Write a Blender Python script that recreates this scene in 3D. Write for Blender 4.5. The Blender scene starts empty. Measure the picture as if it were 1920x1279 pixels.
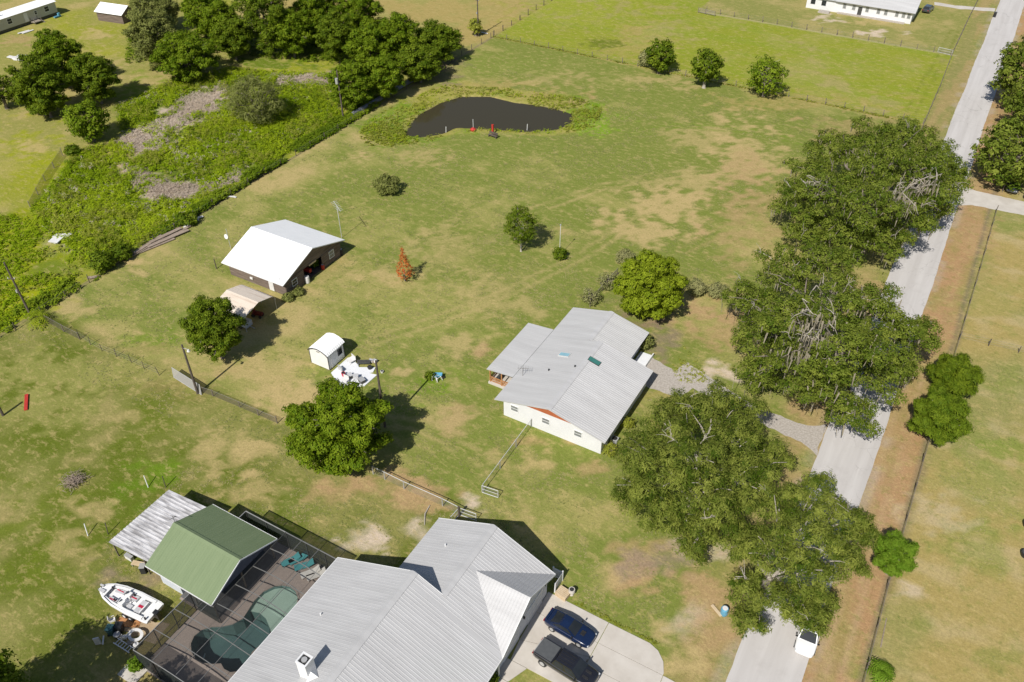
import bpy, math, random
import numpy as np
from mathutils import Vector, Matrix
from mathutils.geometry import tessellate_polygon

C = bpy.context.scene.collection
SC = bpy.context.scene
rad = math.radians
# ------------------------------------------------------------------ camera, sky, sun, exposure
IW, IH = 1920.0, 1279.0
FPX, PITCH, ROLL, YAW, CAMH = 1580.0, rad(39.5), rad(-0.3), rad(30.2), 69.0
cf = np.array([0, math.cos(PITCH), -math.sin(PITCH)])
cu = np.array([0, math.sin(PITCH), math.cos(PITCH)])
cx = np.array([1.0, 0, 0])
CX = cx * math.cos(ROLL) + cu * math.sin(ROLL)
CU = -cx * math.sin(ROLL) + cu * math.cos(ROLL)
RZ = np.array([[math.cos(YAW), -math.sin(YAW), 0], [math.sin(YAW), math.cos(YAW), 0], [0, 0, 1]])
CX, CU, CF = RZ @ CX, RZ @ CU, RZ @ cf
cam_d = bpy.data.cameras.new('camera')
cam = bpy.data.objects.new('camera', cam_d)
C.objects.link(cam)
M = np.eye(4)
M[:3, 0], M[:3, 1], M[:3, 2], M[:3, 3] = CX, CU, -CF, (0, 0, CAMH)
cam.matrix_world = Matrix(M.tolist())
cam_d.sensor_width = 36.0
cam_d.lens = FPX / IW * 36.0
cam_d.clip_start, cam_d.clip_end = 1.0, 6000.0
SC.camera = cam

SUN_EL = rad(46.0)
SUN_AZ = rad(-1.5)                       # direction the shadows run, measured from +Y (the road's direction)
world = bpy.data.worlds.new('World')
SC.world = world
world.use_nodes = True
wn = world.node_tree
wn.nodes.clear()
sky = wn.nodes.new('ShaderNodeTexSky')
sky.sky_type = 'NISHITA'
sky.sun_disc = False
sky.sun_elevation = SUN_EL
sky.sun_rotation = math.pi + SUN_AZ
bg = wn.nodes.new('ShaderNodeBackground')
bg.inputs[1].default_value = 0.075
wo = wn.nodes.new('ShaderNodeOutputWorld')
wn.links.new(sky.outputs[0], bg.inputs[0])
wn.links.new(bg.outputs[0], wo.inputs[0])
sun_d = bpy.data.lights.new('sun', 'SUN')
sun_d.energy = 4.9
sun_d.angle = rad(0.53)
sun_d.color = (1.0, 0.96, 0.89)
sun = bpy.data.objects.new('sun', sun_d)
C.objects.link(sun)
sdir = Vector((math.sin(SUN_AZ) * math.cos(SUN_EL), math.cos(SUN_AZ) * math.cos(SUN_EL), -math.sin(SUN_EL)))
sun.rotation_euler = sdir.to_track_quat('-Z', 'Y').to_euler()
sun.location = (0, 0, 120)
vs = SC.view_settings
SC.display_settings.display_device = 'sRGB'
vs.view_transform = 'Standard'
vs.look = 'None'
vs.exposure = 0.08
vs.gamma = 1.0
vs.use_curve_mapping = False

# ------------------------------------------------------------------ helpers
def at(px, py, z=0.0):
    """the point at height z that the photograph shows at (px, py): surveys positions off the photo"""
    d = CX * (px - IW / 2) / FPX + CU * (IH / 2 - py) / FPX + CF
    return np.array([0, 0, CAMH]) + d * ((z - CAMH) / d[2])

def px_size(n, p):
    """metres of n photo pixels at point p"""
    return n * float((np.array(p) - [0, 0, CAMH]) @ CF) / FPX

def px_inv(m_, p):
    return m_ * FPX / float((np.array(p) - [0, 0, CAMH]) @ CF)

def thing(name, label, cat, loc=(0, 0, 0), rz=0.0, group=None, kind=None):
    o = bpy.data.objects.new(name, None)
    C.objects.link(o)
    o.location = [float(v) for v in loc]
    o.rotation_euler = (0, 0, rz)
    o.empty_display_size = 0.2
    return tag(o, label, cat, group, kind)

def tag(o, label=None, cat=None, group=None, kind=None):
    if label: o['label'] = label
    if cat: o['category'] = cat
    if group: o['group'] = group
    if kind: o['kind'] = kind
    return o

def np_mesh(name, V, F, mat, parent=None, tint=None, smooth=False):
    """V (n,3); F (m,k) of equal size"""
    V = np.asarray(V, np.float32); F = np.asarray(F, np.int32)
    me = bpy.data.meshes.new(name)
    me.vertices.add(len(V)); me.vertices.foreach_set('co', V.ravel())
    k = F.shape[1]
    me.loops.add(F.size); me.loops.foreach_set('vertex_index', F.ravel())
    me.polygons.add(len(F)); me.polygons.foreach_set('loop_start', np.arange(0, F.size, k, dtype=np.int32))
    if smooth: me.polygons.foreach_set('use_smooth', np.ones(len(F), bool))
    if tint is not None:
        a = me.attributes.new('tint', 'FLOAT', 'FACE'); a.data.foreach_set('value', np.asarray(tint, np.float32))
    me.update(calc_edges=True)
    me.materials.append(mat)
    return link(name, me, parent)

def link(name, me, parent=None):
    o = bpy.data.objects.new(name, me)
    C.objects.link(o)
    if parent is not None: o.parent = parent
    return o

def copy_tree(o, parent=None):
    c = o.copy(); C.objects.link(c); c.parent = parent
    for ch in list(o.children): copy_tree(ch, c)
    return c

class MB:
    def __init__(s): s.v = []; s.f = []; s.n = 0
    def add(s, V, F):
        n = len(s.v); s.v += [tuple(float(c) for c in p) for p in V]; s.f += [tuple(i + n for i in f) for f in F]; return s
    def box(s, c, d, rz=0.0, tilt=None):
        hx, hy, hz = d[0] / 2, d[1] / 2, d[2] / 2
        P = np.array([(x, y, z) for z in (-hz, hz) for x, y in ((-hx, -hy), (hx, -hy), (hx, hy), (-hx, hy))])
        if tilt is not None: P = P @ np.array(tilt.to_matrix()).T
        if rz:
            r = np.array([[math.cos(rz), -math.sin(rz), 0], [math.sin(rz), math.cos(rz), 0], [0, 0, 1]]); P = P @ r.T
        return s.add(P + np.array(c), [(3, 2, 1, 0), (4, 5, 6, 7), (0, 1, 5, 4), (1, 2, 6, 5), (2, 3, 7, 6), (3, 0, 4, 7)])
    def bar(s, a, b, w, h=None):
        """box beam between two points"""
        a, b = Vector(a), Vector(b); d = b - a; L = d.length
        if L < 1e-6: return s
        q = d.to_track_quat('X', 'Z'); h = h or w
        P = [q @ Vector((x, y, z)) + a for z in (-h / 2, h / 2) for x, y in ((0, -w / 2), (L, -w / 2), (L, w / 2), (0, w / 2))]
        return s.add(P, [(3, 2, 1, 0), (4, 5, 6, 7), (0, 1, 5, 4), (1, 2, 6, 5), (2, 3, 7, 6), (3, 0, 4, 7)])
    def prism(s, poly, z0, z1):
        n = len(poly)
        V = [(p[0], p[1], z0) for p in poly] + [(p[0], p[1], z1) for p in poly]
        return s.add(V, [tuple(range(n))[::-1], tuple(range(n, 2 * n))] + [(i, (i + 1) % n, n + (i + 1) % n, n + i) for i in range(n)])
    def tube(s, pts, rs, n=8, cap=True):
        pts = [Vector(p) for p in pts]
        if not isinstance(rs, (list, tuple)): rs = [rs] * len(pts)
        V = []; F = []
        for i, p in enumerate(pts):
            d = (pts[min(i + 1, len(pts) - 1)] - pts[max(i - 1, 0)])
            if d.length < 1e-9: d = Vector((0, 0, 1))
            d.normalize()
            ref = Vector((1, 0, 0)) if abs(d.x) < 0.9 else Vector((0, 1, 0))
            a = d.cross(ref).normalized(); b = d.cross(a)
            V += [p + (a * math.cos(2 * math.pi * k / n) + b * math.sin(2 * math.pi * k / n)) * rs[i] for k in range(n)]
        for i in range(len(pts) - 1):
            F += [(i * n + k, i * n + (k + 1) % n, (i + 1) * n + (k + 1) % n, (i + 1) * n + k) for k in range(n)]
        if cap: F += [tuple(range(n)), tuple(range((len(pts) - 1) * n, len(pts) * n))]
        return s.add(V, F)
    def cyl(s, c, r, z0, z1, n=16, r2=None):
        return s.tube([(c[0], c[1], z0), (c[0], c[1], z1)], [r, r if r2 is None else r2], n)
    def quad(s, a, b, c, d): return s.add([a, b, c, d], [(0, 1, 2, 3)])
    def build(s, name, mat, parent=None, smooth=False, loc=None):
        me = bpy.data.meshes.new(name)
        me.from_pydata(s.v, [], s.f); me.update()
        if smooth: me.polygons.foreach_set('use_smooth', np.ones(len(me.polygons), bool))
        me.materials.append(mat)
        o = link(name, me, parent)
        if loc is not None: o.location = loc
        return o

def sheet(name, poly, z, mat, parent=None, holes=()):
    loops = [[Vector((p[0], p[1], z)) for p in poly]] + [[Vector((p[0], p[1], z)) for p in h] for h in holes]
    V = [v for l in loops for v in l]
    F = []
    for t in tessellate_polygon(loops):
        a, b, c = (V[i] for i in t)
        if abs((b - a).cross(c - a).z) > 1e-9: F.append(t if (b - a).cross(c - a).z > 0 else t[::-1])
    me = bpy.data.meshes.new(name); me.from_pydata([tuple(v) for v in V], [], F); me.update(); me.materials.append(mat)
    return link(name, me, parent)

def ribbed(name, poly, eave, mat, parent, spacing=0.32, rib=0.05, h=0.017):
    """sheet-metal roof slope: a planar convex polygon with raised ribs running up the slope"""
    P = np.array(poly, float); e = np.array(eave, float); e /= np.linalg.norm(e)
    n = np.zeros(3)
    for i in range(len(P)):
        n += np.cross(P[i] - P[0], P[(i + 1) % len(P)] - P[0])
    n /= np.linalg.norm(n)
    if n[2] < 0: n = -n
    u = np.cross(n, e); o = P[0]
    S = (P - o) @ e; T = (P - o) @ u
    s0, s1 = S.min(), S.max()
    ss = [(s0, 0), (s1, 0)] + [(x, 0) for x in S]
    k = s0 + spacing - ((s0 + o @ e) % spacing)
    if k - rib < s0: k += spacing
    while k < s1 - rib:
        ss += [(k - rib / 2 - .02, 0), (k - rib / 2, 1), (k + rib / 2, 1), (k + rib / 2 + .02, 0)]; k += spacing
    ss = sorted(ss)
    V = []; rows = []
    for s, up in ss:
        lo, hi = 1e9, -1e9
        for i in range(len(P)):
            a, b = i, (i + 1) % len(P)
            if abs(S[a] - S[b]) < 1e-9:
                if abs(S[a] - s) < 1e-6: lo = min(lo, T[a], T[b]); hi = max(hi, T[a], T[b])
            elif min(S[a], S[b]) - 1e-9 <= s <= max(S[a], S[b]) + 1e-9:
                t = T[a] + (T[b] - T[a]) * (s - S[a]) / (S[b] - S[a]); lo = min(lo, t); hi = max(hi, t)
        if lo > hi: continue
        for t in (lo, hi): V.append(o + e * s + u * t + n * (h * up))
    F = [(2 * i, 2 * i + 2, 2 * i + 3, 2 * i + 1) for i in range(len(V) // 2 - 1)]
    b = MB().add(V, F)
    q = [p - n * 0.07 for p in P]
    m = len(P)
    b.add(q, [tuple(range(m))])
    b.add(list(P - n * 0.004) + q, [(i, (i + 1) % m, m + (i + 1) % m, m + i) for i in range(m)])
    return b.build(name, mat, parent)

# ------------------------------------------------------------------ materials
def nodes(name):
    m = bpy.data.materials.new(name); m.use_nodes = True
    nt = m.node_tree; nt.nodes.clear()
    return m, nt, (lambda t, **k: _n(nt, t, **k))
def _n(nt, t, **k):
    n = nt.nodes.new('ShaderNode' + t)
    for a, v in k.items(): setattr(n, a, v)
    return n
def rgba(c): return (c[0], c[1], c[2], 1.0)

def pmat(name, c1, c2=None, scale=2.0, rough=0.6, bump=0.0, bscale=None, metal=0.0, spec=0.4, lo=0.35, hi=0.65, coat=0.0, stretch=None):
    m, nt, N = nodes(name)
    out = N('OutputMaterial'); p = N('BsdfPrincipled')
    p.inputs['Roughness'].default_value = rough; p.inputs['Metallic'].default_value = metal
    p.inputs['Specular IOR Level'].default_value = spec; p.inputs['Coat Weight'].default_value = coat
    nt.links.new(p.outputs[0], out.inputs[0])
    if c2 is None and not bump:
        c2 = tuple(v * 0.93 for v in c1)
    g = N('NewGeometry') if stretch is None else N('TexCoord')
    vec = g.outputs['Position'] if stretch is None else g.outputs['Object']
    if stretch is not None:
        mp = N('Mapping'); mp.inputs['Scale'].default_value = stretch
        nt.links.new(vec, mp.inputs[0]); vec = mp.outputs[0]
    t = N('TexNoise'); t.inputs['Scale'].default_value = scale; t.inputs['Detail'].default_value = 7; t.inputs['Roughness'].default_value = .62
    nt.links.new(vec, t.inputs['Vector'])
    if c2 is not None:
        r = N('ValToRGB'); r.color_ramp.elements[0].position = lo; r.color_ramp.elements[1].position = hi
        r.color_ramp.elements[0].color = rgba(c1); r.color_ramp.elements[1].color = rgba(c2)
        nt.links.new(t.outputs['Fac'], r.inputs[0]); nt.links.new(r.outputs[0], p.inputs['Base Color'])
    else:
        p.inputs['Base Color'].default_value = rgba(c1)
    if bump:
        t2 = N('TexNoise'); t2.inputs['Scale'].default_value = bscale or scale * 4; t2.inputs['Detail'].default_value = 4
        nt.links.new(vec, t2.inputs['Vector'])
        b = N('Bump'); b.inputs['Strength'].default_value = bump; b.inputs['Distance'].default_value = 0.05
        nt.links.new(t2.outputs['Fac'], b.inputs['Height']); nt.links.new(b.outputs[0], p.inputs['Normal'])
    return m

def leafmat(name, a, b, trans=0.22, rough=0.55):
    """foliage: leaves between two tones by the clump's own tint, a little light through"""
    m, nt, N = nodes(name)
    out = N('OutputMaterial'); at_ = N('Attribute', attribute_name='tint')
    r = N('ValToRGB'); r.color_ramp.elements[0].color = rgba(a); r.color_ramp.elements[1].color = rgba(b)
    nt.links.new(at_.outputs['Fac'], r.inputs[0])
    p = N('BsdfPrincipled'); p.inputs['Roughness'].default_value = rough; p.inputs['Specular IOR Level'].default_value = 0.06
    tr = N('BsdfTranslucent'); mx = N('MixShader'); mx.inputs[0].default_value = trans
    hs = N('HueSaturation'); hs.inputs['Value'].default_value = 1.15; hs.inputs['Saturation'].default_value = 1.1
    nt.links.new(r.outputs[0], p.inputs['Base Color']); nt.links.new(r.outputs[0], hs.inputs['Color']); nt.links.new(hs.outputs[0], tr.inputs['Color'])
    nt.links.new(p.outputs[0], mx.inputs[1]); nt.links.new(tr.outputs[0], mx.inputs[2]); nt.links.new(mx.outputs[0], out.inputs[0])
    return m

def screenmat(name, col, opacity):
    m, nt, N = nodes(name)
    out = N('OutputMaterial'); d = N('BsdfDiffuse'); d.inputs[0].default_value = rgba(col)
    t = N('BsdfTransparent'); mx = N('MixShader'); mx.inputs[0].default_value = opacity
    nt.links.new(t.outputs[0], mx.inputs[1]); nt.links.new(d.outputs[0], mx.inputs[2]); nt.links.new(mx.outputs[0], out.inputs[0])
    return m

def watermat(name, tint, rough=0.03, bump=0.02, opaque=None):
    m, nt, N = nodes(name)
    out = N('OutputMaterial')
    gl = N('BsdfGlossy'); gl.inputs['Roughness'].default_value = rough
    if opaque is not None:
        base = N('BsdfDiffuse'); base.inputs[0].default_value = rgba(opaque)
    else:
        base = N('BsdfTransparent'); base.inputs[0].default_value = rgba(tint)
    fr = N('Fresnel'); fr.inputs[0].default_value = 1.33
    mx = N('MixShader')
    g = N('NewGeometry'); t = N('TexNoise'); t.inputs['Scale'].default_value = 1.6; t.inputs['Detail'].default_value = 5
    b = N('Bump'); b.inputs['Strength'].default_value = bump; b.inputs['Distance'].default_value = 0.1
    nt.links.new(g.outputs['Position'], t.inputs['Vector']); nt.links.new(t.outputs['Fac'], b.inputs['Height'])
    nt.links.new(b.outputs[0], gl.inputs['Normal']); nt.links.new(b.outputs[0], fr.inputs['Normal'])
    nt.links.new(fr.outputs[0], mx.inputs[0]); nt.links.new(base.outputs[0], mx.inputs[1]); nt.links.new(gl.outputs[0], mx.inputs[2])
    nt.links.new(mx.outputs[0], out.inputs[0])
    return m

MT = {}
MT['roof_grey'] = pmat('grey metal roofing', (.43, .425, .425), (.53, .525, .525), .8, rough=.5, spec=.3, lo=.28, hi=.72, stretch=(.22, 1.8, .3))
MT['roof_grey_old'] = pmat('light grey metal roofing', (.43, .425, .42), (.51, .505, .50), .8, rough=.55, spec=.3, lo=.28, hi=.72, stretch=(.22, 1.8, .3))
MT['roof_white'] = pmat('white metal roofing', (.86, .86, .86), (.90, .90, .90), .4, rough=.5)
MT['roof_green'] = pmat('green metal roofing', (.160, .212, .108), (.192, .245, .130), 1.0, rough=.5, lo=.3, hi=.7, stretch=(2, .3, .5))
MT['roof_rust'] = pmat('faded tan metal roofing', (.66, .57, .475), (.44, .33, .25), .9, rough=.6, lo=.50, hi=.75, stretch=(.15, 1.2, .4))
MT['roof_worn'] = pmat('weathered zinc sheet', (.28, .27, .27), (.62, .61, .62), 1.1, rough=.5, lo=.36, hi=.6, stretch=(.45, 2.4, 1))
MT['white'] = pmat('white paint', (.78, .77, .75), (.70, .69, .67), .8, rough=.6)
MT['stucco'] = pmat('white stucco', (.69, .69, .70), (.64, .64, .65), .6, rough=.85, bump=.15, bscale=30)
MT['trim'] = pmat('white trim', (.74, .74, .74), (.68, .68, .68), 1.0, rough=.5)
MT['orange'] = pmat('terracotta paint', (.42, .13, .055), (.36, .10, .04), 1.2, rough=.7)
MT['cedar'] = pmat('orange stained wood', (.48, .24, .10), (.36, .16, .06), 2.0, rough=.7)
MT['barnwood'] = pmat('weathered barn boards', (.10, .075, .06), (.22, .17, .14), 1.0, rough=.9, bump=.3, stretch=(.4, .4, 6))
MT['wood'] = pmat('grey weathered wood', (.22, .19, .15), (.32, .28, .23), 1.5, rough=.9)
MT['palewood'] = pmat('pale lumber', (.50, .38, .24), (.60, .48, .33), 1.5, rough=.8)
MT['polewood'] = pmat('dark pole timber', (.075, .06, .05), (.13, .105, .085), 1.2, rough=.9)
MT['post'] = pmat('fence post timber', (.13, .11, .09), (.22, .18, .14), 2.0, rough=.9)
MT['steel'] = pmat('galvanised steel', (.42, .42, .42), (.50, .50, .49), 2.0, rough=.45, metal=.3)
MT['wire'] = pmat('fence wire', (.16, .15, .14), (.22, .20, .18), 2.0, rough=.6)
MT['alu'] = pmat('pale aluminium', (.50, .50, .49), (.56, .56, .55), 2.0, rough=.4)
MT['cagegrey'] = pmat('grey cage aluminium', (.26, .26, .255), (.32, .32, .31), 2.0, rough=.45)
MT['bronze'] = pmat('dark bronze aluminium', (.05, .05, .05), (.075, .075, .07), 2.0, rough=.5)
MT['dark'] = pmat('dark rubber', (.02, .02, .02), (.035, .035, .035), 3.0, rough=.7)
MT['black'] = pmat('black plastic', (.018, .018, .02), (.03, .03, .03), 3.0, rough=.45)
MT['glass'] = pmat('dark window glass', (.018, .022, .026), (.03, .034, .04), .5, rough=.12, spec=.35)
MT['shadeglass'] = pmat('grey window glass', (.16, .17, .18), (.24, .25, .25), .8, rough=.1, spec=.6)
MT['skyl_blue'] = pmat('blue skylight pane', (.22, .40, .47), (.26, .45, .52), 1, rough=.2)
MT['skyl_green'] = pmat('green skylight pane', (.045, .165, .145), (.055, .20, .17), 1, rough=.2)
MT['concrete'] = pmat('pale concrete', (.47, .43, .38), (.56, .52, .47), .5, rough=.85, bump=.06, bscale=18)
MT['gravel'] = pmat('broken old concrete', (.33, .29, .25), (.48, .44, .39), 4.5, rough=.9, bump=.6, bscale=11, lo=.38, hi=.66)
MT['slabwhite'] = pmat('white slab', (.66, .67, .69), (.74, .75, .77), .9, rough=.7)
MT['red'] = pmat('red paint', (.50, .045, .03), (.40, .03, .025), 2, rough=.5)
MT['darkred'] = pmat('dull dark red paint', (.16, .02, .015), (.12, .015, .012), 2, rough=.6)
MT['redcush'] = pmat('red vinyl', (.48, .025, .06), (.42, .02, .05), 2, rough=.4)
MT['gel'] = pmat('white gelcoat', (.80, .80, .79), (.74, .74, .73), 1, rough=.25)
MT['greygel'] = pmat('grey vinyl', (.46, .46, .47), (.52, .52, .53), 2, rough=.5)
MT['bluepaint'] = pmat('dark blue car paint', (.006, .014, .045), (.007, .017, .055), 1, rough=.22, spec=.6, coat=1.0)
MT['blackpaint'] = pmat('black car paint', (.012, .012, .016), (.018, .018, .022), 1, rough=.22, spec=.6, coat=1.0)
MT['whitepaint'] = pmat('white car paint', (.78, .78, .78), (.74, .74, .74), 1, rough=.25, coat=.8)
MT['greypaint'] = pmat('dark grey car paint', (.045, .055, .065), (.055, .065, .075), 1, rough=.25, coat=1.0)
MT['tonneau'] = pmat('grey bed cover', (.07, .075, .08), (.09, .095, .10), 3, rough=.7)
MT['lamp'] = pmat('pale headlamp', (.60, .62, .64), (.55, .57, .60), 2, rough=.15)
MT['tail'] = pmat('red tail lamp', (.28, .01, .012), (.22, .008, .01), 2, rough=.2)
MT['teal'] = pmat('teal sling fabric', (.05, .235, .245), (.065, .28, .29), 2, rough=.8)
MT['cream'] = pmat('cream sling fabric', (.62, .60, .55), (.55, .53, .48), 2, rough=.8)
MT['blue'] = pmat('blue plastic', (.10, .30, .44), (.13, .35, .50), 2, rough=.4)
MT['tarp'] = pmat('white sheet', (.70, .69, .68), (.60, .58, .56), 1.5, rough=.8)
MT['pipe'] = pmat('blue grey pipe', (.17, .18, .21), (.23, .24, .27), 1.5, rough=.6)
MT['siding'] = pmat('beige siding', (.43, .42, .36), (.48, .47, .41), 1.0, rough=.7, stretch=(.3, .3, 5))
MT['bark'] = pmat('grey brown bark', (.13, .105, .085), (.24, .205, .17), 1.5, rough=.95, bump=.4, bscale=8)
MT['deadwood'] = pmat('bleached dead wood', (.30, .265, .22), (.44, .40, .34), 2.0, rough=.9)
MT['moss'] = pmat('spanish moss', (.20, .175, .12), (.33, .29, .22), 1.2, rough=.95)
MT['chain'] = screenmat('chain link mesh', (.33, .33, .31), .14)
MT['fieldwire'] = screenmat('woven field wire', (.14, .12, .10), .38)
MT['screen_roof'] = screenmat('dark insect screen overhead', (.04, .04, .04), .26)
MT['screen_wall'] = screenmat('dark insect screen upright', (.045, .052, .048), .70)
MT['twig'] = pmat('brown twigs', (.22, .17, .13), (.36, .29, .23), 3, rough=.95)
MT['oak'] = leafmat('oak leaves', (.056, .098, .006), (.215, .252, .038))
MT['oak2'] = leafmat('olive drooping leaves', (.050, .084, .006), (.228, .256, .046))
MT['green'] = leafmat('mid green leaves', (.066, .122, .004), (.205, .270, .016))
MT['dense'] = leafmat('deep green leaves', (.056, .100, .005), (.175, .228, .016))
MT['lime'] = leafmat('lime green leaves', (.16, .22, .010), (.30, .36, .025), .35)
MT['bright'] = leafmat('bright green needles', (.095, .185, .010), (.20, .30, .030), .35)
MT['cedarleaf'] = leafmat('cedar sprays', (.065, .115, .006), (.160, .215, .016))
MT['olive'] = leafmat('grey olive leaves', (.125, .145, .032), (.240, .255, .075))
MT['rustleaf'] = leafmat('rust red needles', (.36, .075, .018), (.58, .19, .05))
MT['greyleaf'] = leafmat('dusty grey green leaves', (.19, .20, .075), (.31, .30, .13))
MT['marsh'] = leafmat('marsh plants', (.180, .280, .005), (.39, .47, .022), .35)
MT['weed'] = leafmat('weeds', (.19, .22, .022), (.35, .36, .06), .3)
MT['reed'] = leafmat('dry reeds', (.40, .32, .245), (.62, .53, .43), .15)
MT['turf'] = leafmat('turf blades', (.165, .195, .048), (.40, .345, .16), .2)
MT['flower'] = pmat('yellow flowers', (.62, .50, .03), (.55, .42, .02), 3, rough=.7)

# ------------------------------------------------------------------ ground
rng = np.random.default_rng(7)
def vnoise(x, y, seed):
    r = np.random.default_rng(seed); T = r.random((256, 256))
    xi, yi = np.floor(x).astype(int), np.floor(y).astype(int)
    fx, fy = x - xi, y - yi
    fx = fx * fx * (3 - 2 * fx); fy = fy * fy * (3 - 2 * fy)
    a, b = T[yi % 256, xi % 256], T[yi % 256, (xi + 1) % 256]
    c, d = T[(yi + 1) % 256, xi % 256], T[(yi + 1) % 256, (xi + 1) % 256]
    return (a * (1 - fx) + b * fx) * (1 - fy) + (c * (1 - fx) + d * fx) * fy
def fbm(x, y, scale, octv=4, seed=1, gain=.55):
    s = 0; a = 1; t = 0; f = 1 / scale
    for i in range(octv):
        ca, sa = math.cos(.7 * i + seed), math.sin(.7 * i + seed)
        s = s + a * vnoise((x * ca - y * sa) * f + 31.7 * i, (x * sa + y * ca) * f + 17.3 * i, seed * 13 + i); t += a; a *= gain; f *= 2.03
    return s / t
def sm(a, b, x):
    t = np.clip((x - a) / (b - a), 0, 1); return t * t * (3 - 2 * t)
def inpoly(poly, x, y):
    """signed distance to a polygon, negative inside"""
    d = np.full(x.shape, 1e9); ins = np.zeros(x.shape, bool)
    n = len(poly)
    for i in range(n):
        ax, ay = poly[i][0], poly[i][1]; bx, by = poly[(i + 1) % n][0], poly[(i + 1) % n][1]
        ex, ey = bx - ax, by - ay
        t = np.clip(((x - ax) * ex + (y - ay) * ey) / (ex * ex + ey * ey + 1e-12), 0, 1)
        d = np.minimum(d, np.hypot(x - ax - t * ex, y - ay - t * ey))
        cr = ((ay > y) != (by > y)) & (x < (bx - ax) * (y - ay) / (by - ay + 1e-12) + ax)
        ins ^= cr
    return np.where(ins, -d, d)
def gp(*pts): return [tuple(at(*p)[:2]) for p in pts]

ROAD_L, ROAD_R = -3.0, 2.65
FENCE_X = -100.6
POND = gp((761, 252), (772, 232), (788, 214), (828, 192), (865, 181), (919, 181), (963, 192), (1006, 197), (1043, 204), (1077, 216), (1070, 229), (1043, 242), (990, 246), (922, 241), (855, 238), (828, 250), (791, 256))
OB = at(640 + 1145 / 2.98, 850 + 795 / 2.98)                 # corner of the garage driveway
OX, OY = float(OB[0]), float(OB[1])
DECK = [(OX - 27.4, OY - 24.1), (OX - 17.3, OY - 24.1), (OX - 17.3, OY - 7.95), (OX - 29.7, OY - 7.95), (OX - 29.7, OY - 17.5), (OX - 27.4, OY - 17.5)]
POOL = [(OX + a, OY + b) for a, b in ((-22.9, -12.1), (-22.3, -11.6), (-21.6, -11.35), (-20.8, -11.45), (-20.1, -11.9), (-19.6, -12.7), (-19.45, -13.6), (-19.45, -15.0), (-19.5, -16.2), (-19.75, -17.2), (-19.9, -18.2), (-19.7, -18.8), (-19.4, -19.4), (-19.6, -20.1), (-20.2, -20.55), (-20.9, -20.6), (-21.5, -20.35), (-22.1, -20.75), (-22.9, -21.1), (-23.8, -21.15), (-24.6, -20.85), (-25.25, -20.3), (-25.55, -19.6), (-25.4, -18.8), (-24.85, -18.15), (-24.1, -17.7), (-23.4, -17.0), (-23.0, -16.1), (-23.2, -15.1), (-23.4, -14.2), (-23.35, -13.0))]

def axis(lo, hi, step, far):
    core = np.arange(lo, hi + step, step)
    ext = step * np.cumsum(1.35 ** np.arange(1, 26)); ext = ext[ext < far]
    return np.concatenate([(lo - ext)[::-1], core, core[-1] + ext])
gx, gy = axis(-236, 46, .55, 3500), axis(4, 262, .55, 3500)
X, Y = np.meshgrid(gx, gy)
nA, nB, nC = fbm(X, Y, 22, 4, 3), fbm(X, Y, 7, 4, 5), fbm(X, Y, 2.4, 3, 9)
nS = fbm(X * .16 + nB * 1.5, Y, 2.2, 4, 11)                  # streaks along the mowing rows
nS2 = fbm(X, Y * .22 + nB * 1.5, 2.6, 4, 12)
nF = fbm(X, Y, 1.3, 3, 21)
wob = (nB - .5) * 3 + (nC - .5) * 1.6
c = lambda *v: np.array(v)
GREEN, MID, STRAW = c(.176, .206, .044), c(.272, .262, .080), c(.43, .330, .150)
ORANGE, SAND, LUSH, PAST = c(.385, .262, .132), c(.54, .44, .33), c(.150, .235, .020), c(.235, .262, .030)
TAN, DKGRASS, YEL, REED = c(.345, .270, .098), c(.118, .152, .016), c(.250, .275, .010), c(.44, .36, .285)
SOIL = c(.16, .12, .085)
def mix(col, tgt, w): return col + (np.asarray(tgt) - col) * w[..., None]
dry = sm(.38, .70, .45 * nA + .30 * nB + .25 * nS)
col = np.zeros(X.shape + (3,)) + GREEN
col = mix(col, MID, sm(.15, .6, dry)); col = mix(col, STRAW, .75 * sm(.58, 1.0, dry) * sm(.35, .6, nC * .5 + nB * .5))
# neighbour's lower lawn: greener, darker
low = sm(47 + 1, 47 - 1, Y + wob * .3) * (X < -28)
lowc = mix(np.zeros_like(col) + DKGRASS, MID * .95, sm(.40, .62, nA * .4 + nB * .4 + nS2 * .2)); lowc = mix(lowc, STRAW, .5 * sm(.57, .72, nB * .5 + nC * .5))
col = mix(col, lowc * .86, low * .85)
# pasture
past = sm(164.4, 166, Y + wob * .12) * sm(FENCE_X - 1, FENCE_X + 1, X) * (X < -7.4) * np.where(X > -66.4, sm(205.5, 204.2, Y + wob * .1), 1)
pc = mix(np.zeros_like(col) + PAST, c(.29, .28, .075), .8 * sm(.48, .68, nA * .5 + nB * .5)); pc = mix(pc, LUSH * 1.1, .25 * sm(.45, .7, nS)); pc = mix(pc, c(.33, .27, .12), .6 * sm(.56, .7, nC * .5 + nA * .5))
col = mix(col, pc, past)
farl = sm(204.2, 205.2, Y) * (X > -66.4) * (X < -3)
col = mix(col, mix(np.zeros_like(col) + c(.235, .235, .07), STRAW, .5 * sm(.5, .7, nB)), farl * .9)
# dry field beyond the top fence
ff = sm(FENCE_X + .6, FENCE_X - .6, X + wob * .1) * sm(150, 160, Y)
col = mix(col, mix(np.zeros_like(col) + TAN, MID, .7 * sm(.5, .7, nB)), ff)
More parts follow.
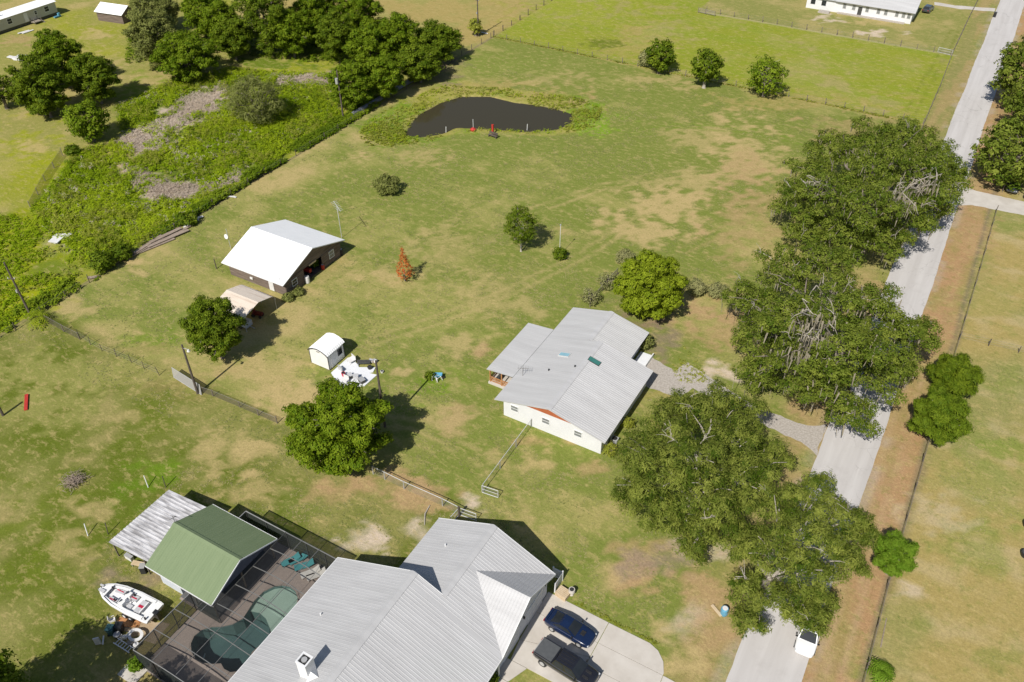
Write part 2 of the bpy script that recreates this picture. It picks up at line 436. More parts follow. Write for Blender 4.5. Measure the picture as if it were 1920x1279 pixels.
# verges and the field over the road
vl = sm(-8.0, -6.8, X + wob * .15) * (X < 0) * sm(150, 165, Y)
col = mix(col, mix(np.zeros_like(col) + c(.24, .225, .08), ORANGE, .6 * sm(.46, .6, nS2)), vl * .9)
vl2 = sm(-9.5, -4.5, X + wob * .5) * (X < 0) * sm(160, 150, Y)
col = mix(col, mix(np.zeros_like(col) + ORANGE, MID, .6 * sm(.5, .66, nB)), vl2 * .75)
vr = (X > 0) * sm(7.9, 6.7, X + wob * .15)
vc = mix(np.zeros_like(col) + c(.38, .235, .120), c(.30, .235, .09), .9 * sm(.47, .64, nS2 * .6 + nB * .4)); vc = mix(vc, ORANGE * .8, .5 * sm(.55, .7, nC))
col = mix(col, vc, vr)
fr_ = (X > 0) * sm(6.7, 7.9, X + wob * .15)
fc = mix(np.zeros_like(col) + TAN, c(.255, .245, .085), sm(.42, .62, nA * .6 + nB * .4)); fc = mix(fc, c(.45, .36, .2), .5 * sm(.52, .68, nC * .5 + nS * .5)); fc = mix(fc, c(.20, .23, .05), .5 * sm(.58, .70, nA * .3 + nB * .7))
col = mix(col, fc, fr_)
# left of the boundary fence: marsh, weedy field, neighbour's lawn
lf = sm(FENCE_X + .5, FENCE_X - .5, X + wob * .06) * sm(160, 150, Y)
lc = mix(np.zeros_like(col) + c(.26, .25, .07), STRAW, .6 * sm(.5, .7, nB)); lc = mix(lc, YEL, .8 * sm(.45, .7, nA))
col = mix(col, lc, lf)
WEEDF = gp((0, 400), (95, 380), (200, 470), (0, 650)) + [(FENCE_X, 20), (-190, 10)]
col = mix(col, mix(np.zeros_like(col) + YEL, c(.15, .19, .02), sm(.45, .65, nB)), sm(1.5, -1.5, inpoly(WEEDF, X, Y) + wob) * (X < FENCE_X + .3))
MARSH = gp((640, 215), (625, 140), (540, 135), (430, 130), (330, 150), (215, 200), (235, 260), (140, 290), (110, 330), (60, 390), (90, 440), (190, 500), (370, 410), (430, 370))
mw = sm(1.0, -1.0, inpoly(MARSH, X, Y) + wob * .8) * (X < FENCE_X + .3)
col = mix(col, mix(np.zeros_like(col) + c(.135, .19, .02), c(.09, .12, .02), sm(.45, .6, nC)), mw)
REEDS = [gp((425, 158), (385, 165), (325, 195), (300, 225), (240, 250), (215, 270), (260, 290), (300, 283), (330, 245), (370, 225), (430, 200)),
         gp((225, 305), (245, 345), (290, 372), (345, 375), (400, 362), (440, 350), (478, 318), (440, 312), (415, 345), (370, 345), (320, 345), (280, 325)),
         gp((520, 145), (620, 140), (615, 158), (525, 162))]
rw = np.zeros(X.shape)
for r_ in REEDS: rw = np.maximum(rw, sm(.7, -.7, inpoly(r_, X, Y) + (nC - .5) * 7 + (nB - .5) * 5 + (nF - .5) * 4))
rw = rw * (X < FENCE_X)
col = mix(col, mix(np.zeros_like(col) + REED, c(.20, .15, .13), .8 * sm(.5, .7, nS)), rw)
# pond bank
pd = inpoly(POND, X, Y)
BANK = gp((672, 250), (690, 225), (745, 195), (820, 158), (870, 150), (930, 162), (1010, 172), (1090, 180), (1138, 200), (1140, 218), (1100, 245), (1030, 256), (930, 250), (850, 252), (790, 272), (720, 275))
bk = sm(.6, -.6, inpoly(BANK, X, Y) + wob * .35)
bc = mix(np.zeros_like(col) + LUSH, c(.30, .28, .07), sm(.42, .62, nB)); bc = mix(bc, TAN, .6 * sm(.55, .7, nA))
col = mix(col, bc, bk); col = mix(col, SOIL, sm(.5, -.2, pd))
# patches that read one by one in the photograph: (px, py, rx, ry, colour, strength)
BL = [(1230, 385, 75, 34, STRAW, .75), (1180, 435, 70, 20, STRAW, .7), (1290, 345, 40, 22, STRAW, .55), (1400, 285, 50, 60, STRAW, .65), (1395, 320, 30, 45, ORANGE, .4),
      (1420, 400, 60, 60, ORANGE, .45), (1330, 250, 60, 30, STRAW, .5), (1180, 300, 60, 35, GREEN, .4), (1010, 330, 80, 40, GREEN, .5), (760, 340, 90, 40, GREEN, .55), (900, 360, 60, 30, GREEN, .5),
      (682, 290, 24, 12, STRAW, .8), (770, 290, 50, 18, STRAW, .5), (935, 160, 95, 16, TAN, .6), (1020, 150, 80, 14, STRAW, .4), (900, 125, 90, 25, GREEN * 1.15, .5),
      (720, 270, 60, 25, LUSH * .85, .5), (1110, 225, 40, 22, LUSH * 1.2, .8), (1090, 210, 30, 12, LUSH, .7), (715, 250, 45, 18, LUSH * .8, .7), (800, 190, 60, 14, c(.24, .26, .03), .6), (1000, 180, 60, 8, TAN, .6), (1080, 190, 22, 8, ORANGE, .5),
      (1195, 55, 30, 12, TAN, .6), (1185, 90, 60, 18, TAN, .45), (1130, 82, 30, 8, DKGRASS, .7), (1490, 190, 120, 14, TAN, .5), (1250, 150, 60, 12, STRAW, .5), (1600, 240, 60, 25, ORANGE, .4),
      (1650, 40, 40, 6, STRAW, .7), (1640, 62, 40, 6, SAND, .8), (1550, 36, 22, 8, SAND, .7), (1060, 20, 90, 30, PAST * 1.1, .6),
      (700, 430, 90, 40, MID * 1.05, .5), (640, 500, 60, 40, STRAW, .35), (720, 520, 60, 25, STRAW, .6), (840, 460, 60, 30, STRAW, .45), (900, 480, 70, 40, GREEN, .35), (800, 600, 120, 60, MID * 1.08, .5), (930, 560, 60, 40, STRAW, .4),
      (905, 660, 24, 14, ORANGE, .7), (860, 650, 30, 18, STRAW, .5), (855, 775, 26, 26, ORANGE, .6), (820, 730, 40, 22, LUSH * .95, .75), (850, 785, 40, 20, STRAW, .45), (750, 700, 14, 9, STRAW, .9), (470, 690, 90, 26, STRAW, .55), (520, 730, 60, 30, STRAW, .7), (560, 760, 50, 20, STRAW, .5),
      (265, 640, 60, 18, LUSH * .9, .5), (270, 655, 40, 8, ORANGE, .35), (250, 490, 20, 8, STRAW, .8), (260, 510, 14, 6, STRAW, .7), (130, 575, 30, 14, STRAW, .6), (240, 620, 24, 8, STRAW, .7), (330, 720, 90, 26, ORANGE, .25),
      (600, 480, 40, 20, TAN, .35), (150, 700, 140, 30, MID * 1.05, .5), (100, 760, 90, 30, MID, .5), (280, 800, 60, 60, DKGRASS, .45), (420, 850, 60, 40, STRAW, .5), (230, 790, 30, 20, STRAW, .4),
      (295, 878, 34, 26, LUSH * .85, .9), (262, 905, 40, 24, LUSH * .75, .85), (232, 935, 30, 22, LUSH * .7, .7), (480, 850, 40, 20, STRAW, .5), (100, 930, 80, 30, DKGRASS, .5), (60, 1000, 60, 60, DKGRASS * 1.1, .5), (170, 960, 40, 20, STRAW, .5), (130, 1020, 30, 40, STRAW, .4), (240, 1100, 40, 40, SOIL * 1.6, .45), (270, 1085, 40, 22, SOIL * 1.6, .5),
      (555, 780, 30, 20, STRAW, .5), (470, 925, 60, 30, STRAW, .5), (570, 940, 50, 40, GREEN * .9, .6), (720, 1010, 50, 22, SAND, .85), (760, 1005, 40, 20, SAND, .6), (690, 1010, 40, 30, SAND, .5), (700, 910, 70, 24, ORANGE, .7), (790, 935, 60, 16, ORANGE, .65), (640, 920, 60, 24, ORANGE, .45), (740, 890, 30, 12, ORANGE, .5),
      (890, 945, 18, 16, SAND, .95), (1000, 870, 60, 26, STRAW, .6), (1010, 930, 40, 40, GREEN, .5), (1000, 960, 40, 40, MID, .5), (1030, 1010, 60, 40, STRAW, .4), (1100, 880, 40, 10, ORANGE, .5), (950, 900, 30, 26, GREEN, .5), (985, 830, 60, 8, ORANGE, .5),
      (1080, 1000, 40, 40, GREEN, .4), (1130, 960, 50, 20, STRAW, .4), (1190, 1080, 36, 26, ORANGE, .85), (1220, 1110, 50, 18, ORANGE, .7), (1130, 1075, 22, 26, STRAW, .5), (1210, 1030, 60, 18, ORANGE, .5), (1090, 1080, 30, 40, GREEN * 1.05, .6), (1180, 1150, 40, 26, GREEN, .5), (1240, 1180, 26, 20, STRAW, .6),
      (1310, 1130, 50, 50, ORANGE, .6), (1290, 1160, 40, 30, SAND, .4), (1330, 1190, 40, 40, ORANGE, .5), (1250, 1050, 60, 25, SOIL * 1.7, .6), (1300, 1250, 40, 30, STRAW, .7), (1320, 1090, 60, 30, ORANGE, .5), (1330, 1030, 50, 20, SAND, .45),
      (1300, 580, 60, 30, ORANGE, .75), (1330, 620, 50, 30, ORANGE, .6), (1340, 690, 26, 16, SAND, .8), (1270, 650, 40, 26, GREEN, .5), (1460, 750, 40, 16, MID, .6), (1500, 770, 30, 14, ORANGE, .6), (1240, 770, 30, 50, TAN, .5), (1190, 820, 20, 20, MID, .5),
      (1150, 600, 40, 14, ORANGE * .6, .35), (1250, 640, 24, 22, SOIL * 1.5, .6), (1210, 580, 60, 20, SOIL * 1.4, .5), (1600, 830, 90, 60, ORANGE, .3), (1620, 880, 30, 40, ORANGE, .4),
      (1690, 450, 18, 60, LUSH * .7, .5), (1860, 350, 60, 16, ORANGE, .7), (1830, 440, 30, 60, ORANGE, .5), (1860, 560, 60, 40, MID, .4), (1880, 840, 40, 20, LUSH * .95, .4), (1850, 900, 60, 60, c(.22, .25, .06), .4), (1840, 1030, 60, 40, c(.20, .235, .05), .45), (1880, 1230, 40, 30, c(.19, .22, .05), .4), (1750, 960, 50, 25, c(.46, .37, .23), .5), (1700, 1110, 26, 20, SAND, .5), (1600, 1240, 20, 30, c(.20, .25, .05), .5), (1560, 1230, 26, 20, STRAW, .5),
      (190, 115, 40, 16, STRAW, .5), (120, 195, 60, 14, TAN, .7), (60, 280, 60, 40, YEL * 1.05, .6), (70, 275, 25, 14, STRAW, .6), (205, 170, 30, 14, TAN, .6), (190, 190, 20, 10, TAN, .5), (40, 75, 24, 8, ORANGE, .5), (180, 65, 22, 10, STRAW, .6), (195, 280, 22, 16, TAN, .6), (510, 120, 70, 12, c(.12, .17, .015), .9), (260, 165, 60, 20, c(.17, .24, .02), .6),
      (115, 450, 34, 14, SAND, .5), (45, 430, 60, 30, c(.17, .20, .02), .5), (30, 560, 50, 40, YEL * 1.08, .6), (150, 480, 40, 20, c(.15, .2, .02), .4), (225, 300, 30, 20, TAN, .5), (180, 290, 26, 12, TAN, .5), (880, 45, 24, 16, TAN, .5), (800, 22, 120, 14, TAN, .5), (840, 130, 26, 30, SOIL * 1.3, .5), (400, 370, 20, 12, SOIL * 1.5, .4)]
for px, py, rx, ry, cc, st in BL:
    o = at(px, py); a = at(px + rx, py) - o; b = at(px, py + ry) - o
    det = a[0] * b[1] - a[1] * b[0]
    dx, dy = X - o[0], Y - o[1]
    u_ = (dx * b[1] - dy * b[0]) / det; v_ = (dy * a[0] - dx * a[1]) / det
    st = min(1, st * 1.25); d = np.hypot(u_, v_) + (nB - .5) * 1.5 + (nC - .5) * 2.0 + (nF - .5) * 3.0 + (nS - .5) * .8
    col = mix(col, cc, st * sm(1.25, .45, d))
# faint tyre tracks
def pline(P_):
    d = np.full(X.shape, 1e9)
    for a_, b_ in zip(P_[:-1], P_[1:]):
        e = b_ - a_; t_ = np.clip(((X - a_[0]) * e[0] + (Y - a_[1]) * e[1]) / (e @ e), 0, 1); d = np.minimum(d, np.hypot(X - a_[0] - t_ * e[0], Y - a_[1] - t_ * e[1]))
    return d
for P_, cc, st in (([(1000, 395), (1130, 350), (1280, 325), (1420, 322), (1500, 300)], STRAW, .45), ([(1190, 250), (1270, 235), (1400, 245), (1520, 270)], LUSH, .35), ([(700, 640), (820, 600), (960, 545), (1090, 480), (1200, 410)], STRAW, .35), ([(330, 690), (480, 700), (600, 770), (800, 800), (930, 880), (980, 980)], STRAW, .4), ([(1560, 1279), (1600, 1100), (1665, 880), (1720, 700)], c(.43, .30, .17), .5), ([(1500, 330), (1380, 420), (1280, 470)], ORANGE, .3), ([(1700, 225), (1790, 60)], DKGRASS, .35)):
    d = pline([np.array(q) for q in gp(*P_)]) + (nC - .5) * .5
    col = mix(col, cc, min(1, st * 1.3) * sm(.45, .15, np.abs(d - .85)) * sm(.30, .55, nB * .5 + nF * .5))
# bare strips under the fences and the worn edge of the road
col = mix(col, SOIL * 1.5, .7 * sm(.55, .1, np.abs(X - FENCE_X + wob * .1)) * (Y < 165))
col = mix(col, TAN, .8 * sm(.5, .15, np.abs(Y - 165.2 + wob * .1)) * (X > FENCE_X) * (X < -7))
col = mix(col, c(.36, .32, .18), .8 * sm(.7, .2, np.abs(Y - 204.6 + wob * .08)) * (X > -66) * (X < -7))
col = mix(col, c(.17, .14, .10), .7 * sm(.45, .15, np.abs(X - 7.3 + wob * .08)))
edge = np.maximum(sm(1.1, .2, np.abs(X - ROAD_L + .3 + wob * .25)), sm(1.1, .2, np.abs(X - ROAD_R - .3 + wob * .25)))
col = mix(col, c(.40, .33, .26), .55 * edge * sm(.4, .6, nC))
col = mix(col, LUSH * .9, .4 * sm(2.2, .2, np.abs(X + 3.4 + wob * .6)) * sm(.5, .62, nB) * (X < ROAD_L))
Zg = -1.2 * sm(.35, -.9, pd) + .03 * (nC - .5) * (pd > 2) * (np.abs(X) > 9) * 0
ny, nx = X.shape
V = np.stack([X, Y, Zg], -1).reshape(-1, 3)
idx = np.arange(nx * ny).reshape(ny, nx)
F = np.stack([idx[:-1, :-1], idx[:-1, 1:], idx[1:, 1:], idx[1:, :-1]], -1).reshape(-1, 4)
ce = V[F].mean(1)
keep = ~((ce[:, 0] > OX - 26.7) & (ce[:, 0] < OX - 18) & (ce[:, 1] > OY - 23.3) & (ce[:, 1] < OY - 8.7))
F = F[keep]
gm, nt, N = nodes('grass and soil')
out = N('OutputMaterial'); p = N('BsdfPrincipled'); p.inputs['Roughness'].default_value = .95; p.inputs['Specular IOR Level'].default_value = .0
ca = N('Attribute', attribute_name='Col'); g = N('NewGeometry')
def noise(sc, det=6, ro=.6, dist=0.0, vec=None):
    t = N('TexNoise'); t.inputs['Scale'].default_value = sc; t.inputs['Detail'].default_value = det; t.inputs['Roughness'].default_value = ro; t.inputs['Distortion'].default_value = dist
    nt.links.new(vec or g.outputs['Position'], t.inputs['Vector']); return t.outputs['Fac']
def mrange(f, a, b, c_, d):
    m = N('MapRange'); m.inputs[1].default_value = a; m.inputs[2].default_value = b; m.inputs[3].default_value = c_; m.inputs[4].default_value = d
    nt.links.new(f, m.inputs[0]); return m.outputs[0]
def mixc(a, b, f, mode='MIX'):
    m = N('Mix', data_type='RGBA', blend_type=mode)
    for s, v in ((m.inputs[6], a), (m.inputs[7], b), (m.inputs[0], f)):
        if hasattr(v, 'is_output'): nt.links.new(v, s)
        else: s.default_value = v
    return m.outputs[2]
mp = N('Mapping'); mp.inputs['Scale'].default_value = (.75, 1.35, 1); mp.inputs['Rotation'].default_value = (0, 0, .5); nt.links.new(g.outputs['Position'], mp.inputs[0])
base = ca.outputs['Color']
base = mixc(base, rgba((.45, .35, .155)), mrange(noise(.9, 10, .78, .25, mp.outputs[0]), .51, .60, 0, .48))
base = mixc(base, rgba((.135, .175, .028)), mrange(noise(.8, 10, .77, .2), .52, .62, 0, .38))
base = mixc(base, rgba((.30, .22, .12)), mrange(noise(2.6, 8, .75, .3), .58, .75, 0, .5))
f1 = mrange(noise(3.4, 9, .84), .30, .70, .52, 1.48)
cc = N('CombineColor'); [nt.links.new(f1, cc.inputs[i]) for i in range(3)]
base = mixc(base, cc.outputs[0], .62, 'MULTIPLY')
nt.links.new(base, p.inputs['Base Color'])
bp = N('Bump'); bp.inputs['Strength'].default_value = .55; bp.inputs['Distance'].default_value = .12
nt.links.new(noise(4.5, 7, .75), bp.inputs['Height']); nt.links.new(bp.outputs[0], p.inputs['Normal']); nt.links.new(p.outputs[0], out.inputs[0])
me = bpy.data.meshes.new('ground')
me.vertices.add(len(V)); me.vertices.foreach_set('co', V.astype(np.float32).ravel())
me.loops.add(F.size); me.loops.foreach_set('vertex_index', F.astype(np.int32).ravel())
me.polygons.add(len(F)); me.polygons.foreach_set('loop_start', np.arange(0, F.size, 4, dtype=np.int32))
me.polygons.foreach_set('use_smooth', np.ones(len(F), bool))
a = me.attributes.new('Col', 'FLOAT_COLOR', 'POINT')
a.data.foreach_set('color', np.concatenate([np.clip(col, .01, .8).reshape(-1, 3), np.ones((len(V), 1))], 1).astype(np.float32).ravel())
me.update(calc_edges=True); me.materials.append(gm)
tag(link('ground', me), kind='structure')
del X, Y, V, F, ce

# pond water
tag(sheet('pond_water', [(px + (px - np.mean([q[0] for q in POND])) * .06, py + (py - np.mean([q[1] for q in POND])) * .10) for px, py in POND], -.14, watermat('murky pond water', (1, 1, 1), .04, .06, (.050, .043, .024))), kind='structure')

# ------------------------------------------------------------------ road and drives
am, nt, N = nodes('pale asphalt')
out = N('OutputMaterial'); p = N('BsdfPrincipled'); p.inputs['Roughness'].default_value = .9; p.inputs['Specular IOR Level'].default_value = .2
g = N('NewGeometry')
mp = N('Mapping'); mp.inputs['Scale'].default_value = (.9, .05, 1); nt.links.new(g.outputs['Position'], mp.inputs[0])
base = mixc(rgba((.46, .435, .415)), rgba((.53, .505, .485)), mrange(noise(1.0, 6, .6, .4, mp.outputs[0]), .35, .65, 0, 1))
base = mixc(base, rgba((.39, .365, .345)), mrange(noise(.35, 8, .7, .3), .55, .75, 0, .5))
base = mixc(base, rgba((.60, .57, .55)), mrange(noise(14, 3, .7), .6, .75, 0, .5))
vo = N('TexVoronoi', feature='DISTANCE_TO_EDGE'); vo.inputs['Scale'].default_value = .33
wv = N('TexNoise'); wv.inputs['Scale'].default_value = .8; wv.inputs['Detail'].default_value = 5
vm = N('VectorMath', operation='MULTIPLY_ADD'); vm.inputs[1].default_value = (1.6, 1.6, 0); nt.links.new(wv.outputs['Color'], vm.inputs[0]); nt.links.new(g.outputs['Position'], wv.inputs['Vector']); nt.links.new(g.outputs['Position'], vm.inputs[2]); nt.links.new(vm.outputs[0], vo.inputs['Vector'])
ck = N('Math', operation='MULTIPLY'); nt.links.new(mrange(vo.outputs['Distance'], .0, .012, 1, 0), ck.inputs[0]); nt.links.new(mrange(noise(.12, 3), .46, .58, 0, .55), ck.inputs[1])
base = mixc(base, rgba((.20, .185, .17)), ck.outputs[0])
nt.links.new(base, p.inputs['Base Color'])
bp = N('Bump'); bp.inputs['Strength'].default_value = .2; bp.inputs['Distance'].default_value = .02
nt.links.new(noise(25, 3), bp.inputs['Height']); nt.links.new(bp.outputs[0], p.inputs['Normal']); nt.links.new(p.outputs[0], out.inputs[0])
MT['asphalt'] = am
b = MB(); ys = np.arange(-60, 420, 1.2); r = random.Random(3)
el = [(ROAD_L + r.uniform(-.05, .05) + .08 * math.sin(y * .21), y, .02) for y in ys]; er = [(ROAD_R + r.uniform(-.05, .05) + .08 * math.sin(y * .17 + 1), y, .02) for y in ys]
n = len(ys)
b.add(el + er, [(i, n + i, n + i + 1, i + 1) for i in range(n - 1)])
tag(b.build('road', am), kind='structure')
def rough_poly(pts, step=.6, amp=.14, seed=1):
    r = random.Random(seed); o = []
    for i in range(len(pts)):
        a_, b_ = np.array(pts[i][:2]), np.array(pts[(i + 1) % len(pts)][:2]); k = max(1, int(np.linalg.norm(b_ - a_) / step))
        for j in range(k): o.append(tuple(a_ + (b_ - a_) * j / k + np.array([r.uniform(-amp, amp), r.uniform(-amp, amp)])))
    return o
WO = at(900 + 182 / 4.264, 560 + 940 / 4.264)                 # near left corner of the white house
WX, WY = float(WO[0]), float(WO[1])
tag(sheet('gravel_drive', rough_poly([(WX + 9.7, WY + 18.6), (WX + 17.9, WY + 16.5), (WX + 16.7, WY + 13.2), (WX + 13.0, WY + 12.9), (WX + 9.7, WY + 13.4)], seed=5), .02, MT['gravel']), kind='structure')
tag(sheet('gravel_drive', rough_poly([(-21, 79.5), (-14.2, 77.0), (-10.2, 75.9), (-5, 75.9), (-3.2, 77.2), (-3.05, 71.8), (-5, 72.9), (-10, 73.7), (-14.4, 74.4), (-22, 76.4)], seed=6), .012, MT['gravel']), kind='structure')
tag(sheet('gravel_drive', rough_poly([(2.5, 144.2), (4.5, 143.4), (12, 143.4), (14, 143.4), (14, 139.2), (12, 138.8), (4.5, 138.2), (2.5, 136.8)], amp=.08, seed=8), .012, MT['concrete']), kind='structure')
tag(sheet('gravel_drive', rough_poly(gp((1752, 4), (1790, 10), (1866, 16), (1866, 22), (1800, 17), (1752, 9)), step=1.2, amp=.2, seed=9), .012, MT['concrete']), kind='structure')

# ------------------------------------------------------------------ buildings
def window(parent, p, n, w, h, frame=None, pane=None, bars=True, name='window'):
    """a framed window centred at p on a wall with outward normal n ('x','-x','y','-y')"""
    sgn = -1 if n[0] == '-' else 1; ax = n[-1]
    def B(b, du, dz, sw, sh, d, t):
        if ax == 'x': b.box((p[0] + sgn * d, p[1] + du, p[2] + dz), (t, sw, sh))
        else: b.box((p[0] + du, p[1] + sgn * d, p[2] + dz), (sw, t, sh))
    f = MB()
    for dz in (-h / 2, h / 2): B(f, 0, dz, w + .1, .08, .03, .07)
    for du in (-w / 2, w / 2): B(f, du, 0, .08, h - .09, .031, .065)
    if bars: B(f, 0, 0, w - .09, .045, .026, .04)
    fo = f.build(name, frame or MT['trim'], parent)
    g = MB(); B(g, 0, 0, w - .06, h - .06, .012, .02); g.build('pane', pane or MT['glass'], fo)
    return fo

def door(parent, p, n, w, h, mat):
    sgn = -1 if n[0] == '-' else 1; ax = n[-1]
    b = MB(); d = MB()
    def B(b, du, dz, sw, sh, dd, t):
        if ax == 'x': b.box((p[0] + sgn * dd, p[1] + du, p[2] + dz), (t, sw, sh))
        else: b.box((p[0] + du, p[1] + sgn * dd, p[2] + dz), (sw, t, sh))
    B(b, 0, h / 2, w, h, .02, .05)
    do = b.build('door', mat, parent)
    B(d, w * .38, h * .48, .06, .06, .07, .05); d.build('handle', MT['steel'], do)
    return do

def fascia(parent, segs, mat=None, w=.05, h=.17, name='fascia'):
    b = MB()
    for a_, b_ in segs: b.bar(a_, b_, w, h)
    return b.build(name, mat or MT['trim'], parent)

# --- white house with the grey metal roof
H = thing('white_house', 'single storey white house with pale grey metal roof and orange gable', 'house', (WX, WY, 0))
S = .2536; RZM = 4.25; RX = 6.0
zl = lambda x: RZM - S * (RX - x)
zr = lambda x: RZM - S * (x - RX)
b = MB()
b.add([(0, .25, 0), (12.4, .25, 0), (12.4, .25, zr(12.4) - .08), (6, .25, RZM - .08), (0, .25, zl(0) - .08),
       (0, 13.0, 0), (12.4, 13.0, 0), (12.4, 13.0, zr(12.4) - .08), (6, 13.0, RZM - .08), (0, 13.0, zl(0) - .08)],
      [(0, 1, 2, 3, 4), (9, 8, 7, 6, 5), (0, 4, 9, 5), (1, 6, 7, 2)])
b.build('wall', MT['stucco'], H)
b = MB(); z2 = zl(4.5); zr2 = lambda x: z2 - S * (x - 4.5)
b.add([(0.01, 13.0, 0), (9.0, 13.0, 0), (9.0, 13.0, zr2(9) - .08), (4.5, 13, z2 - .08), (0.01, 13.0, zl(0) - .08),
       (0.01, 19.4, 0), (9.0, 19.4, 0), (9.0, 19.4, zr2(9) - .08), (4.5, 19.4, z2 - .08), (0.01, 19.4, zl(0) - .08)],
      [(9, 8, 7, 6, 5), (0, 4, 9, 5), (1, 6, 7, 2)])
b.build('wall', MT['stucco'], H)
b = MB(); b.add([(1.2, .235, 2.86), (10.9, .235, 2.86), (6, .235, 4.1), (1.2, .30, 2.86), (10.9, .30, 2.86), (6, .30, 4.1)], [(0, 1, 2), (5, 4, 3), (0, 3, 4, 1), (1, 4, 5, 2), (2, 5, 3, 0)])
b.build('gable_board', MT['orange'], H)
ribbed('roof', [(-.95, -.2, zl(-.95)), (6, -.2, RZM), (6, 13.15, RZM), (-.95, 13.15, zl(-.95))], (0, 1, 0), MT['roof_grey_old'], H, rib=.03, h=.005)
ribbed('roof', [(-.95, 13.15, zl(-.95)), (4.5, 13.15, z2), (4.5, 19.75, z2), (-.95, 19.75, zl(-.95))], (0, 1, 0), MT['roof_grey_old'], H, rib=.03, h=.005)
ribbed('roof', [(6, -.2, RZM), (12.95, -.2, zr(12.95)), (12.95, 13.3, zr(12.95)), (6, 13.3, RZM)], (0, 1, 0), MT['roof_grey'], H, spacing=.3)
ribbed('roof', [(4.5, 13.3, z2), (9.75, 13.3, zr2(9.75)), (9.75, 19.75, zr2(9.75)), (4.5, 19.75, z2)], (0, 1, 0), MT['roof_grey_old'], H, spacing=.3)
b = MB(); b.add([(4.6, 13.22, zr2(4.6)), (6, 13.22, RZM - .05), (12.6, 13.22, zr(12.6) - .05), (9.75, 13.22, zr2(9.75) - .05)], [(0, 1, 2, 3)]); b.build('gable_board', MT['trim'], H)
for a_, b_, nm in (((6, -.2, RZM + .03), (6, 13.2, RZM + .03), 0), ((4.5, 13.2, z2 + .03), (4.5, 19.75, z2 + .03), 1)):
    m = MB()
    for sx in (-1, 1):
        m.add([(a_[0], a_[1], a_[2] + .02), (b_[0], b_[1], b_[2] + .02), (b_[0] + sx * .35, b_[1], b_[2] - .06), (a_[0] + sx * .35, a_[1], a_[2] - .06)], [(0, 1, 2, 3)])
    m.build('ridge_cap', MT['roof_grey'], H)
fascia(H, [((-.95, -.22, zl(-.95) - .06), (6, -.22, RZM - .06)), ((6, -.22, RZM - .06), (12.95, -.22, zr(12.95) - .06)), ((12.97, -.2, zr(12.95) - .06), (12.97, 13.3, zr(12.95) - .06))], MT['roof_grey'], h=.12)
for x in (1.45, 5.5, 9.55): window(H, (x, .25, 1.72), '-y', .95, .85, pane=MT['shadeglass'])
for y in (2.2, 5.2, 9.0): window(H, (12.4, y, 1.5), 'x', 1.2, 1.0)
door(H, (12.4, 11.2, 0), 'x', .95, 2.05, MT['trim'])
# skylights, vents, aerial
def slope_box(name, x0, x1, y0, y1, zf, t, mat, par):
    m = MB()
    V_ = [(x, y, zf(x) + d) for d in (0, t) for x, y in ((x0, y0), (x1, y0), (x1, y1), (x0, y1))]
    m.add(V_, [(3, 2, 1, 0), (4, 5, 6, 7), (0, 1, 5, 4), (1, 2, 6, 5), (2, 3, 7, 6), (3, 0, 4, 7)])
    return m.build(name, mat, par)
sk = slope_box('skylight', 2.25, 3.65, 9.25, 10.0, zl, .09, MT['alu'], H); slope_box('pane', 2.33, 3.57, 9.33, 9.92, lambda x: zl(x) + .085, .012, MT['skyl_blue'], sk)
sk = slope_box('skylight', 6.1, 7.6, 9.35, 10.1, zr, .09, MT['bronze'], H); slope_box('pane', 6.16, 7.54, 9.4, 10.05, lambda x: zr(x) + .085, .012, MT['skyl_green'], sk)
for x, y in ((2.6, 6.3), (5.3, 7.7)):
    m = MB(); m.cyl((x, y), .09, zl(x) - .02, zl(x) + .22, 10); m.build('vent_pipe', MT['black'], H)
m = MB(); zz = zl(0)
m.cyl((.05, 4.6), .025, zz, zz + 1.3, 6); m.bar((-.5, 4.3, zz + 1.2), (.7, 4.9, zz + 1.2), .03)
for k in np.linspace(-.4, .6, 5): m.bar((k - .2, 4.6 + k * .5 + .4, zz + 1.2), (k + .2, 4.6 + k * .5 - .4, zz + 1.2), .02)
m.build('roof_aerial', MT['wire'], H)
# porch on the left side
zp = lambda x: 2.47 - .09 * (-1.0 - x)
ribbed('porch_roof', [(-1.0, 4.1, zp(-1)), (-4.65, 4.1, zp(-4.65)), (-4.65, 14.4, zp(-4.65)), (-1.0, 14.4, zp(-1.0))], (0, 1, 0), MT['roof_grey_old'], H, rib=.03, h=.005)
m = MB(); m.box((-2.2, 9.2, .14), (4.4, 10.4, .28)); m.build('porch_floor', MT['concrete'], H)
for y in (4.2, 6.7, 9.2, 11.7, 14.1):
    m = MB(); m.box((-4.2, y, 1.2), (.14, .14, 1.85)); m.build('post', MT['cedar'], H)
m = MB(); m.box((-2.6, 4.2, 1.2), (.14, .14, 1.85)); m.build('post', MT['cedar'], H)
for a_, b_ in (((-4.2, 4.3), (-4.2, 14.0)), ((-4.1, 4.2), (-.1, 4.2))):
    m = MB()
    for z in (.45, .75, 1.05): m.bar((*a_, z), (*b_, z), .05, .16)
    m.build('railing', MT['cedar'], H)
for k in range(5): m = MB(); m.box((-.03, 5.2 + k * 1.9, 1.5), (.08, .9, 1.0)); m.build('shutter', MT['cedar'], H)
t = thing('porch_bench', 'dark bench seat under the side porch roof of the white house', 'bench', (WX - 3.4, WY + 5.2, .28))
m = MB(); m.box((0, 0, .42), (.6, 1.5, .08)); m.build('seat', MT['bronze'], t); m = MB(); m.box((.28, 0, .75), (.06, 1.5, .55)); m.build('backrest', MT['bronze'], t)
for y in (-.65, .65): m = MB(); m.box((0, y, .19), (.5, .08, .38)); m.build('leg', MT['bronze'], t)
m = MB(); m.box((10.2, 17.3, .08), (1.7, 2.5, .16)); m.build('step', MT['slabwhite'], H)
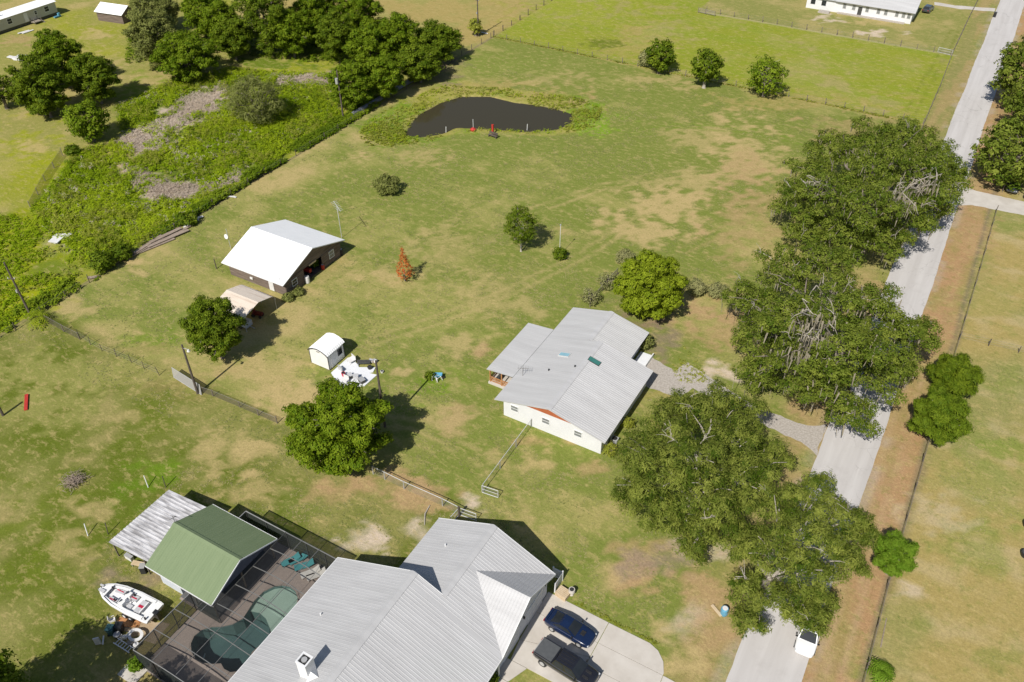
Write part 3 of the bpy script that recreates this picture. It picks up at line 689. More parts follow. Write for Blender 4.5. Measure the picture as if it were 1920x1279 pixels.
m = MB(); m.box((11.0, 17.3, .26), (.12, 2.6, .52)); m.build('step', MT['trim'], H)
m = MB()
m.box((0, 0, .35), (.8, .7, .7)); acx = m.build('air_conditioner', MT['steel']); acx.location = (WX + 13.0, WY + 2.6, 0)
tag(acx, 'grey air conditioner box beside the shaded wall of the white house', 'air conditioner')
m = MB(); m.cyl((0, 0), .3, .7, .73, 14); m.build('fan_grille', MT['black'], acx)

# --- the long grey-roofed house at the bottom of the picture
B = thing('grey_roof_house', 'large white house under a ribbed grey metal roof with chimney by pool', 'house', (OX, OY, 0))
S2 = .47; XE = .55
pr = lambda x: 3.0 + S2 * (XE - x)
XM, XG = -8.85, -6.0
pm = lambda x: pr(XM) - S2 * (XM - x)
pg = lambda x: pr(XG) - S2 * (XG - x)
ML, GL = -17.95, -12.35
YB = -36.0
R_ = lambda pts, f, nm='roof', e=(0, 1, 0), **k: ribbed(nm, [(x, y, f(x)) for x, y in pts], e, MT['roof_grey'], B, **k)
R_([(ML, YB), (XM, YB), (XM, -8.0), (ML, -8.0)], pm, rib=.03, h=.007, spacing=.3)
R_([(XM, YB), (XE, YB), (XE, -9.0), (XM, -9.0)], pr, spacing=.3)
R_([(XM, -9.0), (XG, -9.0), (XG, -8.0), (XM, -8.0)], pr, spacing=.3)
R_([(GL, -8.0), (XG, -8.0), (XG, .6), (GL, .6)], pg, rib=.03, h=.007, spacing=.3)
XI = XE - 2.6 / S2
R_([(XG, -9.0), (XE, -9.0), (XI, -4.2), (XG, -4.2)], pr, spacing=.3)
R_([(XG, -4.2), (XI, -4.2), (XE, .6), (XG, .6)], pr, spacing=.3)
ribbed('roof', [(XI, -4.2, 5.6), (XE, -4.2, 5.6), (XE, -9.0, 3.0)], (1, 0, 0), MT['roof_grey'], B, spacing=.3, h=.02)
ribbed('roof', [(XI, -4.2, 5.6), (XE, -4.2, 5.6), (XE, .6, 3.0)], (1, 0, 0), MT['roof_grey'], B, spacing=.3, h=.02)
for x, y0, y1 in ((XM, YB, -8.0), (XG, -8.0, .6)):
    m = MB(); z = pr(x)
    for sx in (-1, 1): m.add([(x, y0, z + .06), (x, y1, z + .06), (x + sx * .4, y1, z - .4 * S2 + .05), (x + sx * .4, y0, z - .4 * S2 + .05)], [(0, 1, 2, 3)])
    m.build('ridge_cap', MT['roof_grey'], B)
fascia(B, [((XE + .03, .6, 2.94), (XE + .03, -4.2, 5.54)), ((XE + .03, -4.2, 5.54), (XE + .03, -9.0, 2.94)), ((XE + .02, -9.05, 2.93), (XE + .02, YB, 2.93)), ((XE, .62, 2.93), (XG, .62, pr(XG) - .07)), ((XG, .62, pr(XG) - .07), (GL, .62, pg(GL) - .07)),
          ((XM, -7.98, pr(XM) - .07), (ML, -7.98, pm(ML) - .07)), ((ML - .02, -8, pm(ML) - .07), (ML - .02, YB, pm(ML) - .07)), ((XM, -7.98, pr(XM) - .07), (XG, -7.98, pr(XG) - .05))])
m = MB()
m.add([(-.05, -8.6, 0), (-.05, .15, 0), (-.05, .15, 3.1), (-.05, -4.2, 5.45), (-.05, -8.6, 3.1)], [(0, 1, 2, 3, 4)])
m.add([(-.05, .15, 0), (-11.7, .15, 0), (-11.7, .15, pg(-11.7) - .1), (XG, .15, pr(XG) - .1), (-.05, .15, pr(-.05) - .1)], [(0, 1, 2, 3, 4)])
m.quad((-11.7, .15, 0), (-11.7, -8.4, 0), (-11.7, -8.4, pg(-11.7) - .1), (-11.7, .15, pg(-11.7) - .1))
m.quad((-.05, -8.6, 0), (-.05, -8.6, 3.0), (-1.6, -8.6, 3.0), (-1.6, -8.6, 0))
m.quad((-1.6, -8.6, 0), (-1.6, -8.6, 3.0), (-1.6, YB, 3.0), (-1.6, YB, 0))
m.add([(-1.6, -8.45, 0), (-17.25, -8.45, 0), (-17.25, -8.45, pm(-17.25) - .1), (XM, -8.45, pr(XM) - .1), (-1.6, -8.45, pr(-1.6) - .1)], [(0, 1, 2, 3, 4)])
m.quad((-17.25, -8.45, 0), (-17.25, YB, 0), (-17.25, YB, pm(-17.25) - .1), (-17.25, -8.45, pm(-17.25) - .1))
m.build('wall', MT['stucco'], B)
for y in (-6.5, -2.2):
    g = MB(); g.box((-.02, y, 1.1), (.06, 2.7, 2.2)); gd = g.build('garage_door', MT['trim'], B)
    g = MB()
    for z in (.55, 1.1, 1.65): g.box((.016, y, z), (.012, 2.66, .03))
    g.build('seam', MT['greygel'], gd)
for y in (-.4, -4.35, -8.3):
    g = MB(); g.box((.06, y, 2.3), (.16, .14, .26)); g.build('wall_lamp', MT['black'], B)
g = MB(); g.box((.2, -9.2, 1.48), (.22, .22, 2.95)); g.build('column', MT['trim'], B)
g = MB(); g.box((.2, -13.5, 1.48), (.22, .22, 2.95)); g.build('column', MT['trim'], B)
door(B, (-1.6, -10.6, 0), 'x', 1.0, 2.1, MT['palewood'])
window(B, (-1.6, -13.2, 1.5), 'x', 1.6, 1.3)
for y in (-11, -14.5, -18, -21.5): window(B, (-17.25, y, 1.3), '-x', 1.8, 1.9)
ch = MB(); ch.box((-11.1, -19.4, 7.0), (.95, .95, 2.6)); co = ch.build('chimney', MT['white'], B)
g = MB()
for dx, dy, sx, sy in ((-.44, 0, .14, 1.02), (.44, 0, .14, 1.02), (0, -.44, .74, .14), (0, .44, .74, .14)): g.box((-11.1 + dx, -19.4 + dy, 8.36), (sx, sy, .12))
g.build('chimney_cap', MT['trim'], co)
g = MB(); g.box((-11.1, -19.4, 8.305), (.72, .72, .02)); g.build('flue_opening', MT['dark'], co)
g = MB(); g.tube([(-11.1, -19.4, 8.31), (-11.1, -19.4, 8.42)], [.24, .24], 12); g.build('flue', MT['steel'], co)
g = MB(); g.add([(-10.62, -20.2, pm(-10.62) + .02), (-10.62, -18.9, pm(-10.62) + .02), (-9.9, -19.5, pm(-9.9) + .06), (-10.62, -19.5, pm(-10.62) + .55)], [(0, 1, 2), (0, 2, 3), (1, 3, 2)]); g.build('cricket', MT['trim'], co)
for x, y in ((-14.5, -14.2), (-9.3, -2.7)):
    g = MB(); f = pm if y < -8 else pg
    g.cyl((x, y), .07, f(x), f(x) + .25, 8); g.build('vent_pipe', MT['trim'], B)

# --- garage driveway, in concrete slabs
D = thing('driveway', 'pale concrete slabs of the garage driveway where two cars stand', 'driveway', (OX, OY, 0), kind='structure')
for poly in ([(.0, .42), (6.3, .30), (6.3, -2.0), (.0, -2.0)], [(.0, -2.04), (6.3, -2.04), (6.3, -3.6), (.1, -5.2)],
             [(6.35, .29), (10.4, .26), (11.3, -.05), (12.1, -.8), (12.55, -1.8), (12.55, -2.0), (6.35, -2.0)],
             [(.1, -5.24), (6.3, -3.64), (6.3, -7.3), (.35, -7.3)], [(6.35, -2.04), (12.56, -2.04), (12.7, -4.4), (6.35, -4.4)], [(6.35, -4.44), (12.7, -4.44), (12.9, -7.4), (6.35, -7.4)],
             [(12.6, -2.04), (20.3, -2.2), (20.3, -7.4), (12.95, -7.4), (12.75, -4.42)]):
    m = MB(); m.prism(poly, -.1, .06); m.build('slab', MT['concrete'], D)
W_ = thing('front_walk', 'concrete walk between the driveway and the shaded front porch', 'walk', (OX, OY, 0), kind='structure')
for poly in ([(-1.6, -7.35), (2.0, -7.35), (1.2, -9.2), (-1.6, -9.2)], [(-1.6, -9.25), (1.15, -9.25), (.2, -12.5), (-1.6, -12.5)]):
    m = MB(); m.prism(poly, -.1, .065); m.build('slab', MT['concrete'], W_)

# --- green-roofed pool house
P = thing('pool_house', 'small pool house with a green ribbed metal gable roof', 'pool house', (OX - 28.85, OY - 13.5, 0))
gz = lambda y: 4.85 - .44 * abs(y)
ribbed('roof', [(-4.2, -4.1, gz(4.1)), (4.3, -4.1, gz(4.1)), (4.3, 0, gz(0)), (-4.2, 0, gz(0))], (1, 0, 0), MT['roof_green'], P, spacing=.3, h=.014)
ribbed('roof', [(-4.2, 4.4, gz(4.4)), (4.3, 4.4, gz(4.4)), (4.3, 0, gz(0)), (-4.2, 0, gz(0))], (1, 0, 0), MT['roof_green'], P, spacing=.3, h=.014)
m = MB()
for sy in (-1, 1): m.add([(-4.2, 0, gz(0) + .06), (4.3, 0, gz(0) + .06), (4.3, sy * .3, gz(.3) + .05), (-4.2, sy * .3, gz(.3) + .05)], [(0, 1, 2, 3)])
m.build('ridge_cap', MT['roof_green'], P)
wm = pmat('pale blue grey wall', (.52, .56, .62), (.57, .60, .65), 1, rough=.8)
m = MB()
for x in (-.9, -3.6): m.add([(x, -3.5, 0), (x, 3.8, 0), (x, 3.8, gz(3.8) - .1), (x, 0, gz(0) - .1), (x, -3.5, gz(3.5) - .1)], [(0, 1, 2, 3, 4)])
for y in (-3.5, 3.8): m.quad((-3.6, y, 0), (-.9, y, 0), (-.9, y, gz(y) - .1), (-3.6, y, gz(y) - .1))
m.build('wall', wm, P)
m = MB(); m.add([(4.05, -4.0, 2.98), (4.05, 4.3, 2.9), (4.05, 4.3, gz(4.3) - .09), (4.05, 0, gz(0) - .09), (4.05, -4.0, gz(4.0) - .09)], [(0, 1, 2, 3, 4)]); m.build('gable_board', pmat('shade toned blue siding', (.06, .07, .10), (.08, .09, .12), 2, rough=.7), P)  # gable infill coloured dark: its shade is put into the blue grey
for x, y in ((3.8, -3.6), (3.8, 0), (3.8, 3.9), (1.2, -3.6)): m = MB(); m.box((x, y, 1.45), (.13, .13, 2.9)); m.build('post', MT['post'], P)
m = MB(); m.box((1.5, .1, .06), (4.9, 7.8, .12)); m.build('floor', pmat('shade toned grey floor', (.10, .10, .105), (.14, .14, .14), 2, rough=.8), P)  # floor slab darkened, the shade below the open roof put into its colour
m = MB(); m.box((-.1, 1.6, .55), (.7, 3.0, 1.0)); m.build('counter', MT['bronze'], P)
fascia(P, [((-4.2, -4.12, gz(4.1) - .06), (4.3, -4.12, gz(4.1) - .06)), ((-4.2, 4.42, gz(4.4) - .06), (4.3, 4.42, gz(4.4) - .06)), ((4.32, -4.1, gz(4.1) - .07), (4.32, 0, gz(0) - .07)), ((4.32, 4.4, gz(4.4) - .07), (4.32, 0, gz(0) - .07))], h=.13)
door(P, (-.9, -1.2, .12), 'x', .95, 2.05, MT['trim'])
m = MB(); m.bar((-4.15, .1, gz(0) + .05), (-4.15, .1, gz(0) + .9), .03); m.bar((-4.5, .1, gz(0) + .75), (-3.8, .3, gz(0) + .75), .03); m.bar((-4.3, -.25, gz(0) + .6), (-4.1, .4, gz(0) + .6), .03); m.build('roof_aerial', MT['bronze'], P)

# --- open lean-to beside it
Lt = thing('lean_to_shelter', 'open lean-to with a weathered zinc sheet roof beside the pool house', 'shelter', (OX - 36.2, OY - 13.5, 0))
lz = lambda x: 2.42 + .07 * (x + 2.5)
ribbed('roof', [(-2.55, -3.75, lz(-2.55)), (2.9, -3.55, lz(2.9)), (2.9, 3.9, lz(2.9)), (-2.55, 3.8, lz(-2.55))], (0, 1, 0), MT['roof_worn'], Lt, spacing=.38, rib=.12, h=.04)
for x, y in ((-2.4, -3.5), (-2.4, 3.55), (-2.4, 0), (1.9, -3.4), (1.9, 3.7)):
    m = MB(); m.box((x, y, lz(x) / 2 - .05), (.11, .11, lz(x) - .1)); m.build('post', MT['post'], Lt)
m = MB()
for x in (-2.4, 1.9): m.bar((x, -3.6, lz(x) - .14), (x, 3.7, lz(x) - .14), .06, .14)
m.build('beam', MT['post'], Lt)
r = random.Random(4)
for k, (x, y, s_, mt, nm, lb) in enumerate(((-1.2, -3.2, (.9, .35, .5), 'tarp', 'cooler', 'pale cooler box at the lean-to corner'), (.2, -3.3, (1.3, .5, .7), 'palewood', 'workbench', 'pale workbench under the lean-to edge'), (1.2, -3.5, (.5, .6, .9), 'dark', 'tool_chest', 'dark tool chest at the lean-to edge near the pool house'))):
    t = thing(nm, lb, nm.replace('_', ' '), (OX - 36.2 + x, OY - 13.5 + y, 0), .3 * k)
    m = MB(); m.box((0, 0, s_[2] * .5), (s_[0], s_[1], s_[2] * (1 if k == 0 else .12 if k == 1 else 1)) if k != 1 else (s_[0], s_[1], .08)); m.build('body' if k != 1 else 'bench_top', MT[mt], t)
    m = MB()
    if k == 1: [m.box((sx * .55, sy * .2, s_[2] * .25), (.07, .07, s_[2] * .5)) for sx in (-1, 1) for sy in (-1, 1)]
    else: m.box((0, 0, s_[2] + .03), (s_[0] + .04, s_[1] + .04, .06))
    m.build('frame' if k == 1 else 'lid', MT['steel'], t)

# --- barn with the white roof
BO = at(400 + 770 / 5.33, 380 + 945 / 5.33)
BX, BY = float(BO[0]), float(BO[1])
A_ = thing('barn', 'old dark timber barn with a bright white metal roof', 'barn', (BX, BY, 0))
bz = lambda y: 4.7 - .348 * abs(y - 5.8)
x0, x1, X0, X1 = -11.45, -.1, -11.0, -.5
ribbed('roof', [(x0, -.8, bz(-.8)), (x1, -.8, bz(-.8)), (x1, 5.8, 4.7), (x0, 5.8, 4.7)], (1, 0, 0), MT['roof_white'], A_, spacing=.6, rib=.03, h=.015)
ribbed('roof', [(x0, 12.4, bz(12.4)), (x1, 12.4, bz(12.4)), (x1, 5.8, 4.7), (x0, 5.8, 4.7)], (1, 0, 0), MT['roof_white'], A_, spacing=.6, rib=.03, h=.015)
def boards(parent, o, d, L, hfun, mat, bw=.28, t=.05, nrm=(0, -1)):
    """a wall of lapped horizontal boards, each board a piece of its own"""
    z = 0.0; d = np.array(d, float); r = random.Random(int(L * 100)); n = np.array(nrm, float)
    while True:
        a0, a1 = hfun(z + bw)
        if a1 - a0 < .3: break
        m = MB(); p = np.array(o[:2]); off = n * (t * .5 + r.uniform(0, .02))
        pa, pb = p + d * a0 + off, p + d * a1 + off
        m.bar((pa[0], pa[1], z + bw / 2), (pb[0], pb[1], z + bw / 2), t, bw - .02)
        m.build('board', mat, parent); z += bw
boards(A_, (X0, 0), (1, 0), X1 - X0, lambda z: (0, X1 - X0) if z < bz(0) - .05 else (0, 0), MT['barnwood'])
m = MB(); m.quad((X0, .02, 0), (X1, .02, 0), (X1, .02, bz(0) - .1), (X0, .02, bz(0) - .1)); m.quad((X0, 11.7, 0), (X1, 11.7, 0), (X1, 11.7, bz(11.7) - .1), (X0, 11.7, bz(11.7) - .1))
m.add([(X0, 0, 0), (X0, 11.7, 0), (X0, 11.7, bz(11.7) - .1), (X0, 5.8, 4.6), (X0, 0, bz(0) - .1)], [(0, 1, 2, 3, 4)]); m.build('wall', MT['barnwood'], A_)
boards(A_, (X1, 0), (0, 1), 3.7, lambda z: (0, 3.7) if z < 2.3 else (0, 0), MT['barnwood'], nrm=(1, 0))
boards(A_, (X1, 7.5), (0, 1), 4.2, lambda z: (0, 4.2) if z < 2.3 else (0, 0), MT['barnwood'], nrm=(1, 0))
m = MB(); m.add([(X1, 0, 2.2), (X1, 11.7, 2.2), (X1, 11.7, bz(11.7) - .1), (X1, 5.8, 4.6), (X1, 0, bz(0) - .1)], [(0, 1, 2, 3, 4)]); m.build('gable', MT['barnwood'], A_)
m = MB(); m.box((-5.7, 5.85, .02), (10.3, 11.5, .04)); m.build('dirt_floor', pmat('dark dirt floor', (.07, .055, .045), (.10, .08, .065), 1, rough=.95), A_)
window(A_, (X1 + .06, 1.7, 1.35), 'x', .95, .95); window(A_, (X1 + .06, 9.6, 1.4), 'x', 1.0, 1.1, pane=MT['shadeglass'])
m = MB(); m.box((X1 + .09, 5.6, 2.22), (.1, 1.5, .22)); m.build('sign_board', MT['palewood'], A_)
fascia(A_, [((x1 + .02, -.8, bz(-.8) - .07), (x1 + .02, 5.8, 4.63)), ((x1 + .02, 12.4, bz(12.4) - .07), (x1 + .02, 5.8, 4.63)), ((x0, -.82, bz(-.8) - .06), (x1, -.82, bz(-.8) - .06))], h=.12)
m = MB(); m.box((-3.1, -.13, 1.0), (.85, .08, 1.75)); m.build('door', MT['tarp'], A_)
m = MB(); m.box((-6.8, -.15, .9), (.5, .12, .3)); m.build('meter_box', MT['trim'], A_)
m = MB(); m.cyl((-1.0, -.3), .03, bz(-.3), bz(-.3) + .9, 6); m.build('vent_pipe', MT['bronze'], A_)
tr = thing('old_tractor', 'small dark tractor parked in the barn opening', 'tractor', (BX - 1.9, BY + 5.4, 0), .1)
m = MB(); m.box((.2, 0, .75), (1.5, .5, .5)); m.box((-.7, 0, .8), (.6, .7, .3)); m.box((-.8, 0, 1.15), (.1, .5, .4)); m.build('body', MT['red'], tr)
for x, y, rr in ((-.7, .55, .5), (-.7, -.55, .5), (.75, .4, .3), (.75, -.4, .3)):
    m = MB(); m.tube([(x, y - .12, rr), (x, y + .12, rr)], [rr, rr], 14); m.build('wheel', MT['dark'], tr)
# things standing in front of the barn
for px, py, w_, h_, mt, nm, lb in ((577, 530, .7, 1.1, 'tarp', 'white_drum', 'white drum beside the open doorway of the barn'), (606, 505, .5, .8, 'red', 'red_can', 'small red can on the shaded side of the barn doorway'), (640, 478, .6, 1.0, 'dark', 'dark_barrel', 'dark barrel at the far corner of the barn'), (546, 537, .5, .5, 'trim', 'white_bucket', 'white bucket at the near corner of the barn front')):
    o = at(px, py); t = thing(nm, lb, nm.split('_')[1], (*o[:2], 0))
    m = MB(); m.tube([(0, 0, 0), (0, 0, h_ * .1), (0, 0, h_ * .5), (0, 0, h_ * .92), (0, 0, h_)], [w_ * .45, w_ * .5, w_ * .52, w_ * .5, w_ * .44], 14); m.build('body', MT[mt], t)
    m = MB(); m.tube([(0, 0, h_), (0, 0, h_ + .03)], [w_ * .38, w_ * .38], 14); m.build('lid', MT['steel'], t)

# --- metal carport
K = thing('carport', 'rounded tan metal carport beside the barn', 'carport', (BX, BY, 0))
prof = [(-8.72, 1.55), (-8.72, 1.9), (-8.5, 2.2), (-8.1, 2.42), (-5.8, 3.02), (-3.55, 2.42), (-3.15, 2.2), (-2.95, 1.9), (-2.95, 1.55)]
m = MB()
xs = np.linspace(-5.3, .35, 24)
V_ = [(x, y, z + (.025 if i % 2 else 0)) for i, x in enumerate(xs) for y, z in prof]
k = len(prof)
m.add(V_, [(i * k + j, i * k + j + 1, (i + 1) * k + j + 1, (i + 1) * k + j) for i in range(len(xs) - 1) for j in range(k - 1)])
m.build('roof', MT['roof_rust'], K)
for x in (-5.2, -2.5, .25):
    for y in (-8.68, -2.99):
        m = MB(); m.box((x, y, .85), (.07, .07, 1.7)); m.build('post', MT['steel'], K)
    m = MB(); [m.bar((x, a_[0], a_[1] - .05), (x, b_[0], b_[1] - .05), .06) for a_, b_ in zip(prof[1:-2], prof[2:-1])]; m.build('rafter', MT['steel'], K)
t = thing('utility_trailer', 'grey boxy utility trailer half under the carport edge', 'trailer', (BX - .9, BY - 7.9, 0))
m = MB(); m.box((0, 0, .75), (2.0, 1.1, .8)); m.build('body', MT['greygel'], t)
for y in (-.62, .62):
    m = MB(); m.tube([(-.1, y - .09, .3), (-.1, y + .09, .3)], [.3, .3], 14); m.build('wheel', MT['dark'], t)
m = MB(); m.bar((1.0, 0, .45), (1.9, 0, .4), .08); m.build('tow_bar', MT['steel'], t)
t = thing('riding_mower', 'red riding mower in the shade of the carport', 'mower', (BX - .9, BY - 5.4, 0), .2)
m = MB(); m.box((.35, 0, .5), (.8, .55, .35)); m.box((-.35, 0, .42), (.7, .7, .2)); m.box((-.45, 0, .75), (.12, .45, .45)); m.build('body', MT['darkred'], t)
for x, y, rr in ((-.45, .42, .26), (-.45, -.42, .26), (.55, .36, .19), (.55, -.36, .19)):
    m = MB(); m.tube([(x, y - .09, rr), (x, y + .09, rr)], [rr, rr], 12); m.build('wheel', MT['dark'], t)

# --- small white garden shed
SO = at(560 + 375 / 6.396, 610 + 545 / 6.396)
SX, SY = float(SO[0]), float(SO[1])
G_ = thing('garden_shed', 'small white garden shed with arched ribbed roof beside the white slab', 'shed', (SX, SY, 0))
pf = [(-3.0, 2.32), (-2.75, 2.6), (-2.2, 2.86), (-1.45, 3.02), (-.7, 2.86), (-.15, 2.6), (.1, 2.32)]
m = MB(); wl = [(-2.9, .12)] + [(x, z - .05) for x, z in [(-2.9, 2.36)] + pf[1:-1] + [(0, 2.36)]] + [(0, .12)]
n_ = len(wl)
m.add([(x, 0, z) for x, z in wl] + [(x, 2.95, z) for x, z in wl], [tuple(range(n_)), tuple(range(2 * n_ - 1, n_ - 1, -1)), (0, 1, n_ + 1, n_), (n_ - 2, n_ - 1, 2 * n_ - 1, 2 * n_ - 2)])
m.build('wall', MT['white'], G_)
ys = []; yy = -.15
while yy < 3.1: ys += [(yy, 0), (yy + .2, 0), (yy + .22, .035), (yy + .28, .035), (yy + .3, 0)]; yy += .31
m = MB(); k = len(pf)
m.add([(x, y, z + d) for y, d in ys for x, z in pf], [(i * k + j, i * k + j + 1, (i + 1) * k + j + 1, (i + 1) * k + j) for i in range(len(ys) - 1) for j in range(k - 1)])
m.build('roof', MT['roof_white'], G_)
m = MB()
for (xa, za), (xb, zb) in zip(pf[:-1], pf[1:]): m.bar((xa, -.17, za - .05), (xb, -.17, zb - .05), .04, .12)
m.build('trim_board', MT['bronze'], G_)
for x, y in ((0, 0), (0, 2.95), (-2.9, 0)): m = MB(); m.box((x, y, 1.25), (.08, .08, 2.2)); m.build('corner_board', MT['bronze'], G_)
m = MB(); m.box((-1.45, 1.475, .06), (2.7, 2.8, .12)); m.build('skid', MT['wood'], G_)
door(G_, (0, .95, .15), 'x', .9, 1.95, MT['trim']); window(G_, (0, 2.2, 1.5), 'x', .7, .85, frame=MT['bronze'])
m = MB(); m.box((-1.45, -.02, 2.45), (.5, .05, .22)); m.build('louvre', MT['steel'], G_)
slab = MB(); slab.prism([(.45, -.3), (.45, 3.0), (1.35, 3.4), (1.5, 2.75), (2.4, 2.65), (2.75, 2.2), (4.6, 3.2), (4.85, 2.4), (4.5, 1.95), (5.6, 2.2), (5.5, -.1), (3.1, -1.9)], -.05, .12)
so = slab.build('concrete_pad', MT['slabwhite']); so.location = (SX, SY, 0); tag(so, 'white painted slab beside the small garden shed', 'slab', kind='structure')

# --- long white house at the top right
Q = thing('farmhouse', 'long white house with a grey roof and dark shutters near the road end', 'house', (-19.4, 220.3, 0))
hz = lambda y: 2.75 + .38 * (y + .7)
m = MB(); m.add([(0, 0, 0), (0, 10, 0), (0, 10, 2.9), (0, 5, 4.7), (0, 0, 2.9), (-17.2, 0, 0), (-17.2, 10, 0), (-17.2, 10, 2.9), (-17.2, 5, 4.7), (-17.2, 0, 2.9)], [(0, 1, 2, 3, 4), (9, 8, 7, 6, 5), (0, 4, 9, 5), (1, 6, 7, 2)]); m.build('wall', MT['stucco'], Q)
m = MB(); m.box((-20.8, 4.2, 1.35), (7.4, 8.6, 2.7)); m.build('wing_wall', MT['stucco'], Q)
ribbed('roof', [(-17.6, -.75, hz(-.75)), (.6, -.75, hz(-.75)), (.6, 5, hz(5)), (-17.6, 5, hz(5))], (1, 0, 0), MT['roof_grey'], Q, spacing=.6)
ribbed('roof', [(-17.6, 10.7, hz(-.7)), (.6, 10.7, hz(-.7)), (.6, 5, hz(5)), (-17.6, 5, hz(5))], (1, 0, 0), MT['roof_grey'], Q, spacing=.6)
ribbed('wing_roof', [(-25, -.6, 2.75), (-17.1, -.6, 2.75), (-17.1, 9, 3.3), (-25, 9, 3.3)], (1, 0, 0), MT['roof_grey'], Q, spacing=.6)
for x in (-15.5, -13.3, -10.2, -7.6, -5.9, -3.4, -1.9, -.7): window(Q, (x, 0, 1.75), '-y', .7, 1.1, frame=MT['steel'], pane=MT['shadeglass'])
for x in (-23, -20.4): window(Q, (x, -.1, 1.7), '-y', 1.0, 1.1, frame=MT['bronze'])
door(Q, (-11.8, 0, 0), '-y', .95, 2.1, MT['bronze'])
m = MB(); m.box((-9, -.45, .12), (15.5, .9, .24)); m.build('foundation', MT['gravel'], Q)
m = MB(); m.box((-19.6, -1.8, .2), (2.6, 1.5, .4)); so = m.build('concrete_step', MT['gravel']); so.location = (-19.4, 220.3, 0); tag(so, 'low stone step pad in front of the long white house', 'step')

# --- mobile home and white-roofed shed, top left
Y_ = thing('mobile_home', 'beige mobile home with a white roof and a small rear window', 'mobile home', (-201.0, 126.0, 0))
m = MB(); m.box((-2.2, -12, 1.95), (4.4, 24, 2.5)); m.build('wall', MT['siding'], Y_)
m = MB(); m.box((-2.2, -12, .35), (4.1, 23.6, .7)); m.build('skirting', MT['bronze'], Y_)
ribbed('roof', [(.25, -24.3, 3.15), (.25, .3, 3.15), (-2.2, .3, 3.65), (-2.2, -24.3, 3.65)], (0, 1, 0), MT['roof_white'], Y_, spacing=.8, h=.02)
ribbed('roof', [(-4.65, -24.3, 3.15), (-4.65, .3, 3.15), (-2.2, .3, 3.65), (-2.2, -24.3, 3.65)], (0, 1, 0), MT['roof_white'], Y_, spacing=.8, h=.02)
for y, w_ in ((-2.6, 1.2), (-5.6, .7), (-12.5, 1.2)): window(Y_, (0, y, 2.1), 'x', w_, 1.2 if w_ > 1 else .8)
door(Y_, (0, -8.3, .75), 'x', .95, 2.0, MT['trim'])
m = MB(); m.box((.8, -6.6, .5), (1.5, 2.0, .12)); [m.box((1.4 - .3 * i, -5.2, .12 * i + .06), (.9, .3, .1)) for i in range(3)]; [m.box((sx, sy, .75), (.08, .08, 1.4)) for sx in (.15, 1.5) for sy in (-7.5, -5.7)]; m.build('porch_step', MT['wood'], Y_)
m = MB(); m.box((0, 0, .3), (.5, 1.8, .25)); m.box((0, .5, .7), (.45, .5, .5)); t = m.build('water_tank', MT['blue']); t.location = (-199.4, 124.5, 0); tag(t, 'pale blue box and tank at the end of the mobile home', 'tank')
m = MB(); m.cyl((-1.2, -13.6), .12, 3.3, 4.3, 8); m.build('vent_pipe', MT['bronze'], Y_)
U_ = thing('storage_shed', 'white roofed shed with a dark end wall at the top edge of the field', 'shed', (-185.2, 128.2, 0), rad(9))
m = MB(); m.add([(-3.8, .4, 0), (3.8, .4, 0), (3.8, 5.4, 0), (-3.8, 5.4, 0), (-3.8, .4, 2.2), (3.8, .4, 2.2), (3.8, 5.4, 2.2), (-3.8, 5.4, 2.2), (-3.8, 2.9, 3.4), (3.8, 2.9, 3.4)], [(0, 1, 5, 4), (1, 2, 6, 9, 5), (2, 3, 7, 6), (3, 0, 4, 8, 7)]); m.build('wall', MT['barnwood'], U_)
ribbed('roof', [(-4.1, 0, 2.15), (4.1, 0, 2.15), (4.1, 2.9, 3.6), (-4.1, 2.9, 3.6)], (1, 0, 0), MT['roof_white'], U_, spacing=.6, h=.02)
ribbed('roof', [(-4.1, 5.8, 2.15), (4.1, 5.8, 2.15), (4.1, 2.9, 3.6), (-4.1, 2.9, 3.6)], (1, 0, 0), MT['roof_white'], U_, spacing=.6, h=.02)

# ------------------------------------------------------------------ pool, deck and screen cage
dm, nt, N = nodes('brick pavers')
out = N('OutputMaterial'); p = N('BsdfPrincipled'); p.inputs['Roughness'].default_value = .9; g = N('NewGeometry')
bt = N('TexBrick'); bt.inputs['Scale'].default_value = 4.5; bt.inputs['Mortar Size'].default_value = .018; bt.inputs['Color1'].default_value = rgba((.36, .295, .25)); bt.inputs['Color2'].default_value = rgba((.29, .24, .21)); bt.inputs['Mortar'].default_value = rgba((.22, .185, .16))
nt.links.new(g.outputs['Position'], bt.inputs['Vector'])
base = mixc(bt.outputs['Color'], rgba((.20, .165, .145)), mrange(noise(.6, 8, .7, .6), .5, .72, 0, .6))
nt.links.new(base, p.inputs['Base Color']); nt.links.new(p.outputs[0], out.inputs[0])
tag(sheet('pool_deck', DECK, .10, dm, holes=[POOL]), kind='structure')
m = MB()
for i in range(len(DECK)):
    a_, b_ = DECK[i], DECK[(i + 1) % len(DECK)]; m.quad((*a_, -.1), (*b_, -.1), (*b_, .1), (*a_, .1))
tag(m.build('deck_edge', dm), kind='structure')
PO = thing('swimming_pool', 'curvy free form swimming pool with a pale shelf inside the screen cage', 'pool', (0, 0, 0), kind='structure')
pc_ = MB(); n = len(POOL)
cen = np.mean(POOL, axis=0)
ring = [(x + (x - cen[0]) * .035, y + (y - cen[1]) * .035) for x, y in POOL]
pc_.add([(x, y, .14) for x, y in POOL] + [(x, y, .14) for x, y in ring] + [(x, y, .06) for x, y in POOL] + [(x, y, .104) for x, y in ring],
        [(i, (i + 1) % n, n + (i + 1) % n, n + i) for i in range(n)] + [(i, 2 * n + i, 2 * n + (i + 1) % n, (i + 1) % n) for i in range(n)] + [(n + i, n + (i + 1) % n, 3 * n + (i + 1) % n, 3 * n + i) for i in range(n)])
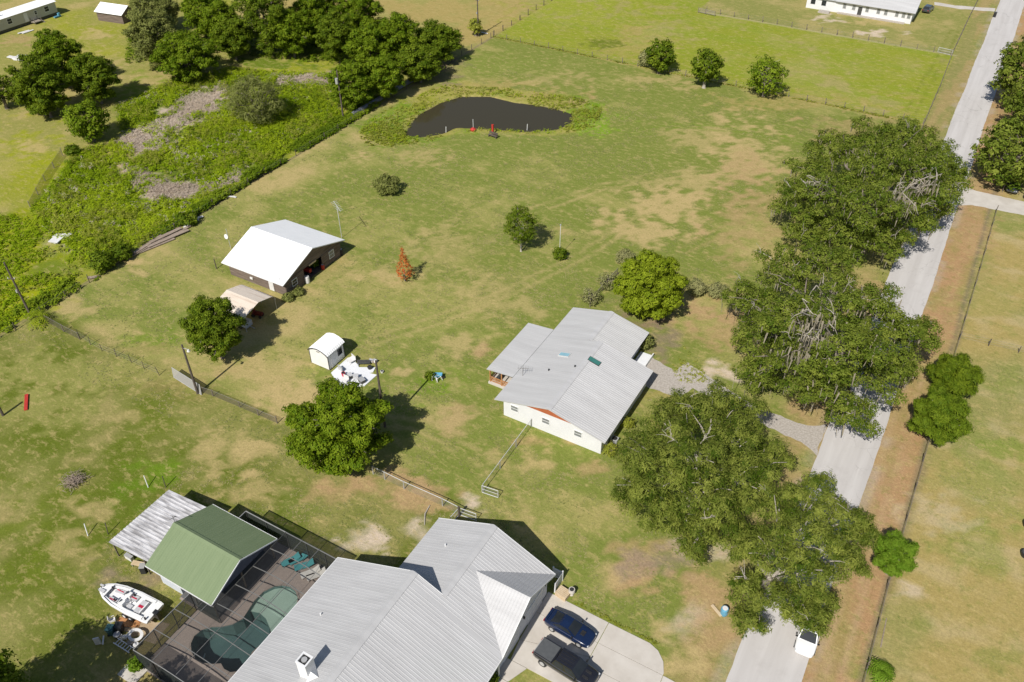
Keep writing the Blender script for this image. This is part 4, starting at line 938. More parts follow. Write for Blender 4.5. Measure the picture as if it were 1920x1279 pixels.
pc_.build('coping', pmat('pool coping', (.24, .20, .17), (.30, .25, .21), 3, rough=.9), PO)
wl_ = MB(); wl_.add([(x, y, .1) for x, y in POOL] + [(x, y, -1.7) for x, y in POOL], [(i, (i + 1) % n, n + (i + 1) % n, n + i) for i in range(n)])
wl_.build('basin_wall', pmat('pool plaster dark', (.16, .22, .22), (.20, .26, .26), 1, rough=.8), PO)
sheet('basin_floor', POOL, -1.68, pmat('pool floor deep', (.115, .165, .175), (.14, .195, .20), .8, rough=.8), PO)
shelf = [q for q in POOL if q[1] > OY - 15.6]
shelf_poly = [q for q in POOL if q[1] > OY - 15.05 and q[0] > OX - 21.0] 
sp = sorted([q for q in POOL if q[1] > OY - 15.05], key=lambda q: math.atan2(q[1] - (OY - 13.4), q[0] - (OX - 21.4)))
arc = [(OX - 23.1, OY - 15.0), (OX - 22.3, OY - 14.75), (OX - 21.4, OY - 14.9), (OX - 20.5, OY - 15.4), (OX - 19.7, OY - 16.2)]
up = [q for q in POOL[-3:] + POOL[:8] if q[1] > OY - 15.2]
sheet('shallow_shelf', up[::1] + [(OX - 19.6, OY - 16.0)] + arc[::-1][1:], -.28, pmat('pool shelf pale', (.55, .56, .50), (.61, .62, .56), .8, rough=.8), PO)
m = MB()
for a_, b_ in zip(arc[:-1], arc[1:]): m.quad((*a_, -.28), (*b_, -.28), (*b_, -1.68), (*a_, -1.68))
m.build('shelf_step', pmat('pool step', (.16, .22, .21), (.19, .25, .24), 1), PO)
sheet('pool_water', [(x + (x - cen[0]) * .01, y + (y - cen[1]) * .01) for x, y in POOL], .02, watermat('pool water', (.74, .86, .83), .02, .05), PO)
m = MB(); m.bar((OX - 24.2, OY - 20.0, -1.1), (OX - 23.9, OY - 20.5, -1.1), .1); m.build('ladder_step', MT['trim'], PO)

CG = thing('pool_cage', 'dark screened cage of bronze beams over the pool and brick deck', 'screen enclosure', (OX, OY, 0))
zt = 2.75
xl, xr = -24.45, -18.0
m_ = [((-29.65, -8.0), (-18.2, -8.0)), ((-27.35, -17.5), (-27.35, -24.0)), ((-24.45, -8.0), (-24.45, -17.5)), ((-27.35, -17.5), (-24.45, -17.5)), ((-29.65, -8.0), (-29.65, -9.2))]
for a_, b_ in m_:
    m = MB(); m.bar((*a_, zt), (*b_, zt), .06, .09); m.build('beam', MT['cagegrey'] if a_ != (-24.45, -8.0) else MT['bronze'], CG)
def arch(y, a_, b_, rise=.35):
    m = MB(); k = 6
    pts = [(a_ + (b_ - a_) * i / k, y, zt + rise * math.sin(math.pi * i / k)) for i in range(k + 1)]
    for q, w_ in zip(pts[:-1], pts[1:]): m.bar(q, w_, .05, .08)
    m.build('beam', MT['cagegrey'], CG)
for y in (-10.2, -12.5, -14.8, -17.1): arch(y, xl, xr)
for y in (-19.4, -21.7, -24.0): arch(y, -27.35, xr)
for x in (-22.3, -20.2):
    m = MB(); m.bar((x, -8.0, zt + .2), (x, -24.0, zt + .2), .035, .06); m.build('purlin', MT['cagegrey'], CG)
m = MB(); m.bar((-25.0, -17.5, zt + .2), (-25.0, -24.0, zt + .2), .035, .06); m.build('purlin', MT['cagegrey'], CG)
for x, y in [(-29.6, -8.05), (-27, -8.05), (-24.4, -8.05), (-21.9, -8.05), (-19.6, -8.05)] + [(-27.35, y) for y in (-17.6, -19.7, -21.8, -24.0)] + [(x, -24.0) for x in (-25, -22.3, -20.2)] + [(-24.4, -17.4)]:
    m = MB(); m.box((x, y, zt / 2), (.07, .07, zt - .1)); m.build('post', MT['bronze'], CG)
m = MB()
m.bar((-27.35, -17.5, .9), (-27.35, -24.0, .9), .05); m.bar((-27.3, -19.9, .15), (-27.3, -18.0, zt - .1), .04); m.build('brace', MT['bronze'], CG)
m = MB(); m.quad((-29.65, -8.0, .1), (-18.2, -8.0, .1), (-18.2, -8.0, zt), (-29.65, -8.0, zt)); m.quad((-29.65, -8.0, .1), (-29.65, -9.2, .1), (-29.65, -9.2, zt), (-29.65, -8, zt)); m.build('screen_panel', MT['screen_wall'], CG)
m = MB(); m.quad((-27.35, -17.5, .1), (-27.35, -24.0, .1), (-27.35, -24.0, zt), (-27.35, -17.5, zt)); m.quad((-27.35, -17.5, .1), (-24.45, -17.5, .1), (-24.45, -17.5, zt), (-27.35, -17.5, zt)); m.build('screen_panel', MT['screen_wall'], CG)
m = MB(); m.quad((-27.35, -24.0, .1), (-18, -24.0, .1), (-18, -24.0, zt), (-27.35, -24.0, zt)); m.build('screen_panel', MT['screen_wall'], CG)
def roofscreen(a_, b_, y0, y1):
    m = MB(); k = 6
    q = [(a_ + (b_ - a_) * i / k, zt + .05 + .35 * math.sin(math.pi * i / k)) for i in range(k + 1)]
    for (xa, za), (xb, zb) in zip(q[:-1], q[1:]): m.quad((xa, y0, za), (xb, y0, zb), (xb, y1, zb), (xa, y1, za))
    m.build('screen_panel', MT['screen_roof'], CG)
roofscreen(xl, xr, -17.3, -8.0); roofscreen(-27.35, xr, -24.0, -17.35)
m = MB(); m.prism([(OX - 28.6, OY - 25.6), (OX - 26.6, OY - 25.6), (OX - 26.6, OY - 24.0), (OX - 28.6, OY - 24.0)], -.05, .15)
tag(m.build('door_slab', MT['concrete']), 'pale concrete slab outside the corner of the pool cage', 'slab', kind='structure')

# ------------------------------------------------------------------ vehicles
def loft(b, rings):
    k = len(rings[0]); V_ = [p for r_ in rings for p in r_]
    F_ = [(i * k + j, i * k + (j + 1) % k, (i + 1) * k + (j + 1) % k, (i + 1) * k + j) for i in range(len(rings) - 1) for j in range(k)]
    return b.add(V_, F_ + [tuple(range(k))[::-1], tuple(range((len(rings) - 1) * k, len(rings) * k))])
def ring(x, w, zs, zm, zb, zt):
    h = [(w * .86, zs), (w * .98, zs + .06), (w, zm), (w * .97, zb), (w * .86, zt - .02), (w * .45, zt + .02)]
    return [(x, -y, z) for y, z in h] + [(x, 0, zt + .03)] + [(x, y, z) for y, z in h[::-1]]
def smooth_sub(o, lv=1):
    md = o.modifiers.new('sub', 'SUBSURF'); md.levels = lv; md.render_levels = lv
    o.data.polygons.foreach_set('use_smooth', np.ones(len(o.data.polygons), bool)); return o
def greenhouse(root, paint, xr0, xr1, xf1, xf0, wb, wt, zb, zt_, split=None):
    """cabin: body coloured shell with separate glass"""
    def P_(x, w, z): return (x, w, z)
    b = MB()
    lo = [(xr0, -wb, zb), (xf0, -wb, zb), (xf0, wb, zb), (xr0, wb, zb)]
    hi = [(xr1, -wt, zt_), (xf1, -wt, zt_), (xf1, wt, zt_), (xr1, wt, zt_)]
    mid = [((xr1 + xf1) / 2, 0, zt_ + .06)]
    b.add(lo + hi + [((xr1 + .12), 0, zt_ + .045), ((xf1 - .12), 0, zt_ + .045)], [(0, 1, 5, 4), (1, 2, 6, 5), (2, 3, 7, 6), (3, 0, 4, 7), (4, 5, 9, 8), (8, 9, 6, 7), (4, 8, 7), (5, 6, 9)])
    b.build('roof', MT[paint], root)
    def glass(name, q, ins=(.08, .08), up=.012):
        q = [np.array(v, float) for v in q]; n_ = np.cross(q[1] - q[0], q[3] - q[0]); n_ /= np.linalg.norm(n_)
        c_ = sum(q) / 4
        if n_ @ (c_ - np.array([(xr0 + xf0) / 2, 0, zb])) < 0: n_ = -n_
        u, v = ins
        bl = lambda s, t: (q[0] * (1 - s) + q[1] * s) * (1 - t) + (q[3] * (1 - s) + q[2] * s) * t + n_ * up
        m = MB(); m.quad(bl(u, v), bl(1 - u, v), bl(1 - u, 1 - v), bl(u, 1 - v)); return m.build(name, MT['glass'], root)
    glass('windscreen', [lo[1], lo[2], hi[2], hi[1]], (.06, .05)); glass('rear_window', [lo[3], lo[0], hi[0], hi[3]], (.08, .1))
    for sy in (-1, 1):
        w1, w2 = sy * wb, sy * wt
        cuts = [0, 1] if split is None else [0, split, 1]
        for c0, c1 in zip(cuts[:-1], cuts[1:]):
            xa, xb = xr0 + (xf0 - xr0) * c0, xr0 + (xf0 - xr0) * c1; ya, yb = xr1 + (xf1 - xr1) * c0, xr1 + (xf1 - xr1) * c1
            glass('side_window', [(xa, w1, zb), (xb, w1, zb), (yb, w2, zt_), (ya, w2, zt_)], (.09, .14))
def wheels(root, xs_, w, rr, rim='steel'):
    for x in xs_:
        for sy in (-1, 1):
            m = MB(); m.tube([(x, sy * (w - .2), rr), (x, sy * (w + .015), rr)], [rr, rr], 18); wo_ = m.build('wheel', MT['dark'], root)
            m = MB(); m.tube([(x, sy * (w + .012), rr), (x, sy * (w + .03), rr)], [rr * .62, rr * .6], 12); m.build('rim', MT[rim], wo_)
def bits(root, xf, xr_, w, zh, zt_, mirror_x, mz, mw):
    for sy in (-1, 1):
        m = MB(); m.box((xf, sy * w, zh), (.12, .34, .14), rz=-sy * .35); m.build('headlight', MT['lamp'], root)
        m = MB(); m.box((xr_, sy * w, zt_), (.1, .3, .16)); m.build('tail_light', MT['tail'], root)
        m = MB(); m.box((mirror_x, sy * (mw + .09), mz), (.12, .2, .12)); m.build('mirror', MT['black'], root)

def coupe(name, label, loc, rz, paint, group=None):
    t = thing(name, label, 'car', loc, rz, group)
    b = MB()
    loft(b, [ring(-2.38, .68, .48, .6, .74, .80), ring(-2.25, .84, .32, .6, .84, .95), ring(-1.7, .94, .24, .6, .90, 1.0), ring(-.9, .955, .22, .55, .88, .96), ring(.4, .94, .22, .55, .87, .93), ring(1.2, .955, .22, .55, .85, .93), ring(1.9, .92, .24, .52, .78, .86), ring(2.25, .82, .3, .5, .68, .75), ring(2.4, .62, .38, .5, .6, .64)])
    smooth_sub(b.build('body', MT[paint], t), 2)
    greenhouse(t, paint, -1.85, -.75, .05, .95, .80, .60, .93, 1.34)
    wheels(t, (-1.38, 1.42), .93, .34)
    bits(t, 2.22, -2.33, .62, .62, .72, .72, .98, .92)
    m = MB(); m.box((1.35, 0, .965), (.42, .5, .03)); m.build('bonnet_scoop', MT['black'], t)
    m = MB(); m.box((-2.15, 0, 1.03), (.22, 1.3, .035)); m.build('spoiler', MT[paint], t)
    return t
def suv(name, label, loc, rz, paint, group=None, L=4.7):
    t = thing(name, label, 'car', loc, rz, group); h = L / 2
    b = MB()
    loft(b, [ring(-h, .72, .5, .7, .88, .95), ring(-h + .12, .86, .34, .68, .96, 1.02), ring(-h + .7, .92, .28, .65, .98, 1.03), ring(0, .925, .26, .62, .96, 1.0), ring(h - 1.5, .92, .27, .62, .95, 1.0), ring(h - .5, .88, .3, .6, .86, .93), ring(h - .15, .78, .36, .58, .76, .82), ring(h, .6, .42, .56, .66, .70)])
    smooth_sub(b.build('body', MT[paint], t))
    greenhouse(t, paint, -h + .25, -h + .75, .35, 1.15, .83, .66, .98, 1.52, split=.55)
    wheels(t, (-h + .95, h - .95), .90, .34)
    bits(t, h - .2, -h + .02, .6, .72, .85, 1.0, 1.02, .86)
    return t

mp_ = at(900 + 900 / 5.333, 1040 + 735 / 5.333, .6)
coupe('blue_coupe', 'dark blue coupe parked on the driveway nearer the lawn', (float(mp_[0]), float(mp_[1]), .06), rad(-4), 'bluepaint')
tp = at(900 + 830 / 5.333, 1040 + 1060 / 5.333, 1.0)
t = thing('pickup_truck', 'black crew cab pickup with covered bed parked on the driveway', 'pickup', (float(tp[0]) + .35, float(tp[1]) - .08, .06), rad(-5))
b = MB()
loft(b, [ring(-2.95, .90, .55, .8, 1.0, 1.05), ring(-2.85, .97, .5, .8, 1.08, 1.16), ring(-1.2, 1.0, .46, .8, 1.1, 1.18), ring(-.9, 1.0, .45, .8, 1.1, 1.17), ring(1.2, 1.0, .45, .8, 1.1, 1.17), ring(1.7, 1.0, .46, .8, 1.12, 1.22), ring(2.6, .97, .48, .75, 1.02, 1.14), ring(2.85, .88, .5, .72, .92, 1.0), ring(2.95, .74, .52, .68, .80, .84)])
smooth_sub(b.build('body', MT['blackpaint'], t))
greenhouse(t, 'blackpaint', -.98, -.70, .95, 1.72, .88, .72, 1.16, 1.82, split=.5)
m = MB(); m.box((-1.93, 0, 1.235), (1.72, 1.62, .07)); m.build('bed_cover', MT['tonneau'], t)
m = MB(); m.box((-2.84, 0, 1.22), (.06, 1.7, .06)); m.build('tailgate', MT['steel'], t)
for sx, sy, dx, dy in ((-1.93, -.86, 1.8, .08), (-1.93, .86, 1.8, .08)):
    m = MB(); m.box((sx, sy, 1.215), (dx, dy, .09)); m.build('bed_rail', MT['blackpaint'], t)
m = MB()
for y in (-.45, -.15, .15, .45): m.box((.1, y, 1.875), (1.35, .035, .02))
m.build('roof_rib', MT['black'], t)
for y in (-.3, .3):
    m = MB(); m.box((2.1, y, 1.24), (.55, .2, .05)); m.build('bonnet_vent', MT['black'], t)
wheels(t, (-1.85, 1.85), .99, .41)
bits(t, 2.8, -2.93, .72, .88, .95, 1.45, 1.25, .98)
wc = at(1518, 1186, .8)
suv('white_car', 'white car half hidden under the drooping tree on the road', (float(wc[0]), float(wc[1]), .02), rad(-88), 'whitepaint')
wc = at(1741, 15, .8)
suv('dark_grey_car', 'dark grey car parked on grass beyond the long white house', (float(wc[0]), float(wc[1]), 0), rad(82), 'greypaint')
wc = at(1893, 352, .8)
suv('silver_car', 'pale car parked below the dark oak at the right edge', (float(wc[0]) + .6, float(wc[1]) + 1.5, 0), rad(-95), 'greypaint')
wc = at(1919, 362, .8)
suv('black_car', 'black car at the picture edge below the dark roadside oak', (float(wc[0]) + 1.2, float(wc[1]) + 1.5, 0), rad(-95), 'blackpaint')

# --- boat on its trailer
b0, b1 = at(160 + 215 / 7.105, 1060 + 290 / 7.105, 1.2), at(160 + 930 / 7.105, 1060 + 640 / 7.105, 1.0)
bc_ = (b0 + b1) / 2; ang = math.atan2(b0[1] - b1[1], b0[0] - b1[0]); BL_ = float(np.linalg.norm((b0 - b1)[:2]))
bt_ = thing('motor_boat', 'white motor boat with red and grey seats on a trailer', 'boat', (float(bc_[0]), float(bc_[1]), 0), ang)
h = BL_ / 2
st = [(-h, 1.12, .62, .95), (-h + .4, 1.18, .55, 1.0), (-.6, 1.22, .52, 1.08), (h * .35, 1.12, .55, 1.16), (h * .7, .86, .66, 1.22), (h * .9, .52, .86, 1.26), (h, .22, 1.05, 1.28)]
def hullring(x, w, zk, zs): return [(x, 0, zk), (x, w * .75, zk + .12), (x, w * .96, (zk + zs) / 2), (x, w, zs), (x, w - .16, zs + .03), (x, -w + .16, zs + .03), (x, -w, zs), (x, -w * .96, (zk + zs) / 2), (x, -w * .75, zk + .12)]
b = MB()
k = 9; rings = [hullring(*s_) for s_ in st]
V_ = [p for r_ in rings for p in r_]
b.add(V_, [(i * k + j, i * k + (j + 1) % k, (i + 1) * k + (j + 1) % k, (i + 1) * k + j) for i in range(len(rings) - 1) for j in range(k) if j != 4] + [tuple(range(k))[::-1], tuple(range((len(rings) - 1) * k, len(rings) * k))])
hull = b.build('hull', MT['gel'], bt_)
def strip(name, x0_, x1_, f0, f1, z, mat, par=bt_, hh=.03):
    """deck piece between fractions of the beam"""
    W_at = lambda x: float(np.interp(x, [s_[0] for s_ in st], [s_[1] for s_ in st])) - .14
    m = MB(); xs_ = np.linspace(x0_, x1_, 6)
    lo_ = [(x, W_at(x) * f0) for x in xs_]; hi_ = [(x, W_at(x) * f1) for x in xs_[::-1]]
    m.prism(lo_ + hi_, z - hh, z); return m.build(name, mat, par)
strip('cockpit_floor', -h + .45, h * .72, -1, 1, .78, MT['gel'], hh=.04)
strip('bow_deck', h * .70, h * .97, -1, 1, 1.24, MT['gel'])
strip('stern_deck', -h + .02, -h + .75, -1, 1, 1.0, MT['gel'])
strip('side_deck', -h + .7, h * .71, .72, 1, 1.1, MT['gel']); strip('side_deck', -h + .7, h * .71, -1, -.72, 1.1, MT['gel'])
for x0_, x1_, f0, f1, nm in ((.9, 1.9, -.70, -.32, 'bow_seat'), (.9, 1.9, .32, .70, 'bow_seat'), (-1.9, -1.2, -.6, .6, 'rear_bench'), (-.7, .2, -.70, -.2, 'helm_seat')):
    o = strip(nm, x0_, x1_, f0, f1, 1.0, MT['greygel'], hh=.2)
    xm, dx = (x0_ + x1_) / 2, (x1_ - x0_)
    W_at = 1.0
    m = MB(); m.box((xm, (f0 + f1) / 2 * .98, 1.02), (dx * .8, abs(f1 - f0) * .2, .04)); m.build('red_cushion', MT['redcush'], o)
m = MB(); m.box((-1.95, 0, 1.12), (.1, 1.2, .12)); m.build('backrest', MT['gel'], bt_)
for y in (-.45, .48): m = MB(); m.box((.25, y, 1.1), (.58, .46, .5)); m.build('console', MT['gel'], bt_)
m = MB(); m.quad((.55, -.72, 1.35), (.55, -.18, 1.35), (.30, -.2, 1.66), (.30, -.7, 1.66)); m.quad((.52, .24, 1.3), (.52, .7, 1.3), (.28, .66, 1.6), (.28, .28, 1.6)); m.build('windscreen', MT['shadeglass'], bt_)
m = MB(); m.box((-h - .22, 0, .9), (.5, .36, .75)); m.box((-h - .2, 0, .4), (.25, .16, .7)); ob = m.build('outboard_motor', MT['black'], bt_)
m = MB(); m.box((-h - .2, 0, 1.31), (.48, .42, .16)); m.build('cowl', MT['black'], ob)
m = MB(); m.box((h - .45, .3, 1.33), (.6, .3, .1)); m.box((h - .05, -.12, 1.34), (.4, .16, .14)); m.build('trolling_motor', MT['greygel'], bt_)
for x, y in ((h - 1.0, -.4), (1.1, .5), (-.2, -.65), (-h + .35, .85)):
    m = MB(); m.cyl((x, y), .09, 1.02, 1.3, 8); m.build('cleat', MT['black'], bt_)
m = MB()
for i in range(5): m.cyl((-.2 + .16 * math.cos(i * 1.3), .1 + .2 * math.sin(i * 1.3)), .05, .80, .95 + .05 * i, 6)
m.box((-.5, .35, .86), (.5, .35, .15)); m.build('gear_pile', MT['greygel'], bt_)
tl = thing('boat_trailer', 'galvanised trailer carrying the white motor boat', 'trailer', (float(bc_[0]), float(bc_[1]), 0), ang)
m = MB(); [m.bar((-h + .1, y, .48), (h * .55, y, .48), .09) for y in (-.7, .7)]; [m.bar((h * .55, y, .48), (h + .7, 0, .48), .09) for y in (-.7, .7)]; [m.bar((x, -.7, .48), (x, .7, .48), .08) for x in (-h + .3, -.8, .6)]; m.build('frame', MT['steel'], tl)
for x in (-1.1, -.35):
    for y in (-1.08, 1.08):
        m = MB(); m.tube([(x, y - .1, .32), (x, y + .1, .32)], [.32, .32], 14); w_ = m.build('wheel', MT['dark'], tl)
        m = MB(); m.tube([(x, y - .11, .32), (x, y + .11, .32)], [.17, .17], 10); m.build('rim', MT['trim'], w_)
m = MB(); m.bar((h + .55, 0, 0), (h + .55, 0, .6), .07); m.build('jack_stand', MT['steel'], tl)

# --- clutter between the boat and the pool cage
jb = lambda x, y, z=0: at(160 + x / 7.105, 1060 + y / 7.105, z)
def bin_(label, p, mat, rz):
    t = thing('wheeled_bin', label, 'rubbish bin', (float(p[0]), float(p[1]), 0), rz, 'wheeled bins by the pool cage')
    m = MB(); m.add([(-.24, -.26, .08), (.24, -.26, .08), (.24, .26, .08), (-.24, .26, .08), (-.3, -.32, 1.02), (.34, -.32, 1.02), (.34, .32, 1.02), (-.3, .32, 1.02)], [(3, 2, 1, 0), (4, 5, 6, 7), (0, 1, 5, 4), (1, 2, 6, 5), (2, 3, 7, 6), (3, 0, 4, 7)]); m.build('body', mat, t)
    m = MB(); m.box((.02, 0, 1.06), (.72, .7, .07)); m.build('lid', mat, t)
    for y in (-.27, .27):
        m = MB(); m.tube([(-.26, y - .04, .12), (-.26, y + .04, .12)], [.12, .12], 10); m.build('wheel', MT['dark'], t)
    m = MB(); m.bar((-.36, -.25, 1.0), (-.36, .25, 1.0), .04); m.build('handle', MT['black'], t)
bin_('dark teal wheeled bin, leftmost by the boat stern', jb(370, 915), pmat('dark teal plastic', (.02, .06, .07), (.03, .075, .085), 2, rough=.5), .4)
bin_('black wheeled bin with a grey lid beside the dark teal bin', jb(480, 880), MT['black'], .5)
def chair(label, p, rz, mat, group):
    t = thing('plastic_chair', label, 'chair', (float(p[0]), float(p[1]), 0), rz, group)
    m = MB(); m.box((0, 0, .42), (.46, .46, .04)); m.build('seat', MT[mat], t)
    m = MB(); m.box((-.25, 0, .68), (.04, .46, .5), tilt=Matrix.Rotation(-.2, 3, 'Y').to_quaternion()); m.build('backrest', MT[mat], t)
    for x in (-.2, .2):
        for y in (-.2, .2):
            m = MB(); m.bar((x, y, 0), (x, y, .42), .045); m.build('leg', MT[mat], t)
    for y in (-.25, .25):
        m = MB(); m.box((0, y, .62), (.42, .05, .03)); m.build('armrest', MT[mat], t)
    return t
chair('white plastic chair lying closest to the black bin', jb(380, 760), 1.0, 'tarp', 'white plastic chairs beside the pool cage')
chair('white plastic chair near the round white table', jb(540, 990), 2.2, 'tarp', 'white plastic chairs beside the pool cage')
o = jb(690, 970); t = thing('round_table', 'white ring shaped table top beside the pool cage corner', 'table', (float(o[0]), float(o[1]), 0))
m = MB(); k = 20
m.add([(math.cos(2 * math.pi * i / k) * r_ * 1.25, math.sin(2 * math.pi * i / k) * r_, z) for r_, z in ((.62, .5), (.62, .56), (.36, .56), (.36, .5)) for i in range(k)], [(j * k + i, j * k + (i + 1) % k, ((j + 1) % 4) * k + (i + 1) % k, ((j + 1) % 4) * k + i) for j in range(4) for i in range(k)]); m.build('table_top', MT['tarp'], t)
for i in range(4):
    m = MB(); m.bar((.55 * math.cos(i * 1.57 + .78), .45 * math.sin(i * 1.57 + .78), 0), (.55 * math.cos(i * 1.57 + .78), .45 * math.sin(i * 1.57 + .78), .5), .05); m.build('leg', MT['steel'], t)
o1, o2 = jb(390, 1060), jb(600, 1190)
t = thing('white_ladder', 'white ladder like rack lying along the grass by the cage corner', 'rack', (float(o1[0]), float(o1[1]), 0), math.atan2(o2[1] - o1[1], o2[0] - o1[0])); LL = float(np.linalg.norm(o2 - o1))
for y in (0, .5):
    m = MB(); m.bar((0, y, .35), (LL, y, .3), .08); m.build('rail', MT['trim'], t)
for x in np.linspace(.2, LL - .2, 6):
    m = MB(); m.bar((x, 0, .34), (x, .5, .34), .06); m.build('rung', MT['trim'], t)
o = jb(180, 1050); t = thing('folded_chair', 'white folded lawn chair standing in the dark shade of the tree', 'chair', (float(o[0]), float(o[1]), 0), .8)
m = MB(); m.box((0, 0, .5), (.5, .12, .95)); m.build('backrest', MT['tarp'], t); m = MB(); m.box((.45, .1, .3), (.12, .9, .08)); m.build('rail', MT['tarp'], t)
for i, (x, y, s_) in enumerate(((440, 960, .5), (620, 1060, .45), (690, 1085, .4))):
    o = jb(x, y); t = thing('storage_tub', ['dark tub nearest the teal bin', 'dark tub tucked behind the ring table', 'white lidded pail touching the cage corner'][i], 'tub', (float(o[0]), float(o[1]), 0), .5 * i)
    m = MB(); m.tube([(0, 0, 0), (0, 0, s_)], [s_ * .5, s_ * .6], 12); m.build('body', MT[['bronze', 'black', 'tarp'][i]], t); m = MB(); m.tube([(0, 0, s_), (0, 0, s_ + .04)], [s_ * .64, s_ * .6], 12); m.build('lid', MT[['greygel', 'wood', 'tarp'][i]], t)
o = jb(580, 760); t = thing('plywood_sheet', 'orange brown plywood sheet lying under the boat stern', 'board', (float(o[0]), float(o[1]), 0), .5)
m = MB(); m.box((0, 0, .03), (2.2, 1.0, .04)); m.build('panel', MT['cedar'], t)
o = jb(800, 850); tag(sheet('bare_sand', rough_poly([(float(o[0]) - 1.8, float(o[1]) - 1.2), (float(o[0]) + 1.7, float(o[1]) - .6), (float(o[0]) + 1.5, float(o[1]) + 1.3), (float(o[0]) - 1.2, float(o[1]) + .9)], seed=3, amp=.25), .012, pmat('bare sandy soil', (.36, .27, .17), (.44, .35, .24), 1.5, rough=.95)), kind='structure')

def lounger(name, label, p, rz, mat, group=None):
    t = thing(name, label, 'sun lounger', (float(p[0]), float(p[1]), .10), rz, group)
    m = MB(); m.box((-.3, 0, .32), (1.3, .62, .04)); m.build('seat', MT[mat], t)
    m = MB(); m.bar((.35, 0, .33), (.95, 0, .62), .62, .04); m.build('backrest', MT[mat], t)
    for y in (-.33, .33):
        m = MB(); m.bar((-.95, y, .30), (.4, y, .30), .04); m.bar((.4, y, .3), (.98, y, .60), .04); m.build('frame', MT[mat], t)
    for x in (-.85, .35):
        for y in (-.3, .3):
            m = MB(); m.bar((x, y, 0), (x, y, .3), .04); m.build('leg', MT[mat], t)
kk = lambda x, y: at(x / 2.98, 850 + y / 2.98, .35)
lounger('pool_lounger', 'teal sling lounger, leftmost on the pool deck', kk(1625, 600), rad(62), 'teal', 'teal pool loungers')
lounger('pool_lounger', 'teal sling lounger between its left twin and the short teal one', kk(1668, 590), rad(60), 'teal', 'teal pool loungers')
lounger('pool_lounger', 'teal sling lounger set beside the cream loungers', kk(1700, 628), rad(50), 'teal', 'teal pool loungers')
lounger('pool_lounger', 'cream sling lounger next to the teal one', kk(1735, 668), rad(55), 'cream', 'cream pool loungers')
lounger('pool_lounger', 'cream sling lounger closest to the grey roof edge', kk(1768, 680), rad(55), 'cream', 'cream pool loungers')

# --- beside the garage: vinyl fence, crate, barrel, plants
t = thing('vinyl_screen', 'white vinyl panel screen at the garage corner by the lawn', 'fence', (OX + .55, OY + 1.2, 0))
for a_, b_, sx, sy in (((0, -.45), (.0, 1.0), 0, 1), ((0, 1.0), (-1.0, 1.0), 1, 0)):
    m = MB(); m.bar((*a_, .72), (*b_, .72), .05, 1.35); m.build('panel', MT['trim'], t)
for x, y in ((0, -.5), (0, 1.03), (-1.0, 1.03)):
    m = MB(); m.box((x, y, .75), (.12, .12, 1.5)); m.build('post', MT['trim'], t)
o = at(900 + 830 / 5.333, 1040 + 405 / 5.333); t = thing('wood_crate', 'tan wooden crate beside the driveway edge and white screen', 'crate', (float(o[0]), float(o[1]), 0), rad(-8))
for i in range(6):
    m = MB(); m.box((0, -.42 + .17 * i, .52), (1.2, .14, .03)); m.build('slat', MT['palewood'], t)
for i in range(3):
    for y in (-.5, .5):
        m = MB(); m.box((0, y, .1 + .17 * i), (1.2, .03, .14)); m.build('slat', MT['palewood'], t)
for x in (-.55, .55):
    m = MB(); m.box((x, 0, .25), (.06, .94, .5)); m.build('end_board', MT['palewood'], t)
o = at(900 + 915 / 5.333, 1040 + 400 / 5.333); t = thing('garden_urn', 'pale stone urn beside the wooden crate', 'urn', (float(o[0]), float(o[1]), 0))
m = MB(); m.tube([(0, 0, 0), (0, 0, .08), (0, 0, .2), (0, 0, .55), (0, 0, .8), (0, 0, .86)], [.2, .2, .12, .32, .27, .3], 14); m.build('bowl', MT['concrete'], t)
m = MB(); m.tube([(0, 0, .862), (0, 0, .87)], [.22, .22], 12); m.build('soil', MT['dark'], t)

